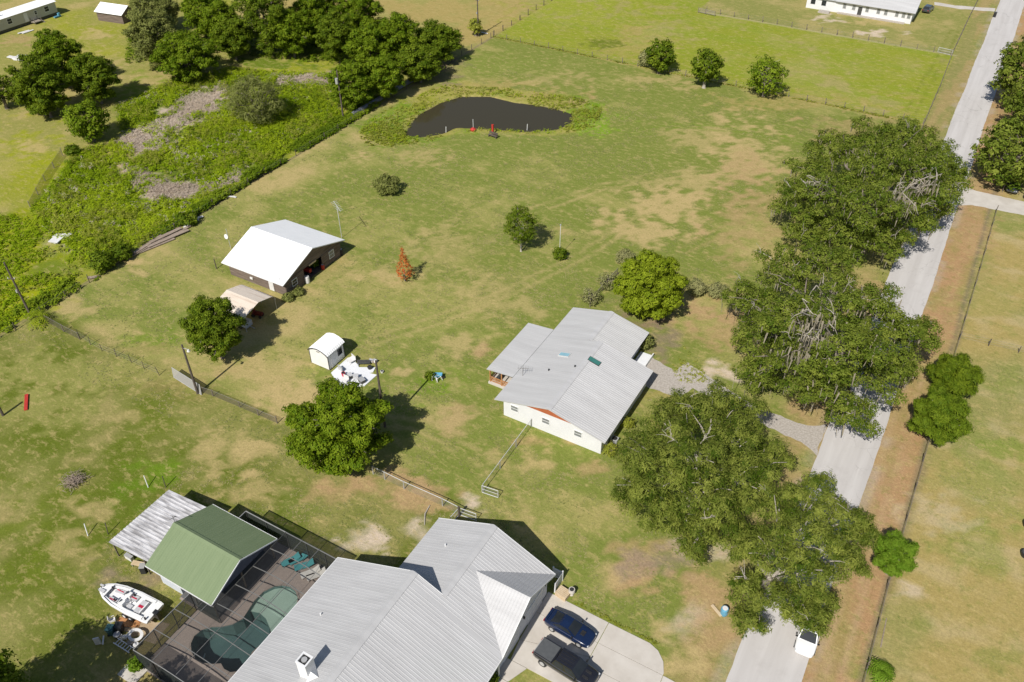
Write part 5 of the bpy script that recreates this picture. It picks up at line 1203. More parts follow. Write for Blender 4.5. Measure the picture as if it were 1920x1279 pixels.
# --- clutter on the white slab by the garden shed
sj = lambda x, y, z=0: at(560 + x / 6.396, 610 + y / 6.396, z)
r = random.Random(8)
for i, (x, y, w_, d_, h_, mt, nm, lb) in enumerate(((630, 440, .9, .9, .5, 'tarp', 'patio_set', 'white heap of patio furniture on the slab behind the shed'), (780, 470, 1.6, .35, .35, 'bronze', 'dark_bench', 'long dark bench on the far slab edge'), (855, 520, .6, .6, .35, 'black', 'fire_pit', 'round black fire pit on the slab'), (540, 605, .5, .5, .5, 'redcush', 'pink_tub', 'pink tub on the slab above the tree crown'), (620, 620, .7, .5, .45, 'bronze', 'grill', 'dark grill at the slab edge by the tree'), (505, 545, .9, .12, .7, 'steel', 'hand_cart', 'grey hand cart standing on the slab near the shed door'), (690, 640, .6, .5, .6, 'greygel', 'grey_cabinet', 'grey cabinet on the slab beside the grill'), (760, 680, .8, .6, .5, 'bronze', 'wire_rack', 'dark wire rack on the near slab corner'), (870, 430, .5, .35, .35, 'tarp', 'white_box', 'white box on soil between slab and utility pole'), (915, 440, .5, .4, .45, 'twig', 'brown_bag', 'brown sack beside the top of the slab'), (1000, 560, .4, .3, .3, 'tarp', 'white_pail', 'small white pail at the base of the dark utility pole'), (560, 680, .8, .6, .5, 'tarp', 'garden_chair', 'white garden chair half under the tree crown'))):
    o = sj(x, y, .12); t = thing(nm, lb, nm.split('_')[-1], (float(o[0]), float(o[1]), .12 if x < 860 else 0), r.uniform(-.6, .6))
    if nm in ('fire_pit', 'pink_tub', 'white_pail'):
        m = MB(); m.tube([(0, 0, 0), (0, 0, h_ * .7), (0, 0, h_)], [w_ * .38, w_ * .5, w_ * .5], 14); m.build('bowl', MT[mt], t); m = MB(); m.tube([(0, 0, h_), (0, 0, h_ + .02)], [w_ * .4, w_ * .36], 12); m.build('rim', MT['dark'], t)
    elif nm in ('patio_set', 'garden_chair', 'dark_bench'):
        m = MB(); m.box((0, 0, h_ * .8), (w_, d_, .05)); m.build('seat', MT[mt], t); m = MB(); m.box((0, d_ * .5, h_ * 1.3), (w_, .05, h_ * .9)); m.build('backrest', MT[mt], t)
        for sx in (-1, 1):
            for sy in (-1, 1): m = MB(); m.box((sx * w_ * .42, sy * d_ * .4, h_ * .4), (.05, .05, h_ * .78)); m.build('leg', MT[mt], t)
    else:
        m = MB(); m.box((0, 0, h_ * .55), (w_, d_, h_ * .8)); m.build('body', MT[mt], t); m = MB(); m.box((0, 0, h_ * .97), (w_ * 1.06, d_ * 1.08, .04)); m.build('lid', MT['steel' if i % 2 else 'greygel'], t)
        for sx in (-1, 1): m = MB(); m.tube([(sx * w_ * .35, -d_ * .4, .07), (sx * w_ * .35, d_ * .4, .07)], [.07, .07], 8); m.build('wheel', MT['dark'], t)
# blue and white heap on the lawn beyond the slab
o = sj(1665, 615, .3); t = thing('wheelbarrow', 'blue wheelbarrow with white pipes beside a low shrub', 'wheelbarrow', (float(o[0]), float(o[1]), 0), .5)
m = MB(); m.add([(-.35, -.25, .35), (.35, -.2, .35), (.35, .2, .35), (-.35, .25, .35), (-.55, -.38, .65), (.6, -.3, .7), (.6, .3, .7), (-.55, .38, .65)], [(3, 2, 1, 0), (0, 1, 5, 4), (1, 2, 6, 5), (2, 3, 7, 6), (3, 0, 4, 7)]); m.build('tray', MT['blue'], t)
m = MB(); m.tube([(.7, -.05, .2), (.7, .05, .2)], [.2, .2], 12); m.build('wheel', MT['dark'], t)
for y in (-.28, .28): m = MB(); m.bar((.7, y * .3, .22), (-1.1, y, .6), .05); m.build('handle', MT['palewood'], t)
for i, (x, y) in enumerate(((1625, 660), (1690, 665))):
    o = sj(x, y, .2); t = thing('white_pipe_frame', ['white pipe frame leaning in front of the blue wheelbarrow', 'white bent pipe frame at the right of the blue wheelbarrow'][i], 'frame', (float(o[0]), float(o[1]), 0), .9 * i)
    m = MB(); m.tube([(-.3, 0, .05), (-.3, 0, .6), (.2, .1, .75), (.4, .1, .1)], .05, 8); m.build('hoop', MT['trim'], t); m = MB(); m.tube([(-.3, .4, .05), (-.3, .4, .6), (-.3, 0, .6)], .05, 8); m.build('rail', MT['trim'], t)

# ------------------------------------------------------------------ fences and gates
def fence(name, label, pts, style, h=1.2, step=3.0, cat='fence', rail=True, group=None, pw=.07, postmat=None, lean=0.0, seed=1):
    """pts in world metres; chain: rail + mesh + posts, wire: posts + strands, field: woven wire + posts, rails: boards"""
    pts = [np.array(p[:2], float) for p in pts]; o = pts[0]
    t = thing(name, label, cat, (o[0], o[1], 0), 0, group); r = random.Random(seed)
    pm_ = MT[postmat or ('steel' if style == 'chain' else 'post')]
    for a_, b_ in zip(pts[:-1], pts[1:]):
        L_ = np.linalg.norm(b_ - a_); n = max(1, int(round(L_ / step)))
        for i in range(n + (1 if b_ is pts[-1] else 0)):
            p_ = a_ + (b_ - a_) * i / n - o; w_ = pw * r.uniform(.85, 1.25) if style != 'chain' else pw; hh = h * (r.uniform(.92, 1.18) if style != 'chain' else 1.04)
            m = MB(); m.tube([(p_[0], p_[1], 0), (p_[0] + r.uniform(-lean, lean), p_[1] + r.uniform(-lean, lean), hh)], [w_, w_ * .9], 6); m.build('post', pm_, t)
        pa, pb = a_ - o, b_ - o
        if style == 'chain':
            if rail:
                m = MB(); m.tube([(*pa, h), (*pb, h)], .035, 6); m.build('top_rail', MT['alu'], t)
            m = MB(); m.quad((*pa, .03), (*pb, .03), (*pb, h), (*pa, h)); m.build('mesh', MT['chain'], t)
        elif style == 'field':
            m = MB(); m.quad((*pa, .03), (*pb, .03), (*pb, h * .9), (*pa, h * .9)); m.build('mesh', MT['fieldwire'], t)
            m = MB(); m.tube([(*pa, h * .95), (*pb, h * .95)], .02, 4); m.build('strand', MT['wire'], t)
        elif style == 'rails':
            for z in (.35, .75, 1.1):
                m = MB(); m.bar((*pa, z), (*pb, z), .05, .14); m.build('rail', MT['wood'], t)
        else:
            for z in (.35, .7, 1.05):
                if z < h: m = MB(); m.tube([(*pa, z), (*pb, z)], .012, 4); m.build('strand', MT['wire'], t)
    return t
def gate(name, label, a_, b_, h=1.15, mat='alu', mesh='chain', z0=.08, cat='gate'):
    a_, b_ = np.array(a_[:2], float), np.array(b_[:2], float)
    t = thing(name, label, cat, (a_[0], a_[1], 0)); d = b_ - a_
    m = MB(); q = [(0, 0, z0), (d[0], d[1], z0), (d[0], d[1], h), (0, 0, h)]
    for i in range(4): m.tube([q[i], q[(i + 1) % 4]], .04, 6)
    m.tube([((0), 0, (z0 + h) / 2), (d[0], d[1], (z0 + h) / 2)], .025, 6)
    m.build('frame', MT[mat], t)
    m = MB(); m.quad(*q); m.build('mesh', MT[mesh], t)
    return t
P2 = lambda x, y: at(x, y)[:2]
fence('wire_fence', 'row of thin short stakes crossing the lower lawn', [P2(150, 634), P2(170, 647), P2(191.6, 658.6), P2(218.5, 668.7), P2(247, 680.4), P2(270.6, 692), P2(299, 704)], 'wire', h=1.35, step=9, pw=.045, postmat='polewood', lean=.15)
fence('chain_fence', 'wire mesh fence between the leaning grey gate and the round tree', [P2(376, 735), P2(400, 743), P2(450, 764), P2(520, 794)], 'field', h=1.0, step=3)
fence('weedy_fence', 'short grey fence tangled with weeds below the banana plant', [P2(88, 604), P2(120, 622), P2(150, 637)], 'field', h=1.2, step=3)
fence('chain_fence', 'chain link fence with pale top rail above the grey roofed house', [P2(700, 889), P2(722, 899), P2(758, 917), P2(830, 949), P2(861, 965)], 'chain', h=1.2, step=6)
fence('chain_fence', 'chain link fence running from the white house down to the small gate', [P2(996, 800), P2(906, 922)], 'chain', h=1.2, step=3.2)
gate('mesh_gate', 'small pale mesh gate at the lower end of the white house fence', P2(904, 924), P2(934, 934))
gate('mesh_gate', 'open mesh gate above the garage roof peak', P2(862, 966), P2(893, 977))
gate('mesh_gate', 'mesh panel beside the dark gate post at the garage roof', P2(861, 966), P2(846, 983))
m = MB(); m.tube([(0, 0, 0), (0, 0, 1.5)], .12, 8); o = at(861, 968); pp = m.build('gate_post', MT['polewood']); pp.location = o; tag(pp, 'dark round gate post where the pale rail fence ends', 'post')
# mesh panel leaning near the lamp pole
pa, pb = at(326, 708), at(378, 741)
t = thing('wire_gate', 'grey wire gate leaning at the foot of the lamp pole', 'gate', (*pa[:2], 0)); d = pb[:2] - pa[:2]
m = MB(); q = [(0, 0, .05), (d[0], d[1], .05), (d[0] - .3, d[1] + .35, 1.25), (-.3, .35, 1.25)]
m.quad(*q); m.build('mesh', screenmat('grey wire panel', (.34, .33, .31), .8), t); m = MB(); [m.tube([q[i], q[(i + 1) % 4]], .035, 6) for i in range(4)]; m.build('frame', MT['steel'], t)
fence('field_fence', 'long woven wire fence along the far side of the road', [(7.3, 30), (7.25, 44), (7.1, 58), (7.2, 72), (7.3, 86), (7.6, 101), (7.85, 119), (8.0, 137.4)], 'field', h=1.2, step=4.6, pw=.06, lean=.05)
fence('field_fence', 'woven wire fence beyond the side drive under the dark oaks', [(8.2, 145), (8.3, 170), (8.4, 200)], 'field', h=1.2, step=5)
fence('cross_fence', 'thin wire fence crossing the dry field right of the road', [(7.65, 101.2), (14.5, 102), (24, 102.5)], 'wire', h=1.1, step=4.2, postmat='polewood')
fence('pasture_fence', 'wire fence of short posts between pond lawn and green pasture', [(FENCE_X, 165.0), (-32.6, 165.1), (-7.4, 165.3)], 'wire', h=1.15, step=3.6, pw=.075)
fence('paddock_fence', 'post and wire fence on the grass strip below the long white house', [(-64.0, 205.0), (-8.2, 204.3)], 'wire', h=1.2, step=3.4, pw=.085)
fence('paddock_rails', 'grey plank fence piece at the left end of the paddock fence', [P2(1309, 24), P2(1322, 27), P2(1340, 31)], 'rails', h=1.3, step=3)
gate('paddock_gate', 'pale metal gate by the corner of the paddock and road fence', P2(1758, 98), P2(1784, 104), h=1.1)
fence('roadside_fence', 'wooden post fence between pasture and road verge', [(-7.6, 258), (-7.9, 232), (-7.9, 205), (-7.4, 185), (-7.2, 163)], 'field', h=1.25, step=3.6, pw=.09)
fence('top_fence', 'dark post fence between dry field and green pasture at the top', [(FENCE_X, 165.4), (-100.9, 190), (-101.2, 222)], 'wire', h=1.3, step=4.2, pw=.1, postmat='polewood')
fence('boundary_fence', 'overgrown wire fence along the marsh edge', [(-99.6, 38), (FENCE_X, 62), (FENCE_X, 90), (FENCE_X, 125)], 'wire', h=1.2, step=4, postmat='polewood')
fence('boundary_fence', 'wire fence in the tree shade left of the pond', [(FENCE_X, 127), (FENCE_X, 164)], 'wire', h=1.2, step=4, postmat='polewood')
fence('old_fence', 'short overgrown fence at the left edge of the weedy field', [P2(58, 392), P2(85, 340), P2(118, 292)], 'field', h=1.3, step=4, postmat='wood')
fence('log_edging', 'low pale log edging behind the white house', [P2(1106, 576), P2(1130, 545), P2(1158, 515)], 'rails', h=.5, step=3)
# ------------------------------------------------------------------ utility poles, aerials, posts
def pole(label, base, h, r0=.16, arm=False, lamp=False, trans=False, lean=(0, 0), az=0.0):
    t = thing('utility_pole', label, 'utility pole', (float(base[0]), float(base[1]), 0), az)
    m = MB(); m.tube([(0, 0, 0), (lean[0], lean[1], h)], [r0, r0 * .68], 10); m.build('pole', MT['polewood'], t)
    L_ = lambda z: (lean[0] * z / h, lean[1] * z / h, z)
    if arm:
        m = MB(); q = L_(h * .70); m.box((q[0], q[1] - .15, q[2]), (1.0, .1, .12)); m.build('crossarm', MT['polewood'], t)
        for x in (-.42, .42):
            m = MB(); m.tube([(q[0] + x, q[1] - .15, q[2] + .06), (q[0] + x, q[1] - .15, q[2] + .24)], [.06, .04], 8); m.build('insulator', MT['trim'], t)
        m = MB(); q = L_(h * .45); m.box((q[0] - .22, q[1], q[2]), (.2, .25, .4)); m.build('meter_box', MT['steel'], t)
    if lamp:
        m = MB(); q = L_(h * .93); m.tube([q, (q[0] + .35, q[1] - .1, q[2] + .15), (q[0] + .75, q[1] - .2, q[2] + .1)], .035, 6); ar = m.build('lamp_arm', MT['steel'], t)
        m = MB(); m.tube([(q[0] + .78, q[1] - .2, q[2] + .12), (q[0] + .78, q[1] - .2, q[2] - .12)], [.1, .2], 10); m.build('lamp_shade', MT['tarp'], ar)
    if trans:
        m = MB(); q = L_(h * .80); m.tube([(q[0], q[1] - .42, q[2] - .55), (q[0], q[1] - .42, q[2] + .45)], [.28, .28], 12); m.build('transformer', MT['steel'], t)
    return t
pole('tall timber pole with a yard lamp beside the leaning grey gate', at(371, 738), 7.6, lamp=True, az=.3)
pole('dark timber pole rising behind the round tree near the slab', at(722, 800), 10.0, arm=False, lamp=True, az=2.6)
pole('timber pole with crossarm at the left field edge by the banana plant', at(56, 588), 8.2, arm=True, lean=(-.35, .1), az=.5)
pole('pole with a pale transformer at the end of the tree row', at(644, 223), 9.5, trans=True)
pole('dark pole standing beyond the small far tree at the top', at(897, 68), 11.5, arm=True)
o = at(6, 779); m = MB(); m.tube([(0, 0, 0), (0, 0, 2.6)], [.17, .15], 8); pp = m.build('stub_post', MT['polewood']); pp.location = o; tag(pp, 'dark thick stub post at the left edge of the lower lawn', 'post')
o, o2 = at(49, 770), at(50.5, 741); t = thing('red_plank', 'red painted plank lying on the lower left lawn', 'plank', (*o[:2], 0)); d = o2 - o
m = MB(); m.bar((0, 0, .12), (d[0], d[1], .12), .38, .12); m.build('board', MT['red'], t); m = MB(); [m.box((d[0] * f_, d[1] * f_, .03), (.5, .12, .06)) for f_ in (.15, .85)]; m.build('cleat', MT['post'], t)
o = at(641, 446); t = thing('tv_mast', 'thin pale aerial mast standing behind the barn', 'aerial', (*o[:2], 0))
m = MB(); m.tube([(0, 0, 0), (0, 0, 5.6)], .045, 6); m.build('mast', MT['alu'], t)
m = MB(); m.bar((-1.4, .9, 5.5), (1.4, -.9, 5.5), .05); [m.bar((x - .25, -x * .64 - .4, 5.5), (x + .25, -x * .64 + .4, 5.5), .03) for x in np.linspace(-1.2, 1.2, 7)]; m.build('antenna', MT['alu'], t)
o = at(433, 466); t = thing('dish_mast', 'short mast with a white dish at the far barn corner', 'satellite dish', (*o[:2], 0)); m = MB(); m.tube([(0, 0, 0), (0, 0, 3.4)], .04, 6); m.build('mast', MT['alu'], t)
m = MB(); m.tube([(0, -.1, 2.2), (0, -.25, 2.24), (0, -.32, 2.26)], [.05, .33, .38], 12); m.build('dish', MT['trim'], t)
o = at(406, 504); m = MB(); m.tube([(0, 0, 0), (0, 0, 1.7)], [.08, .07], 7); pp = m.build('clothes_post', MT['polewood']); pp.location = o; tag(pp, 'short dark post left of the barn', 'post')
o = at(1047, 486); t = thing('bird_house_pole', 'thin white pole in the shrub beside the pine', 'pole', (*at(1049, 480)[:2], 0)); m = MB(); m.tube([(0, 0, 0), (0, 0, 5.2)], .035, 6); m.build('pole', MT['trim'], t); m = MB(); m.tube([(0, 0, 5.2), (0, 0, 5.4)], [.12, .1], 8); m.build('cap', MT['steel'], t)
# things by the pond
o = at(924, 258); t = thing('pond_bench', 'dark bench beside the red post on the pond lawn', 'bench', (*o[:2], 0), -.1)
m = MB(); m.box((0, 0, .45), (1.9, .5, .07)); m.build('seat', MT['polewood'], t); m = MB(); m.box((0, .25, .8), (1.9, .06, .4)); m.build('backrest', MT['polewood'], t)
for x in (-.8, .8): m = MB(); m.box((x, 0, .21), (.1, .45, .42)); m.build('leg', MT['polewood'], t)
o = at(924, 251); t = thing('life_ring_post', 'red post standing right behind the pond bench', 'post', (*o[:2], 0)); m = MB(); m.box((0, 0, .85), (.35, .25, 1.7)); m.build('post', MT['red'], t); m = MB(); m.box((0, 0, 1.75), (.4, .3, .12)); m.build('cap', MT['red'], t)
o = at(887, 245); t = thing('red_float', 'orange red float with a thin white flag pole at the pond edge', 'float', (*o[:2], 0)); m = MB(); m.tube([(0, 0, .05), (0, 0, .3), (0, 0, .6)], [.5, .55, .15], 12); m.build('body', MT['red'], t); m = MB(); m.tube([(0, .1, 0), (0, .1, 2.2)], .04, 6); m.build('pole', MT['trim'], t)
for px, py, lb in ((836, 248, 'white stake at the near left pond edge'), (988, 243, 'white stake in the water at the near pond edge')):
    o = at(px, py); m = MB(); m.tube([(0, 0, -.6), (.1, 0, 1.1)], .06, 6); pp = m.build('white_stake', MT['trim']); pp.location = o; tag(pp, lb, 'stake')
# culvert pipe along the trees
a_, b_ = at(661, 215, .4), at(776, 148, .4); t = thing('culvert_pipe', 'long blue grey pipe lying along the foot of the tree row', 'pipe', (*a_[:2], .45)); d = b_ - a_
m = MB(); N_ = 40
m.tube([(d[0] * i / N_, d[1] * i / N_, 0) for i in range(N_ + 1)], [.46 if i % 2 else .42 for i in range(N_ + 1)], 14); m.build('pipe', MT['pipe'], t)
m = MB(); m.tube([(-.03, -.05, 0), (0.02, 0.03, 0)], [.3, .3], 12); m.build('opening', MT['dark'], t)
# debris
def debris(name, label, px, py, dims, rz, mat, cat, n=3, seed=1, z=.08):
    o = at(px, py); t = thing(name, label, cat, (float(o[0]), float(o[1]), 0), rz); r = random.Random(seed)
    for i in range(n):
        m = MB(); m.box((r.uniform(-.3, .3) * dims[0], r.uniform(-.45, .45) * dims[1], z + .06 * i), (dims[0] * r.uniform(.5, 1), dims[1] * r.uniform(.3, .6), dims[2]), rz=r.uniform(-.25, .25)); m.build('sheet', MT[mat], t)
debris('scrap_sheets', 'white sheet scrap lying at the marsh edge below the reeds', 436, 371, (1.6, .9, .06), .5, 'tarp', 'debris', 2, 1)
debris('scrap_sheets', 'long white panels at the fence foot left of the barn', 355, 421, (3.8, 1.0, .07), 1.35, 'tarp', 'debris', 4, 2)
debris('board_pile', 'long pile of reddish and grey boards along the marsh fence', 305, 452, (7.5, 1.2, .08), 1.42, 'twig', 'lumber', 7, 3)
debris('white_rubble', 'heap of white broken rubble in the weedy field', 114, 448, (1.6, 2.6, .12), .3, 'tarp', 'debris', 7, 4)
debris('brush_rubble', 'pale pinkish rubble heap at the left picture edge', 38, 108, (3.2, 2.4, .2), .3, 'tarp', 'debris', 6, 5)
debris('white_pallet', 'white pallet lying on grass below the mobile home', 50, 61, (3.2, 1.4, .08), 1.4, 'tarp', 'pallet', 3, 6)
debris('scrap_board', 'rusty board at the foot of the weedy boundary fence', 180, 518, (1.8, 1.0, .08), .9, 'twig', 'debris', 3, 7)
debris('white_board', 'white board lying at the corner of pasture and boundary fence', 911, 64, (3.0, .5, .08), 0, 'tarp', 'board', 2, 8)
o = at(275, 4); t = thing('orange_tractor', 'orange tractor parked at the top edge by the trees', 'tractor', (float(o[0]), float(o[1]), 0), .2)
m = MB(); m.box((0, 0, 1.0), (2.2, 1.0, .8)); m.box((-.7, 0, 1.7), (.9, 1.0, .7)); m.build('body', MT['red'], t)
for x, y, rr in ((-.8, .7, .65), (-.8, -.7, .65), (.9, .6, .4), (.9, -.6, .4)): m = MB(); m.tube([(x, y - .15, rr), (x, y + .15, rr)], [rr, rr], 12); m.build('wheel', MT['dark'], t)
m = MB(); p0, p1, p2 = at(806, 948), at(797, 965), at(796, 985); m.tube([p0 + [0, 0, .05], p1 + [0, 0, .12], p2 + [0, 0, .05]], [.06, .08, .05], 7); tag(m.build('bare_branch', MT['deadwood']), 'white bare branch lying on the lawn above the grey roof', 'branch')
m = MB(); p0, p1 = at(1662, 1160), at(1651, 1214); m.tube([p0 + [0, 0, .05], p1 + [0, 0, .05]], [.05, .06], 6); tag(m.build('fallen_branch', MT['twig']), 'long brown stick lying right of the road fence', 'branch')
o = at(1357, 1151); t = thing('blue_drum', 'light blue round drum at the road edge under the drooping tree', 'drum', (float(o[0]), float(o[1]), 0)); m = MB(); m.tube([(0, 0, 0), (0, 0, .3), (0, 0, .8), (0, 0, .9)], [.33, .36, .36, .3], 14); m.build('body', MT['blue'], t); m = MB(); m.tube([(0, 0, .9), (0, 0, .93)], [.25, .25], 12); m.build('lid', MT['tarp'], t)
o = at(1343, 1146); m = MB(); m.box((0, 0, .12), (1.3, .28, .1)); pp = m.build('pale_board', MT['palewood']); pp.location = o; pp.rotation_euler = (0, .08, -.5); tag(pp, 'pale tan board lying beside the blue drum', 'board')
o = at(1864, 32); t = thing('road_bin', 'dark bin standing at the far road edge', 'rubbish bin', (float(o[0]), float(o[1]), 0)); m = MB(); m.box((0, 0, .55), (.65, .6, 1.1)); m.build('body', MT['black'], t); m = MB(); m.box((0, 0, 1.13), (.7, .7, .08)); m.build('lid', MT['bronze'], t)
for px, py, lb in ((1926, 986, 'dark cattle trough at the right picture edge'), (1922, 1042, 'small dark tub at the right picture edge below the trough')):
    o = at(px, py); t = thing('dark_trough', lb, 'trough', (float(o[0]), float(o[1]), 0)); m = MB(); m.tube([(0, 0, 0), (0, 0, .45), (0, 0, .5)], [.42, .5, .5], 14); m.build('tub', MT['black'], t); m = MB(); m.tube([(0, 0, .5), (0, 0, .505)], [.42, .42], 14); m.build('lid', MT['bronze'], t)
# ------------------------------------------------------------------ trees
def sphere_dirs(n, rg):
    i = np.arange(n) + .5
    z = 1 - 2 * i / n; ph = i * 2.399963 + rg.uniform(0, 6)
    s_ = np.sqrt(1 - z * z); return np.stack([s_ * np.cos(ph), s_ * np.sin(ph), z], -1)
def clumps(lobes, spacing, rg, zmin=.4, inner=.25, bottom=-.75):
    out_ = []
    for li, (c_, r_) in enumerate(lobes):
        c_, r_ = np.array(c_), np.array(r_)
        n = max(8, int(4 * math.pi * ((r_[0] * r_[1]) ** .8 + 2 * (r_[0] * r_[2]) ** .8) / 3 / spacing ** 2))
        d = sphere_dirs(n, rg); d = d[d[:, 2] > bottom] 
        k = rg.random(len(d)); rr = np.where(k < inner, rg.uniform(.45, .8, len(d)), rg.uniform(.86, 1.06, len(d)))
        p_ = c_ + (d * rr[:, None] + rg.normal(0, .045, d.shape)) * r_
        ok = p_[:, 2] > zmin
        for lj, (c2, r2) in enumerate(lobes):
            if lj != li: ok &= (((p_ - c2) / np.array(r2)) ** 2).sum(1) > .70
        p_ = p_[ok]; dd = d[ok]
        out_.append(np.concatenate([p_, dd], 1))
    return np.concatenate(out_)
def leaf_geo(cl, n_per, rc, L_, asp, rg, flat=.65, droop=0.0, tint_amp=.5, up=.35):
    """diamond leaf sprays round the clump centres -> verts, tint"""
    m = len(cl); N_ = m * n_per
    ctr = np.repeat(cl[:, :3], n_per, 0); od = np.repeat(cl[:, 3:], n_per, 0)
    csize = np.repeat(rg.uniform(.65, 1.25, m), n_per)
    d = rg.normal(size=(N_, 3)); d /= np.linalg.norm(d, axis=1)[:, None]
    rad_ = rg.random(N_) ** .5
    p_ = ctr + d * (rad_ * rc * csize)[:, None] * np.array([1, 1, flat])
    nrm = d * .55 + od * .8 + np.array([0, 0, up]) + rg.normal(0, .40, (N_, 3)); nrm /= np.linalg.norm(nrm, axis=1)[:, None]
    t_ = rg.normal(size=(N_, 3)) + od * .8; t_[:, 2] -= droop
    t_ -= nrm * (t_ * nrm).sum(1)[:, None]; t_ /= np.linalg.norm(t_, axis=1)[:, None]
    b_ = np.cross(nrm, t_)
    ll = (L_ * rg.uniform(.6, 1.3, N_))[:, None]
    V_ = np.stack([p_ - t_ * ll * .5, p_ + b_ * ll * asp * .5 - t_ * ll * .08, p_ + t_ * ll * .5, p_ - b_ * ll * asp * .5 - t_ * ll * .08], 1).reshape(-1, 3)
    tint = np.clip(.5 + np.repeat(rg.normal(0, .22, m), n_per) * tint_amp * 2 + rg.normal(0, .16, N_), 0, 1)
    return V_, tint
def quads(n): return np.arange(n * 4).reshape(-1, 4)
def limb(b, a_, c_, r0, r1, rg, k=5, wob_=.08, n=7):
    a_, c_ = np.array(a_, float), np.array(c_, float); L_ = np.linalg.norm(c_ - a_)
    pts = []
    for i in range(k + 1):
        f_ = i / k; p_ = a_ + (c_ - a_) * f_ + np.array([0, 0, L_ * .10 * math.sin(math.pi * f_)])
        if 0 < i: p_ = p_ + rg.normal(0, wob_ * L_ * .3, 3) * (1 if i < k else .4)
        pts.append(p_)
    b.tube(pts, [r0 + (r1 - r0) * i / k for i in range(k + 1)], n); return pts
def tree(name, label, lobes, mat, base=None, leaf=.34, asp=.5, spacing=1.0, n_per=34, rc=.8, seed=1, group=None, cat='tree', trunk_r=.3, zmin=.35, inner=.25, flat=.65, droop=0., bark='bark', dead=0, moss=0, mossmat='moss', gaps=(), limbs=True, up=.35, tint_amp=.5, sub=0):
    rg = np.random.default_rng(seed)
    lobes = [(np.array(c_, float), np.array(r_ if hasattr(r_, '__len__') else (r_, r_, r_), float)) for c_, r_ in lobes]
    cen_ = np.mean([c_ for c_, _ in lobes], 0)
    if base is None: base = (cen_[0], cen_[1])
    base = np.array([base[0], base[1], 0.0])
    t = thing(name, label, cat, base, 0, group)
    lobes = [(c_ - base, r_) for c_, r_ in lobes]; cen_ = cen_ - base
    cl_lobes = lobes
    if sub:
        cl_lobes = []
        for c_, r_ in lobes:
            cl_lobes.append((c_, r_ * .66))
            for d in sphere_dirs(sub, rg):
                if d[2] > -.7: q = rg.uniform(.24, .40); cl_lobes.append((c_ + d * r_ * rg.uniform(.60, .90), r_ * q * np.array([1.1, 1.1, .85])))
    cl = clumps(cl_lobes, spacing, rg, zmin, inner)
    for g_, gr in gaps:
        cl = cl[np.linalg.norm((cl[:, :3] - (np.array(g_) - base)), axis=1) > gr]
    V_, tint = leaf_geo(cl, n_per, rc, leaf, asp, rg, flat, droop, tint_amp, up)
    np_mesh('crown', V_, quads(len(tint)), MT[mat], t, tint)
    b = MB(); top = max(c_[2] for c_, _ in lobes); fork = min(2.6, .32 * top + .3)
    b.tube([(0, 0, -.05), (0, 0, .25), (cen_[0] * .05, cen_[1] * .05, fork * .6), (cen_[0] * .12, cen_[1] * .12, fork)], [trunk_r * 1.45, trunk_r * 1.1, trunk_r, trunk_r * .95], 10)
    f0 = np.array([cen_[0] * .12, cen_[1] * .12, fork])
    ends = []
    if limbs:
        for c_, r_ in lobes:
            pts = limb(b, f0 + rg.normal(0, trunk_r * .25, 3) * [1, 1, 0], c_, trunk_r * .55, trunk_r * .14, rg)
            for q in range(3):
                d = rg.normal(size=3); d[2] = abs(d[2]) * .6; d /= np.linalg.norm(d)
                limb(b, pts[3], c_ + d * r_ * .85, trunk_r * .2, .025, rg, k=3, n=5)
            ends.append((c_, r_))
    b.build('trunk', MT[bark], t, smooth=True)
    for i in range(dead):
        c_, r_ = ends[int(rg.integers(len(ends)))]
        d = rg.normal(size=3); d[2] = abs(d[2]) + .5; d /= np.linalg.norm(d)
        b = MB(); tip = c_ + d * r_ * rg.uniform(1.02, 1.16)
        pts = limb(b, c_ + d * r_ * .45, tip, .06, .02, rg, k=4, wob_=.12, n=5)
        for q in range(4):
            e = rg.normal(size=3); e /= np.linalg.norm(e); limb(b, pts[int(rg.integers(1, 5))], pts[-1] + e * rg.uniform(.5, 1.3), .03, .012, rg, k=3, wob_=.15, n=4)
        b.build('dead_branch', MT['deadwood'], t)
    if moss or gaps:
        P_ = []
        for g_, gr in gaps:
            g_ = np.array(g_) - base
            k = int(30 * gr); q = g_ + rg.normal(0, .5, (k, 3)) * gr * np.array([1, 1, .7]); P_.append(q)
            b = MB()
            for i in range(5):
                d = rg.normal(size=3); d[2] = abs(d[2]) * .5 + .1; d /= np.linalg.norm(d)
                pts = limb(b, f0 * .5 + g_ * .5 + rg.normal(0, .4, 3), g_ + d * gr * 1.25, .13, .03, rg, k=5, wob_=.16, n=6)
                for j in range(4):
                    e = rg.normal(size=3); e /= np.linalg.norm(e); limb(b, pts[2 + j % 4], pts[2 + j % 4] + e * rg.uniform(.7, 1.7), .06, .015, rg, k=3, wob_=.15, n=4)
            b.build('bare_limb', MT['deadwood'], t)
        if moss:
            i = rg.integers(0, len(cl), moss); P_.append(cl[i, :3] + rg.normal(0, .3, (moss, 3)) - [0, 0, .3])
        P_ = np.concatenate(P_); n = len(P_); az_ = rg.uniform(0, math.pi, n); w_ = rg.uniform(.05, .16, n); hh = rg.uniform(.5, 1.7, n)
        dx = np.stack([np.cos(az_) * w_, np.sin(az_) * w_, np.zeros(n)], -1); dz = np.stack([rg.normal(0, .1, n), rg.normal(0, .1, n), -hh], -1)
        V_ = np.stack([P_ - dx * .5, P_ + dx, P_ + dz + dx * .3, P_ + dz - dx * .3], 1).reshape(-1, 3)
        mo = np_mesh('hanging_moss', V_, quads(n), MT[mossmat], t)
        mo['kind'] = 'stuff'
    return t
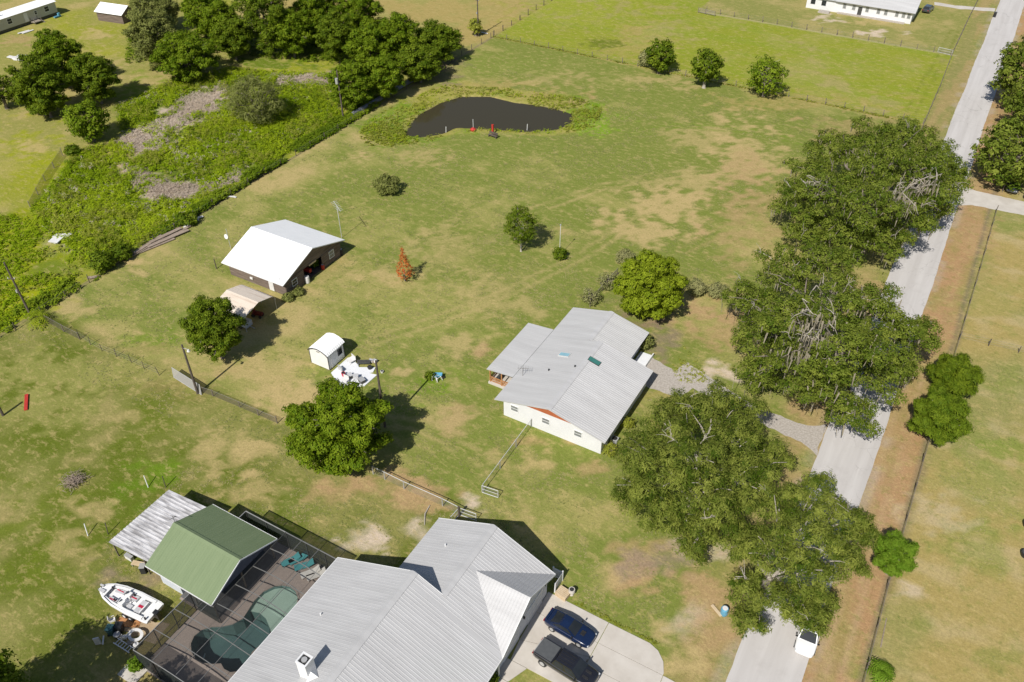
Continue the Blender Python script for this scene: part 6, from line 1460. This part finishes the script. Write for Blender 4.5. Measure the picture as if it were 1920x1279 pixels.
def fit(x0, y0, x1, y1, cb=.4, kmax=1.3):
    """crown centre, radius and half height seen in a photo rectangle"""
    Rz_ = 3.0
    for _ in range(20):
        p_ = at((x0 + x1) / 2, (y0 + y1) / 2, cb + Rz_); v = p_ - [0, 0, CAMH]; dep = v @ CF; th = math.asin(-v[2] / np.linalg.norm(v))
        R__ = (x1 - x0) / 2 * dep / FPX; hh = (y1 - y0) / 2 * dep / FPX
        Rz_ = float(np.clip(math.sqrt(max(hh * hh - (R__ * math.sin(th)) ** 2, .01)) / math.cos(th), .45 * R__, kmax * R__))
    return p_, R__, Rz_
def bbox_lobes(bb, cb=.4, n=9, seed=1, k=.45, kmax=1.3):
    p_, R__, Rz_ = fit(*bb, cb, kmax); rg = np.random.default_rng(seed)
    lb = [(p_, (R__ * .66, R__ * .66, Rz_ * .72))]
    for d in sphere_dirs(n, rg):
        q = k * rg.uniform(.72, 1.2); lb.append((p_ + d * np.array([R__, R__, Rz_]) * (1 - q * .9), (R__ * q, R__ * q, min(Rz_, R__) * q * .95)))
    return lb, p_, R__, Rz_
def bbtree(name, label, bb, mat, seed, cb=.4, n=9, k=.45, kmax=1.3, **kw):
    g_ = .36 * px_inv(kw.get('rc', .8), at((bb[0] + bb[2]) / 2, bb[3])); g_ = min(g_, .16 * (bb[2] - bb[0]))
    lb, p_, R__, Rz_ = bbox_lobes((bb[0] + g_, bb[1] + g_ * .9, bb[2] - g_, bb[3] - g_ * .6), cb, n, seed, k, kmax)
    return tree(name, label, lb, mat, base=p_[:2], seed=seed, **kw)
def pxlobes(ls, zs=1.0):
    o = []
    for px, py, rp, z in ls:
        p_ = at(px, py, z); r_ = px_size(rp, p_); o.append((p_, (r_, r_, r_ * .8 * zs)))
    return o

oakD = pxlobes([(1470, 505, 55, 9), (1555, 500, 62, 11), (1405, 560, 50, 6.5), (1420, 630, 52, 6), (1430, 695, 48, 4.5), (1485, 600, 60, 12), (1560, 580, 65, 14), (1640, 570, 55, 11), (1580, 650, 75, 13.5), (1500, 680, 58, 10), (1660, 640, 62, 9), (1722, 625, 46, 6.5), (1650, 700, 58, 7), (1555, 730, 55, 7), (1600, 775, 46, 5), (1540, 700, 50, 8), (1690, 690, 34, 4.5)])
GAPD = [(at(1530, 610, 15.5), 2.2), (at(1528, 618, 12.5), 2.2), (at(1496, 660, 11.5), 1.8), (at(1560, 545, 14.5), 1.5)]
tree('live_oak', 'broad live oak with moss and bare grey limbs over the road by the gravel drive', oakD, 'oak', base=at(1545, 700)[:2], seed=11, trunk_r=.75, sub=9, spacing=.86, n_per=56, rc=.64, leaf=.25, asp=.5, dead=12, moss=900, gaps=GAPD, group='live oaks along the road')
oakC = pxlobes([(1560, 280, 45, 8), (1640, 265, 52, 10), (1700, 262, 52, 9), (1755, 300, 48, 8), (1640, 310, 62, 13), (1720, 330, 60, 11), (1770, 350, 48, 7), (1525, 320, 48, 8), (1500, 375, 50, 6), (1560, 360, 60, 10), (1630, 385, 66, 12), (1700, 395, 55, 8), (1520, 430, 44, 4.5), (1590, 445, 52, 6), (1660, 450, 48, 5.5), (1740, 390, 42, 5), (1790, 330, 26, 6)])
tree('live_oak', 'farther live oak beside the road with bleached limbs on its right side', oakC, 'oak', base=at(1610, 440)[:2], seed=12, trunk_r=.75, sub=9, spacing=.95, n_per=52, rc=.72, leaf=.29, asp=.5, dead=10, moss=900, gaps=[(at(1700, 372, 12.5), 2.2), (at(1738, 345, 12), 1.9), (at(1533, 348, 10.5), 1.5)], group='live oaks along the road')
treeE = pxlobes([(1398, 775, 42, 7.5), (1350, 752, 40, 8.5), (1275, 765, 36, 8), (1320, 775, 50, 9), (1255, 800, 52, 9), (1200, 850, 48, 6.5), (1185, 925, 42, 4.5), (1235, 890, 62, 9.5), (1300, 850, 62, 12), (1375, 820, 52, 9), (1390, 890, 58, 9), (1320, 920, 60, 10), (1250, 970, 44, 5), (1310, 985, 42, 4.5), (1445, 860, 44, 5.5), (1360, 960, 50, 7), (1300, 1030, 26, 3)])
tree('shade_tree', 'tall olive green shade tree with drooping sprays in front of the white house', treeE, 'oak2', base=at(1320, 1000)[:2], seed=13, trunk_r=.42, sub=8, spacing=.80, n_per=46, rc=.60, leaf=.40, asp=.20, droop=.9, dead=9, flat=.9, bark='deadwood', up=.6, tint_amp=.75)
treeF = pxlobes([(1528, 1158, 30, 4.2), (1500, 1150, 28, 4.2), (1460, 945, 50, 7.5), (1535, 925, 44, 7.5), (1590, 975, 44, 6), (1520, 1000, 62, 9.5), (1445, 1030, 58, 7.5), (1590, 1050, 40, 5), (1520, 1080, 52, 7), (1470, 1120, 40, 5), (1400, 1100, 36, 4.5), (1402, 1160, 32, 3.5), (1540, 1130, 32, 4.0), (1390, 1020, 34, 5), (1620, 1000, 22, 4.5)])
tree('shade_tree', 'drooping olive tree overhanging the road above the white car', treeF, 'oak2', base=at(1425, 1120)[:2], seed=14, trunk_r=.38, sub=8, spacing=.78, n_per=46, rc=.58, leaf=.40, asp=.20, droop=1.0, dead=7, flat=.9, bark='deadwood', up=.6, tint_amp=.75)
bbtree('maple_tree', 'round dark green tree by the chain fence with long shadow beside the utility pole', (525, 706, 737, 895), 'green', 15, cb=.6, n=16, k=.36, sub=7, spacing=.62, n_per=42, rc=.48, leaf=.27, asp=.6, trunk_r=.25)
bbtree('yard_tree', 'tall dense oval tree beside the tan carport', (343, 541, 458, 684), 'dense', 16, cb=.4, n=18, k=.38, sub=6, spacing=.58, n_per=40, rc=.45, leaf=.26, asp=.5, trunk_r=.18)
bbtree('camphor_tree', 'round lime green tree behind the white house', (1150, 468, 1287, 602), 'lime', 17, cb=.4, n=24, k=.27, spacing=.62, n_per=44, rc=.5, leaf=.30, asp=.55, trunk_r=.2)
bbtree('cypress_sapling', 'small bright green tree straddling the road fence', (1637, 987, 1722, 1090), 'bright', 18, cb=.5, n=14, k=.34, sub=4, spacing=.42, n_per=38, rc=.36, leaf=.36, asp=.2, trunk_r=.1)
def cone_lobes(bb, cb=.2, n=7, kmax=1.6, topk=.3):
    p_, R__, Rz_ = fit(*bb, cb, kmax); o = []
    for i in range(n):
        f_ = i / (n - 1); r_ = R__ * (1 - (1 - topk) * f_ ** 1.3); z = cb + r_ * .5 + (2 * Rz_ - r_ * .9) * f_
        o.append(((p_[0], p_[1], z), (r_, r_, max(.5, Rz_ * .42))))
    return o, p_
def conetree(name, label, bb, mat, seed, cb=.2, n=7, kmax=1.6, topk=.3, **kw):
    lb, p_ = cone_lobes(bb, cb, n, kmax, topk); return tree(name, label, lb, mat, base=p_[:2], seed=seed, limbs=False, **kw)
for bb, lb, sd in (((1711, 724, 1814, 836), 'rounded cedar on the road fence, in front of its darker twin', 19), ((1744, 662, 1838, 746), 'cedar on the road fence partly behind the nearer cedar', 20)):
    l2, p_, R__, Rz_ = bbox_lobes(bb, .2, 16, sd, .34)
    tree('cedar_tree', lb, l2, 'cedarleaf' if sd == 19 else 'dense', base=p_[:2], seed=sd, sub=5, spacing=.52, n_per=40, rc=.46, leaf=.55, asp=.15, trunk_r=.15, up=.8, droop=-1.6, flat=1.0, group='cedars on the road fence')  # lighter leaves in front, darker behind: shade between the pair painted by material
conetree('bald_cypress', 'small rust red conical tree alone on the lawn', (740, 466, 773, 524), 'rustleaf', 21, cb=.9, n=6, topk=.12, spacing=.6, n_per=20, rc=.34, leaf=.26, asp=.3, trunk_r=.09)
bbtree('young_pine', 'loose green young pine with pale trunk on the middle lawn', (942, 380, 1012, 462), 'dense', 22, cb=1.4, n=13, k=.36, kmax=1.6, spacing=.72, n_per=34, rc=.5, leaf=.32, asp=.3, trunk_r=.12, bark='deadwood')
def bush(label, bb, mat, seed, name='shrub', **kw):
    a_ = dict(spacing=.55, n_per=30, rc=.42, leaf=.28, asp=.5, trunk_r=.06, zmin=.05); a_.update(kw)
    return bbtree(name, label, bb, mat, seed, cb=.0, n=8, k=.45, cat='shrub', **a_)
bush('small loose shrub leaning alone on the upper lawn', (700, 325, 752, 367), 'olive', 30)
bush('low dark shrub around the thin white pole', (1035, 462, 1066, 488), 'dense', 31)
bush('greyish shrub touching the left of the lime green tree', (1154, 466, 1192, 496), 'greyleaf', 32)
bush('sparse shrub along the log edging, near the house roof', (1086, 535, 1128, 574), 'greyleaf', 33, n_per=12, spacing=.7)
bush('sparse shrub along the log edging, toward the lime tree', (1118, 508, 1160, 545), 'greyleaf', 34, n_per=12, spacing=.7)
bush('dusty shrub right beside the lime green tree', (1288, 520, 1326, 556), 'greyleaf', 35)
bush('dusty shrub touching the broad live oak', (1326, 528, 1368, 561), 'greyleaf', 36)
bush('small shrub at the back corner of the white house', (1196, 622, 1228, 660), 'olive', 37, n_per=16)
bush('low shrub wrapping the blue wheelbarrow', (797, 692, 814, 716), 'dense', 38, n_per=20)
bush('small plant clump at the barn doorway', (580, 482, 598, 502), 'green', 39)
bush('flowering plant clump at the barn window', (548, 538, 570, 556), 'olive', 40)
bush('plant clump at the near barn corner', (528, 548, 552, 566), 'olive', 41)
bush('leafy shrub in the shaded entrance by the front walk', (898, 1252, 935, 1290), 'dense', 42)
bush('low green plant at the outside corner of the pool cage', (240, 1228, 268, 1262), 'bright', 43)
bush('weeds in the shade at the right wall of the white house, near end', (1130, 828, 1160, 856), 'weed', 44, n_per=14)
bush('weeds by the shaded right wall of the white house, middle', (1165, 778, 1192, 806), 'weed', 45, n_per=12)
# pasture trees
bbtree('pasture_tree', 'pasture tree with brown leaves on its left side', (1210, 70, 1268, 136), 'dense', 46, group='trees along the pasture fence', leaf=.55, spacing=1.1, n_per=34, rc=.8, n=12, k=.38)
bush('brown leaved bush against the leftmost pasture tree', (1196, 82, 1226, 134), 'greyleaf', 47, leaf=.5, spacing=.9, rc=.7)
bbtree('pasture_tree', 'middle dark pasture tree with a pale trunk', (1294, 88, 1357, 158), 'dense', 48, group='trees along the pasture fence', leaf=.55, spacing=1.1, n_per=34, rc=.8, n=12, k=.40, cb=1.0, bark='deadwood')
bbtree('pasture_tree', 'lighter airy pasture tree, rightmost of the three', (1399, 104, 1479, 180), 'green', 49, group='trees along the pasture fence', leaf=.5, spacing=1.15, n_per=22, rc=.9, n=12, k=.38, dead=3)
# dark oaks at the right edge
bbtree('roadside_oak', 'dark oak at the right edge by the far road bend', (1868, 48, 1990, 212), 'oak', 50, group='oaks at the right edge', leaf=.6, spacing=1.3, n_per=36, rc=1.0, n=16, k=.36, trunk_r=.5)
bbtree('roadside_oak', 'dark oak at the right edge above the side drive', (1832, 215, 1985, 356), 'oak', 51, group='oaks at the right edge', leaf=.55, spacing=1.2, n_per=36, rc=.95, n=16, k=.36, trunk_r=.5)
bbtree('roadside_oak', 'dark oak behind the other two at the right edge', (1885, 140, 2010, 262), 'oak', 52, group='oaks at the right edge', leaf=.6, spacing=1.3, n_per=34, rc=1.0, n=12, k=.38, trunk_r=.5)
# the wood at the upper left
W = [((338, -30, 425, 72), 'green', 'tree at the top edge behind the broad tree above the reeds'), ((500, 10, 590, 108), 'green', 'lower tree filling the gap right of the darkest tall tree'), ((560, -60, 650, 60), 'dense', 'tree cut by the top edge behind the row'), ((632, -30, 722, 70), 'green', 'pale green tree at the top edge above the middle of the row'), ((400, 30, 470, 112), 'dense', 'low tree at the foot of the darkest tall tree'), ((30, 130, 110, 218), 'green', 'low skirted tree in front of the big dark tree at left'),
     ((18, 95, 130, 222), 'dense', 'big dark tree at the left edge beside the small round tree'), ((60, 52, 160, 165), 'green', 'tall rounded tree behind the big dark tree at left'), ((128, 92, 222, 195), 'dense', 'dark tree right of the tall rounded one at left'),
     ((236, 10, 340, 128), 'olive', 'olive tinted tree at the left end of the tree row'), ((282, 55, 412, 152), 'green', 'broad tree above the reed patch'), ((240, -25, 340, 60), 'olive', 'yellowish tree at the top edge by the white roofed shed'),
     ((375, -8, 452, 95), 'green', 'upright tree next to the dark tall ones'), ((436, -50, 560, 104), 'dense', 'darkest tall tree at the top edge'), ((540, -30, 622, 96), 'green', 'tall tree right of the darkest one at the top'),
     ((590, 2, 672, 130), 'dense', 'dark tree above the willow and transformer pole'), ((648, 35, 735, 140), 'green', 'rounded tree in the middle of the row'), ((700, 18, 790, 126), 'green', 'bright rounded tree at the upper right of the row'),
     ((770, 38, 868, 118), 'dense', 'dark olive tree at the right end of the row'), ((612, 112, 700, 208), 'green', 'tree overhanging the culvert pipe, at its near end'), ((672, 98, 762, 186), 'green', 'tree overhanging the culvert pipe at mid length'), ((740, 78, 832, 156), 'dense', 'tree overhanging the far end of the culvert pipe')]
for i, (bb, mt, lb) in enumerate(W):
    bbtree('woodland_tree', lb, bb, mt, 60 + i, cb=.2, n=17, k=.36, group='trees of the upper left wood', sub=6, leaf=.36, asp=.55, spacing=1.0, n_per=38, rc=.68, trunk_r=.25, inner=.12)
bbtree('small_oak', 'small round tree standing in front of the big dark trees at left', (120, 182, 203, 266), 'green', 80, cb=.3, n=14, k=.36, leaf=.45, spacing=.95, n_per=34, rc=.75)
bbtree('willow', 'grey olive willow among the reeds', (420, 138, 535, 235), 'olive', 81, cb=.1, n=16, k=.34, leaf=.5, asp=.2, spacing=.95, n_per=34, rc=.75, droop=.6)
bbtree('far_tree', 'small bright tree by the dark pole at the top', (878, 27, 905, 70), 'weed', 82, leaf=.5, spacing=.9, n_per=24, rc=.7)
bbtree('woodland_tree', 'dark bush like tree cut by the left edge', (-30, 130, 28, 205), 'dense', 83, leaf=.5, spacing=1.1, n_per=30, rc=.8)
for i, (bb, lb) in enumerate((((165, 468, 215, 512), 'dark shrub at the marsh fence by the boards'), ((205, 455, 250, 490), 'green shrub on the marsh fence just left of the long boards'), ((330, 395, 372, 425), 'low shrub above the white panels on the fence'), ((120, 270, 150, 292), 'bush at the upper end of the short overgrown fence'))):
    bush(lb, bb, 'dense', 90 + i, leaf=.4, spacing=.7, rc=.55)
# big tree just below the lower left corner, its shadow across the grass
bbtree('corner_tree', 'dark tree cut off by the lower left picture corner', (-190, 1195, 50, 1470), 'dense', 99, cb=.8, n=16, k=.36, leaf=.38, spacing=.8, n_per=40, rc=.65, trunk_r=.35)
bbtree('corner_tree', 'tree below the picture edge shading the lower left lawn', (-10, 1275, 215, 1560), 'dense', 100, cb=.8, n=14, k=.36, leaf=.38, spacing=.85, n_per=36, rc=.65, trunk_r=.3)
# palms
def palm(name, label, p_, h, n, L_, mat, seed, w=.09, up=.8, cat='palm'):
    rg = np.random.default_rng(seed); t = thing(name, label, cat, (float(p_[0]), float(p_[1]), 0))
    if h > .3: m = MB(); m.tube([(0, 0, 0), (0, 0, h)], [.2, .15], 9); m.build('trunk', MT['bark'], t)
    for i in range(n):
        a_ = i * 2.4 + rg.uniform(-.2, .2); el = up * rg.uniform(.2, 1.2); LL_ = L_ * rg.uniform(.75, 1.1)
        V_ = []; k = 7
        spine = []
        for j in range(k + 1):
            s_ = j / k; rr = LL_ * s_ * math.cos(el * (1 - .3 * s_)); zz_ = h + LL_ * (math.sin(el) * s_ - .75 * s_ * s_)
            spine.append(np.array([math.cos(a_) * rr, math.sin(a_) * rr, zz_]))
        sd_ = np.array([-math.sin(a_), math.cos(a_), 0]); F_ = []
        for j in range(k):
            wj = LL_ * w * 4 * math.sin(math.pi * (j + .6) / (k + .6))
            for s_ in (-1, 1):
                q0, q1 = spine[j], spine[j + 1]; o_ = len(V_)
                V_ += [q0, q0 + (q1 - q0) * .7, q1 + sd_ * s_ * wj + (q1 - q0) * .4 - np.array([0, 0, wj * .3])]; F_.append((o_, o_ + 1, o_ + 2))
        np_mesh('frond', np.array(V_), np.array(F_), MT[mat], t, np.clip(rg.normal(.5, .2, len(F_)), 0, 1))
    return t
palm('fan_palm', 'small fan palm at the bottom beside the road fence', at(1650, 1262), .5, 26, 1.5, 'bright', 5, w=.10)
palm('banana_plant', 'banana plant with broad pale leaves by the left boundary fence', at(76, 604), .9, 11, 2.2, 'lime', 6, w=.07, up=1.1)
# brush pile
o = at(140, 905); rg = np.random.default_rng(4); m = MB()
for i in range(190):
    a_ = rg.uniform(0, 6.28); q = np.array([rg.normal(0, .55), rg.normal(0, .55), rg.uniform(.1, .9) * math.exp(-0.2)]); d = np.array([math.cos(a_), math.sin(a_), rg.uniform(-.2, .7)]) * rg.uniform(.4, 1.1)
    m.tube([q - d * .5, q + d * .5], [.028, .012], 4)
pp = m.build('brush_pile', MT['twig']); pp.location = o; tag(pp, 'grey heap of dead brush on the lower left lawn', 'brush pile')
bp_ = thing('flower_bush', 'yellow flowering plant in the shaded entrance at the bottom edge', 'plant', (float(OX + .2), float(OY - 10.9), 0)); rg = np.random.default_rng(9)
V_, ti = leaf_geo(np.concatenate([rg.normal(0, .3, (14, 3)) + [0, 0, .6], rg.normal(0, 1, (14, 3))], 1), 24, .35, .24, .4, rg); np_mesh('foliage', V_, quads(len(ti)), MT['dense'], bp_, ti)
V_, ti = leaf_geo(np.concatenate([rg.normal(0, .25, (10, 3)) + [0, 0, .85], rg.normal(0, 1, (10, 3))], 1), 8, .2, .16, .8, rg); np_mesh('flower', V_, quads(len(ti)), MT['flower'], bp_)

# ------------------------------------------------------------------ ground cover: marsh plants, hedge strip, bank plants, tussocks
def scatter(name, poly, n, mat, hs, seed, leaf=.5, asp=.35, n_per=9, rc=.45, zfun=None, excl=(), noise_keep=None, xmax=None):
    rg = np.random.default_rng(seed); poly = np.array([q[:2] for q in poly]); lo_, hi_ = poly.min(0), poly.max(0)
    P_ = rg.uniform(lo_, hi_, (int(n * 3), 2)); P_ = P_[inpoly(poly, P_[:, 0], P_[:, 1]) < 0]
    for e in excl: P_ = P_[inpoly(e, P_[:, 0], P_[:, 1]) + (fbm(P_[:, 0], P_[:, 1], 2.6, 3, 2) - .5) * 11 > 0]
    if xmax is not None: P_ = P_[P_[:, 0] < xmax]
    nv = fbm(P_[:, 0], P_[:, 1], 4.5, 3, seed)
    if noise_keep is not None: k_ = nv > noise_keep; P_, nv = P_[k_], nv[k_]
    P_, nv = P_[:n], nv[:n]
    nw = fbm(P_[:, 0], P_[:, 1], 9.0, 3, seed + 1); z = hs * (.15 + 2.4 * np.clip(nv - .3, 0, 1)) * rg.uniform(.6, 1.2, len(P_))
    if zfun is not None: z = z + zfun(P_[:, 0], P_[:, 1])
    cl = np.concatenate([P_, z[:, None], np.tile([0, 0, 1.0], (len(P_), 1))], 1)
    V_, ti = leaf_geo(cl, n_per, rc, leaf, asp, rg, flat=.9, droop=-.7, up=.9)
    ti = np.clip(ti * .55 + np.repeat(np.clip((nw - .5) * 3.2 + .5, 0, 1), n_per) * .5 - .02, 0, 1)
    np_mesh(name, V_, quads(len(ti)), MT[mat], None, ti)['kind'] = 'stuff'
scatter('marsh_plants', MARSH, 11000, 'marsh', .45, 201, leaf=.42, n_per=12, rc=.55, excl=REEDS, xmax=FENCE_X - .4)
scatter('marsh_weeds', MARSH, 1000, 'green', .8, 202, leaf=.42, n_per=12, rc=.5, excl=REEDS, noise_keep=.56, xmax=FENCE_X - .4)
for i, r_ in enumerate(REEDS): scatter('dry_reeds', r_, [2600, 2200, 700][i], 'reed', .12, 203 + i, leaf=.7, asp=.09, n_per=8, rc=.55, xmax=FENCE_X - .6)
for i, r_ in enumerate(REEDS): scatter('marsh_islands', r_, [420, 380, 90][i], 'marsh', .4, 240 + i, leaf=.42, n_per=12, rc=.5, noise_keep=.53, xmax=FENCE_X - .6)
scatter('reed_fringe', MARSH, 900, 'reed', .1, 245, leaf=.6, n_per=8, asp=.1, rc=.5, noise_keep=.55, xmax=FENCE_X - .6)
scatter('marsh_tussocks', MARSH, 1500, 'weed', .75, 230, leaf=.5, n_per=14, rc=.5, asp=.2, excl=REEDS, noise_keep=.54, xmax=FENCE_X - .4)
scatter('marsh_tussocks', MARSH, 500, 'reed', .5, 231, leaf=.6, n_per=10, rc=.5, asp=.1, noise_keep=.57, xmax=FENCE_X - .4)
scatter('field_weeds', WEEDF, 9000, 'marsh', .22, 210, leaf=.45, rc=.5, noise_keep=.42, xmax=FENCE_X - .4)
scatter('field_weeds', WEEDF, 2500, 'weed', .3, 211, leaf=.5, rc=.5, noise_keep=.5, xmax=FENCE_X - .4)
HEDGE = [(FENCE_X - 2.0, 66), (FENCE_X - .1, 66), (FENCE_X + .1, 125), (FENCE_X - 3.2, 125)]
scatter('hedge_weeds', HEDGE, 3000, 'green', .8, 212, leaf=.5, rc=.5, noise_keep=.36)
scatter('hedge_weeds', [(-103.5, 30), (-100.2, 30), (-99.9, 58), (-103, 60)], 350, 'green', .7, 213, leaf=.5, rc=.5, noise_keep=.4)
BED = gp((672, 248), (695, 222), (750, 192), (830, 160), (930, 164), (1010, 174), (1090, 184), (1130, 205), (1095, 243), (1030, 252), (930, 247), (850, 250), (790, 270), (720, 273))
bz_ = lambda x, y: -1.2 * sm(.35, -.9, inpoly(POND, x, y))
scatter('bank_plants', BED, 1500, 'weed', .15, 220, leaf=.36, rc=.4, zfun=bz_, excl=[POND], noise_keep=.40)
scatter('bank_plants', BED, 900, 'marsh', .15, 221, leaf=.36, rc=.4, zfun=bz_, excl=[POND], noise_keep=.46)
scatter('bank_plants', gp((1060, 235), (1085, 205), (1130, 205), (1115, 238), (1060, 250)), 170, 'weed', .12, 222, leaf=.45, rc=.4)
scatter('bank_plants', gp((672, 255), (700, 228), (745, 225), (770, 260), (735, 276), (690, 274)), 250, 'weed', .15, 223, leaf=.45, rc=.4)
scatter('wood_undergrowth', gp((235, 120), (420, 100), (640, 125), (800, 110), (870, 75), (850, 60), (560, 60), (240, 60)), 2600, 'green', .9, 224, leaf=.6, rc=.6, xmax=FENCE_X - .3)
scatter('fence_grass', [(FENCE_X + .05, 165.4), (-8, 165.4), (-8, 164.8), (FENCE_X + .05, 164.8)], 500, 'weed', .15, 225, leaf=.35, rc=.25, noise_keep=.4)
scatter('drive_weeds', gp((1290, 640), (1340, 740), (1310, 760), (1255, 690)), 120, 'weed', .12, 226, leaf=.25, rc=.25, noise_keep=.5)
scatter('edge_weeds', [(OX + 1.2, OY + .5), (OX + 11, OY + .35), (OX + 11, OY + .7), (OX + 1.2, OY + 1.0)], 60, 'weed', .08, 227, leaf=.2, rc=.18, noise_keep=.4)
BARE = [DECK, [(OX - 2, OY - 13), (OX + 21, OY - 13), (OX + 21, OY + .6), (OX - 2, OY + .6)], [(SX, SY - 2.2), (SX + 6, SY - 2.2), (SX + 6, SY + 3.6), (SX, SY + 3.6)], [(WX + 9, WY + 12.5), (WX + 18.5, WY + 12.5), (WX + 18.5, WY + 19), (WX + 9, WY + 19)], [(-15, 71.5), (-3, 71.5), (-3, 78), (-15, 78)]]
def turf(name, poly, n, seed, keep, leaf=.2, h=.015):
    rg = np.random.default_rng(seed); P_ = np.array(poly); lo_, hi_ = P_.min(0), P_.max(0)
    Q = rg.uniform(lo_, hi_, (n, 2)); Q = Q[fbm(Q[:, 0], Q[:, 1], 3.0, 3, seed) + .25 * (fbm(Q[:, 0], Q[:, 1], 14, 2, seed + 1) - .5) > keep]
    for e in BARE + [POND]: Q = Q[inpoly(e, Q[:, 0], Q[:, 1]) > .1]
    gc = col[np.clip(np.searchsorted(gy, Q[:, 1]), 0, len(gy) - 1), np.clip(np.searchsorted(gx, Q[:, 0]), 0, len(gx) - 1)]
    Q = Q[gc[:, 1] > gc[:, 0] * rg.uniform(.88, 1.0, len(Q))]
    cl = np.concatenate([Q, np.full((len(Q), 1), h), np.tile([0, 0, 1.0], (len(Q), 1))], 1)
    V_, ti = leaf_geo(cl, 4, .16, leaf, .35, rg, flat=.12, droop=-.1, up=1.6)
    ti = np.clip(ti * .6 + np.repeat(np.clip((fbm(Q[:, 0], Q[:, 1], 5, 3, seed + 2) - .5) * 3 + .45, 0, 1), 4) * .45, 0, 1)
    np_mesh(name, V_, quads(len(ti)), MT['turf'], None, ti)['kind'] = 'stuff'
turf('lawn_tufts', [(-62, 22), (ROAD_L - .4, 100)], 42000, 301, .50)
turf('lawn_tufts', [(-100, 40), (-62, 150)], 16000, 302, .50, leaf=.26)
turf('lawn_tufts', [(-62, 100), (ROAD_L - .4, 160)], 16000, 303, .50, leaf=.26)
turf('verge_tufts', [(ROAD_R + .2, 36), (24, 130)], 16000, 304, .50)
turf('verge_tufts', [(ROAD_L - .7, 30), (ROAD_L + .12, 230)], 1500, 305, .42, leaf=.24)
turf('verge_tufts', [(ROAD_R - .12, 30), (ROAD_R + .7, 230)], 1500, 306, .42, leaf=.24)
for px, py, dx, dy, h_, mt, lb in ((278, 914, -.5, .3, 1.3, 'trim', 'white leaning stake just above the lean-to roof'), (165, 1005, -.5, .4, 1.2, 'trim', 'white leaning stake left of the lean-to roof'), (311, 914, -.2, .2, 1.5, 'polewood', 'dark leaning stake at the upper lean-to corner'), (203, 1002, -.2, .3, 1.4, 'polewood', 'dark leaning stake beside the left lean-to edge')):
    o = at(px, py); m = MB(); m.tube([(0, 0, 0), (dx, dy, h_)], .05, 6); pp = m.build('leaning_stake', MT[mt]); pp.location = o; tag(pp, lb, 'stake')
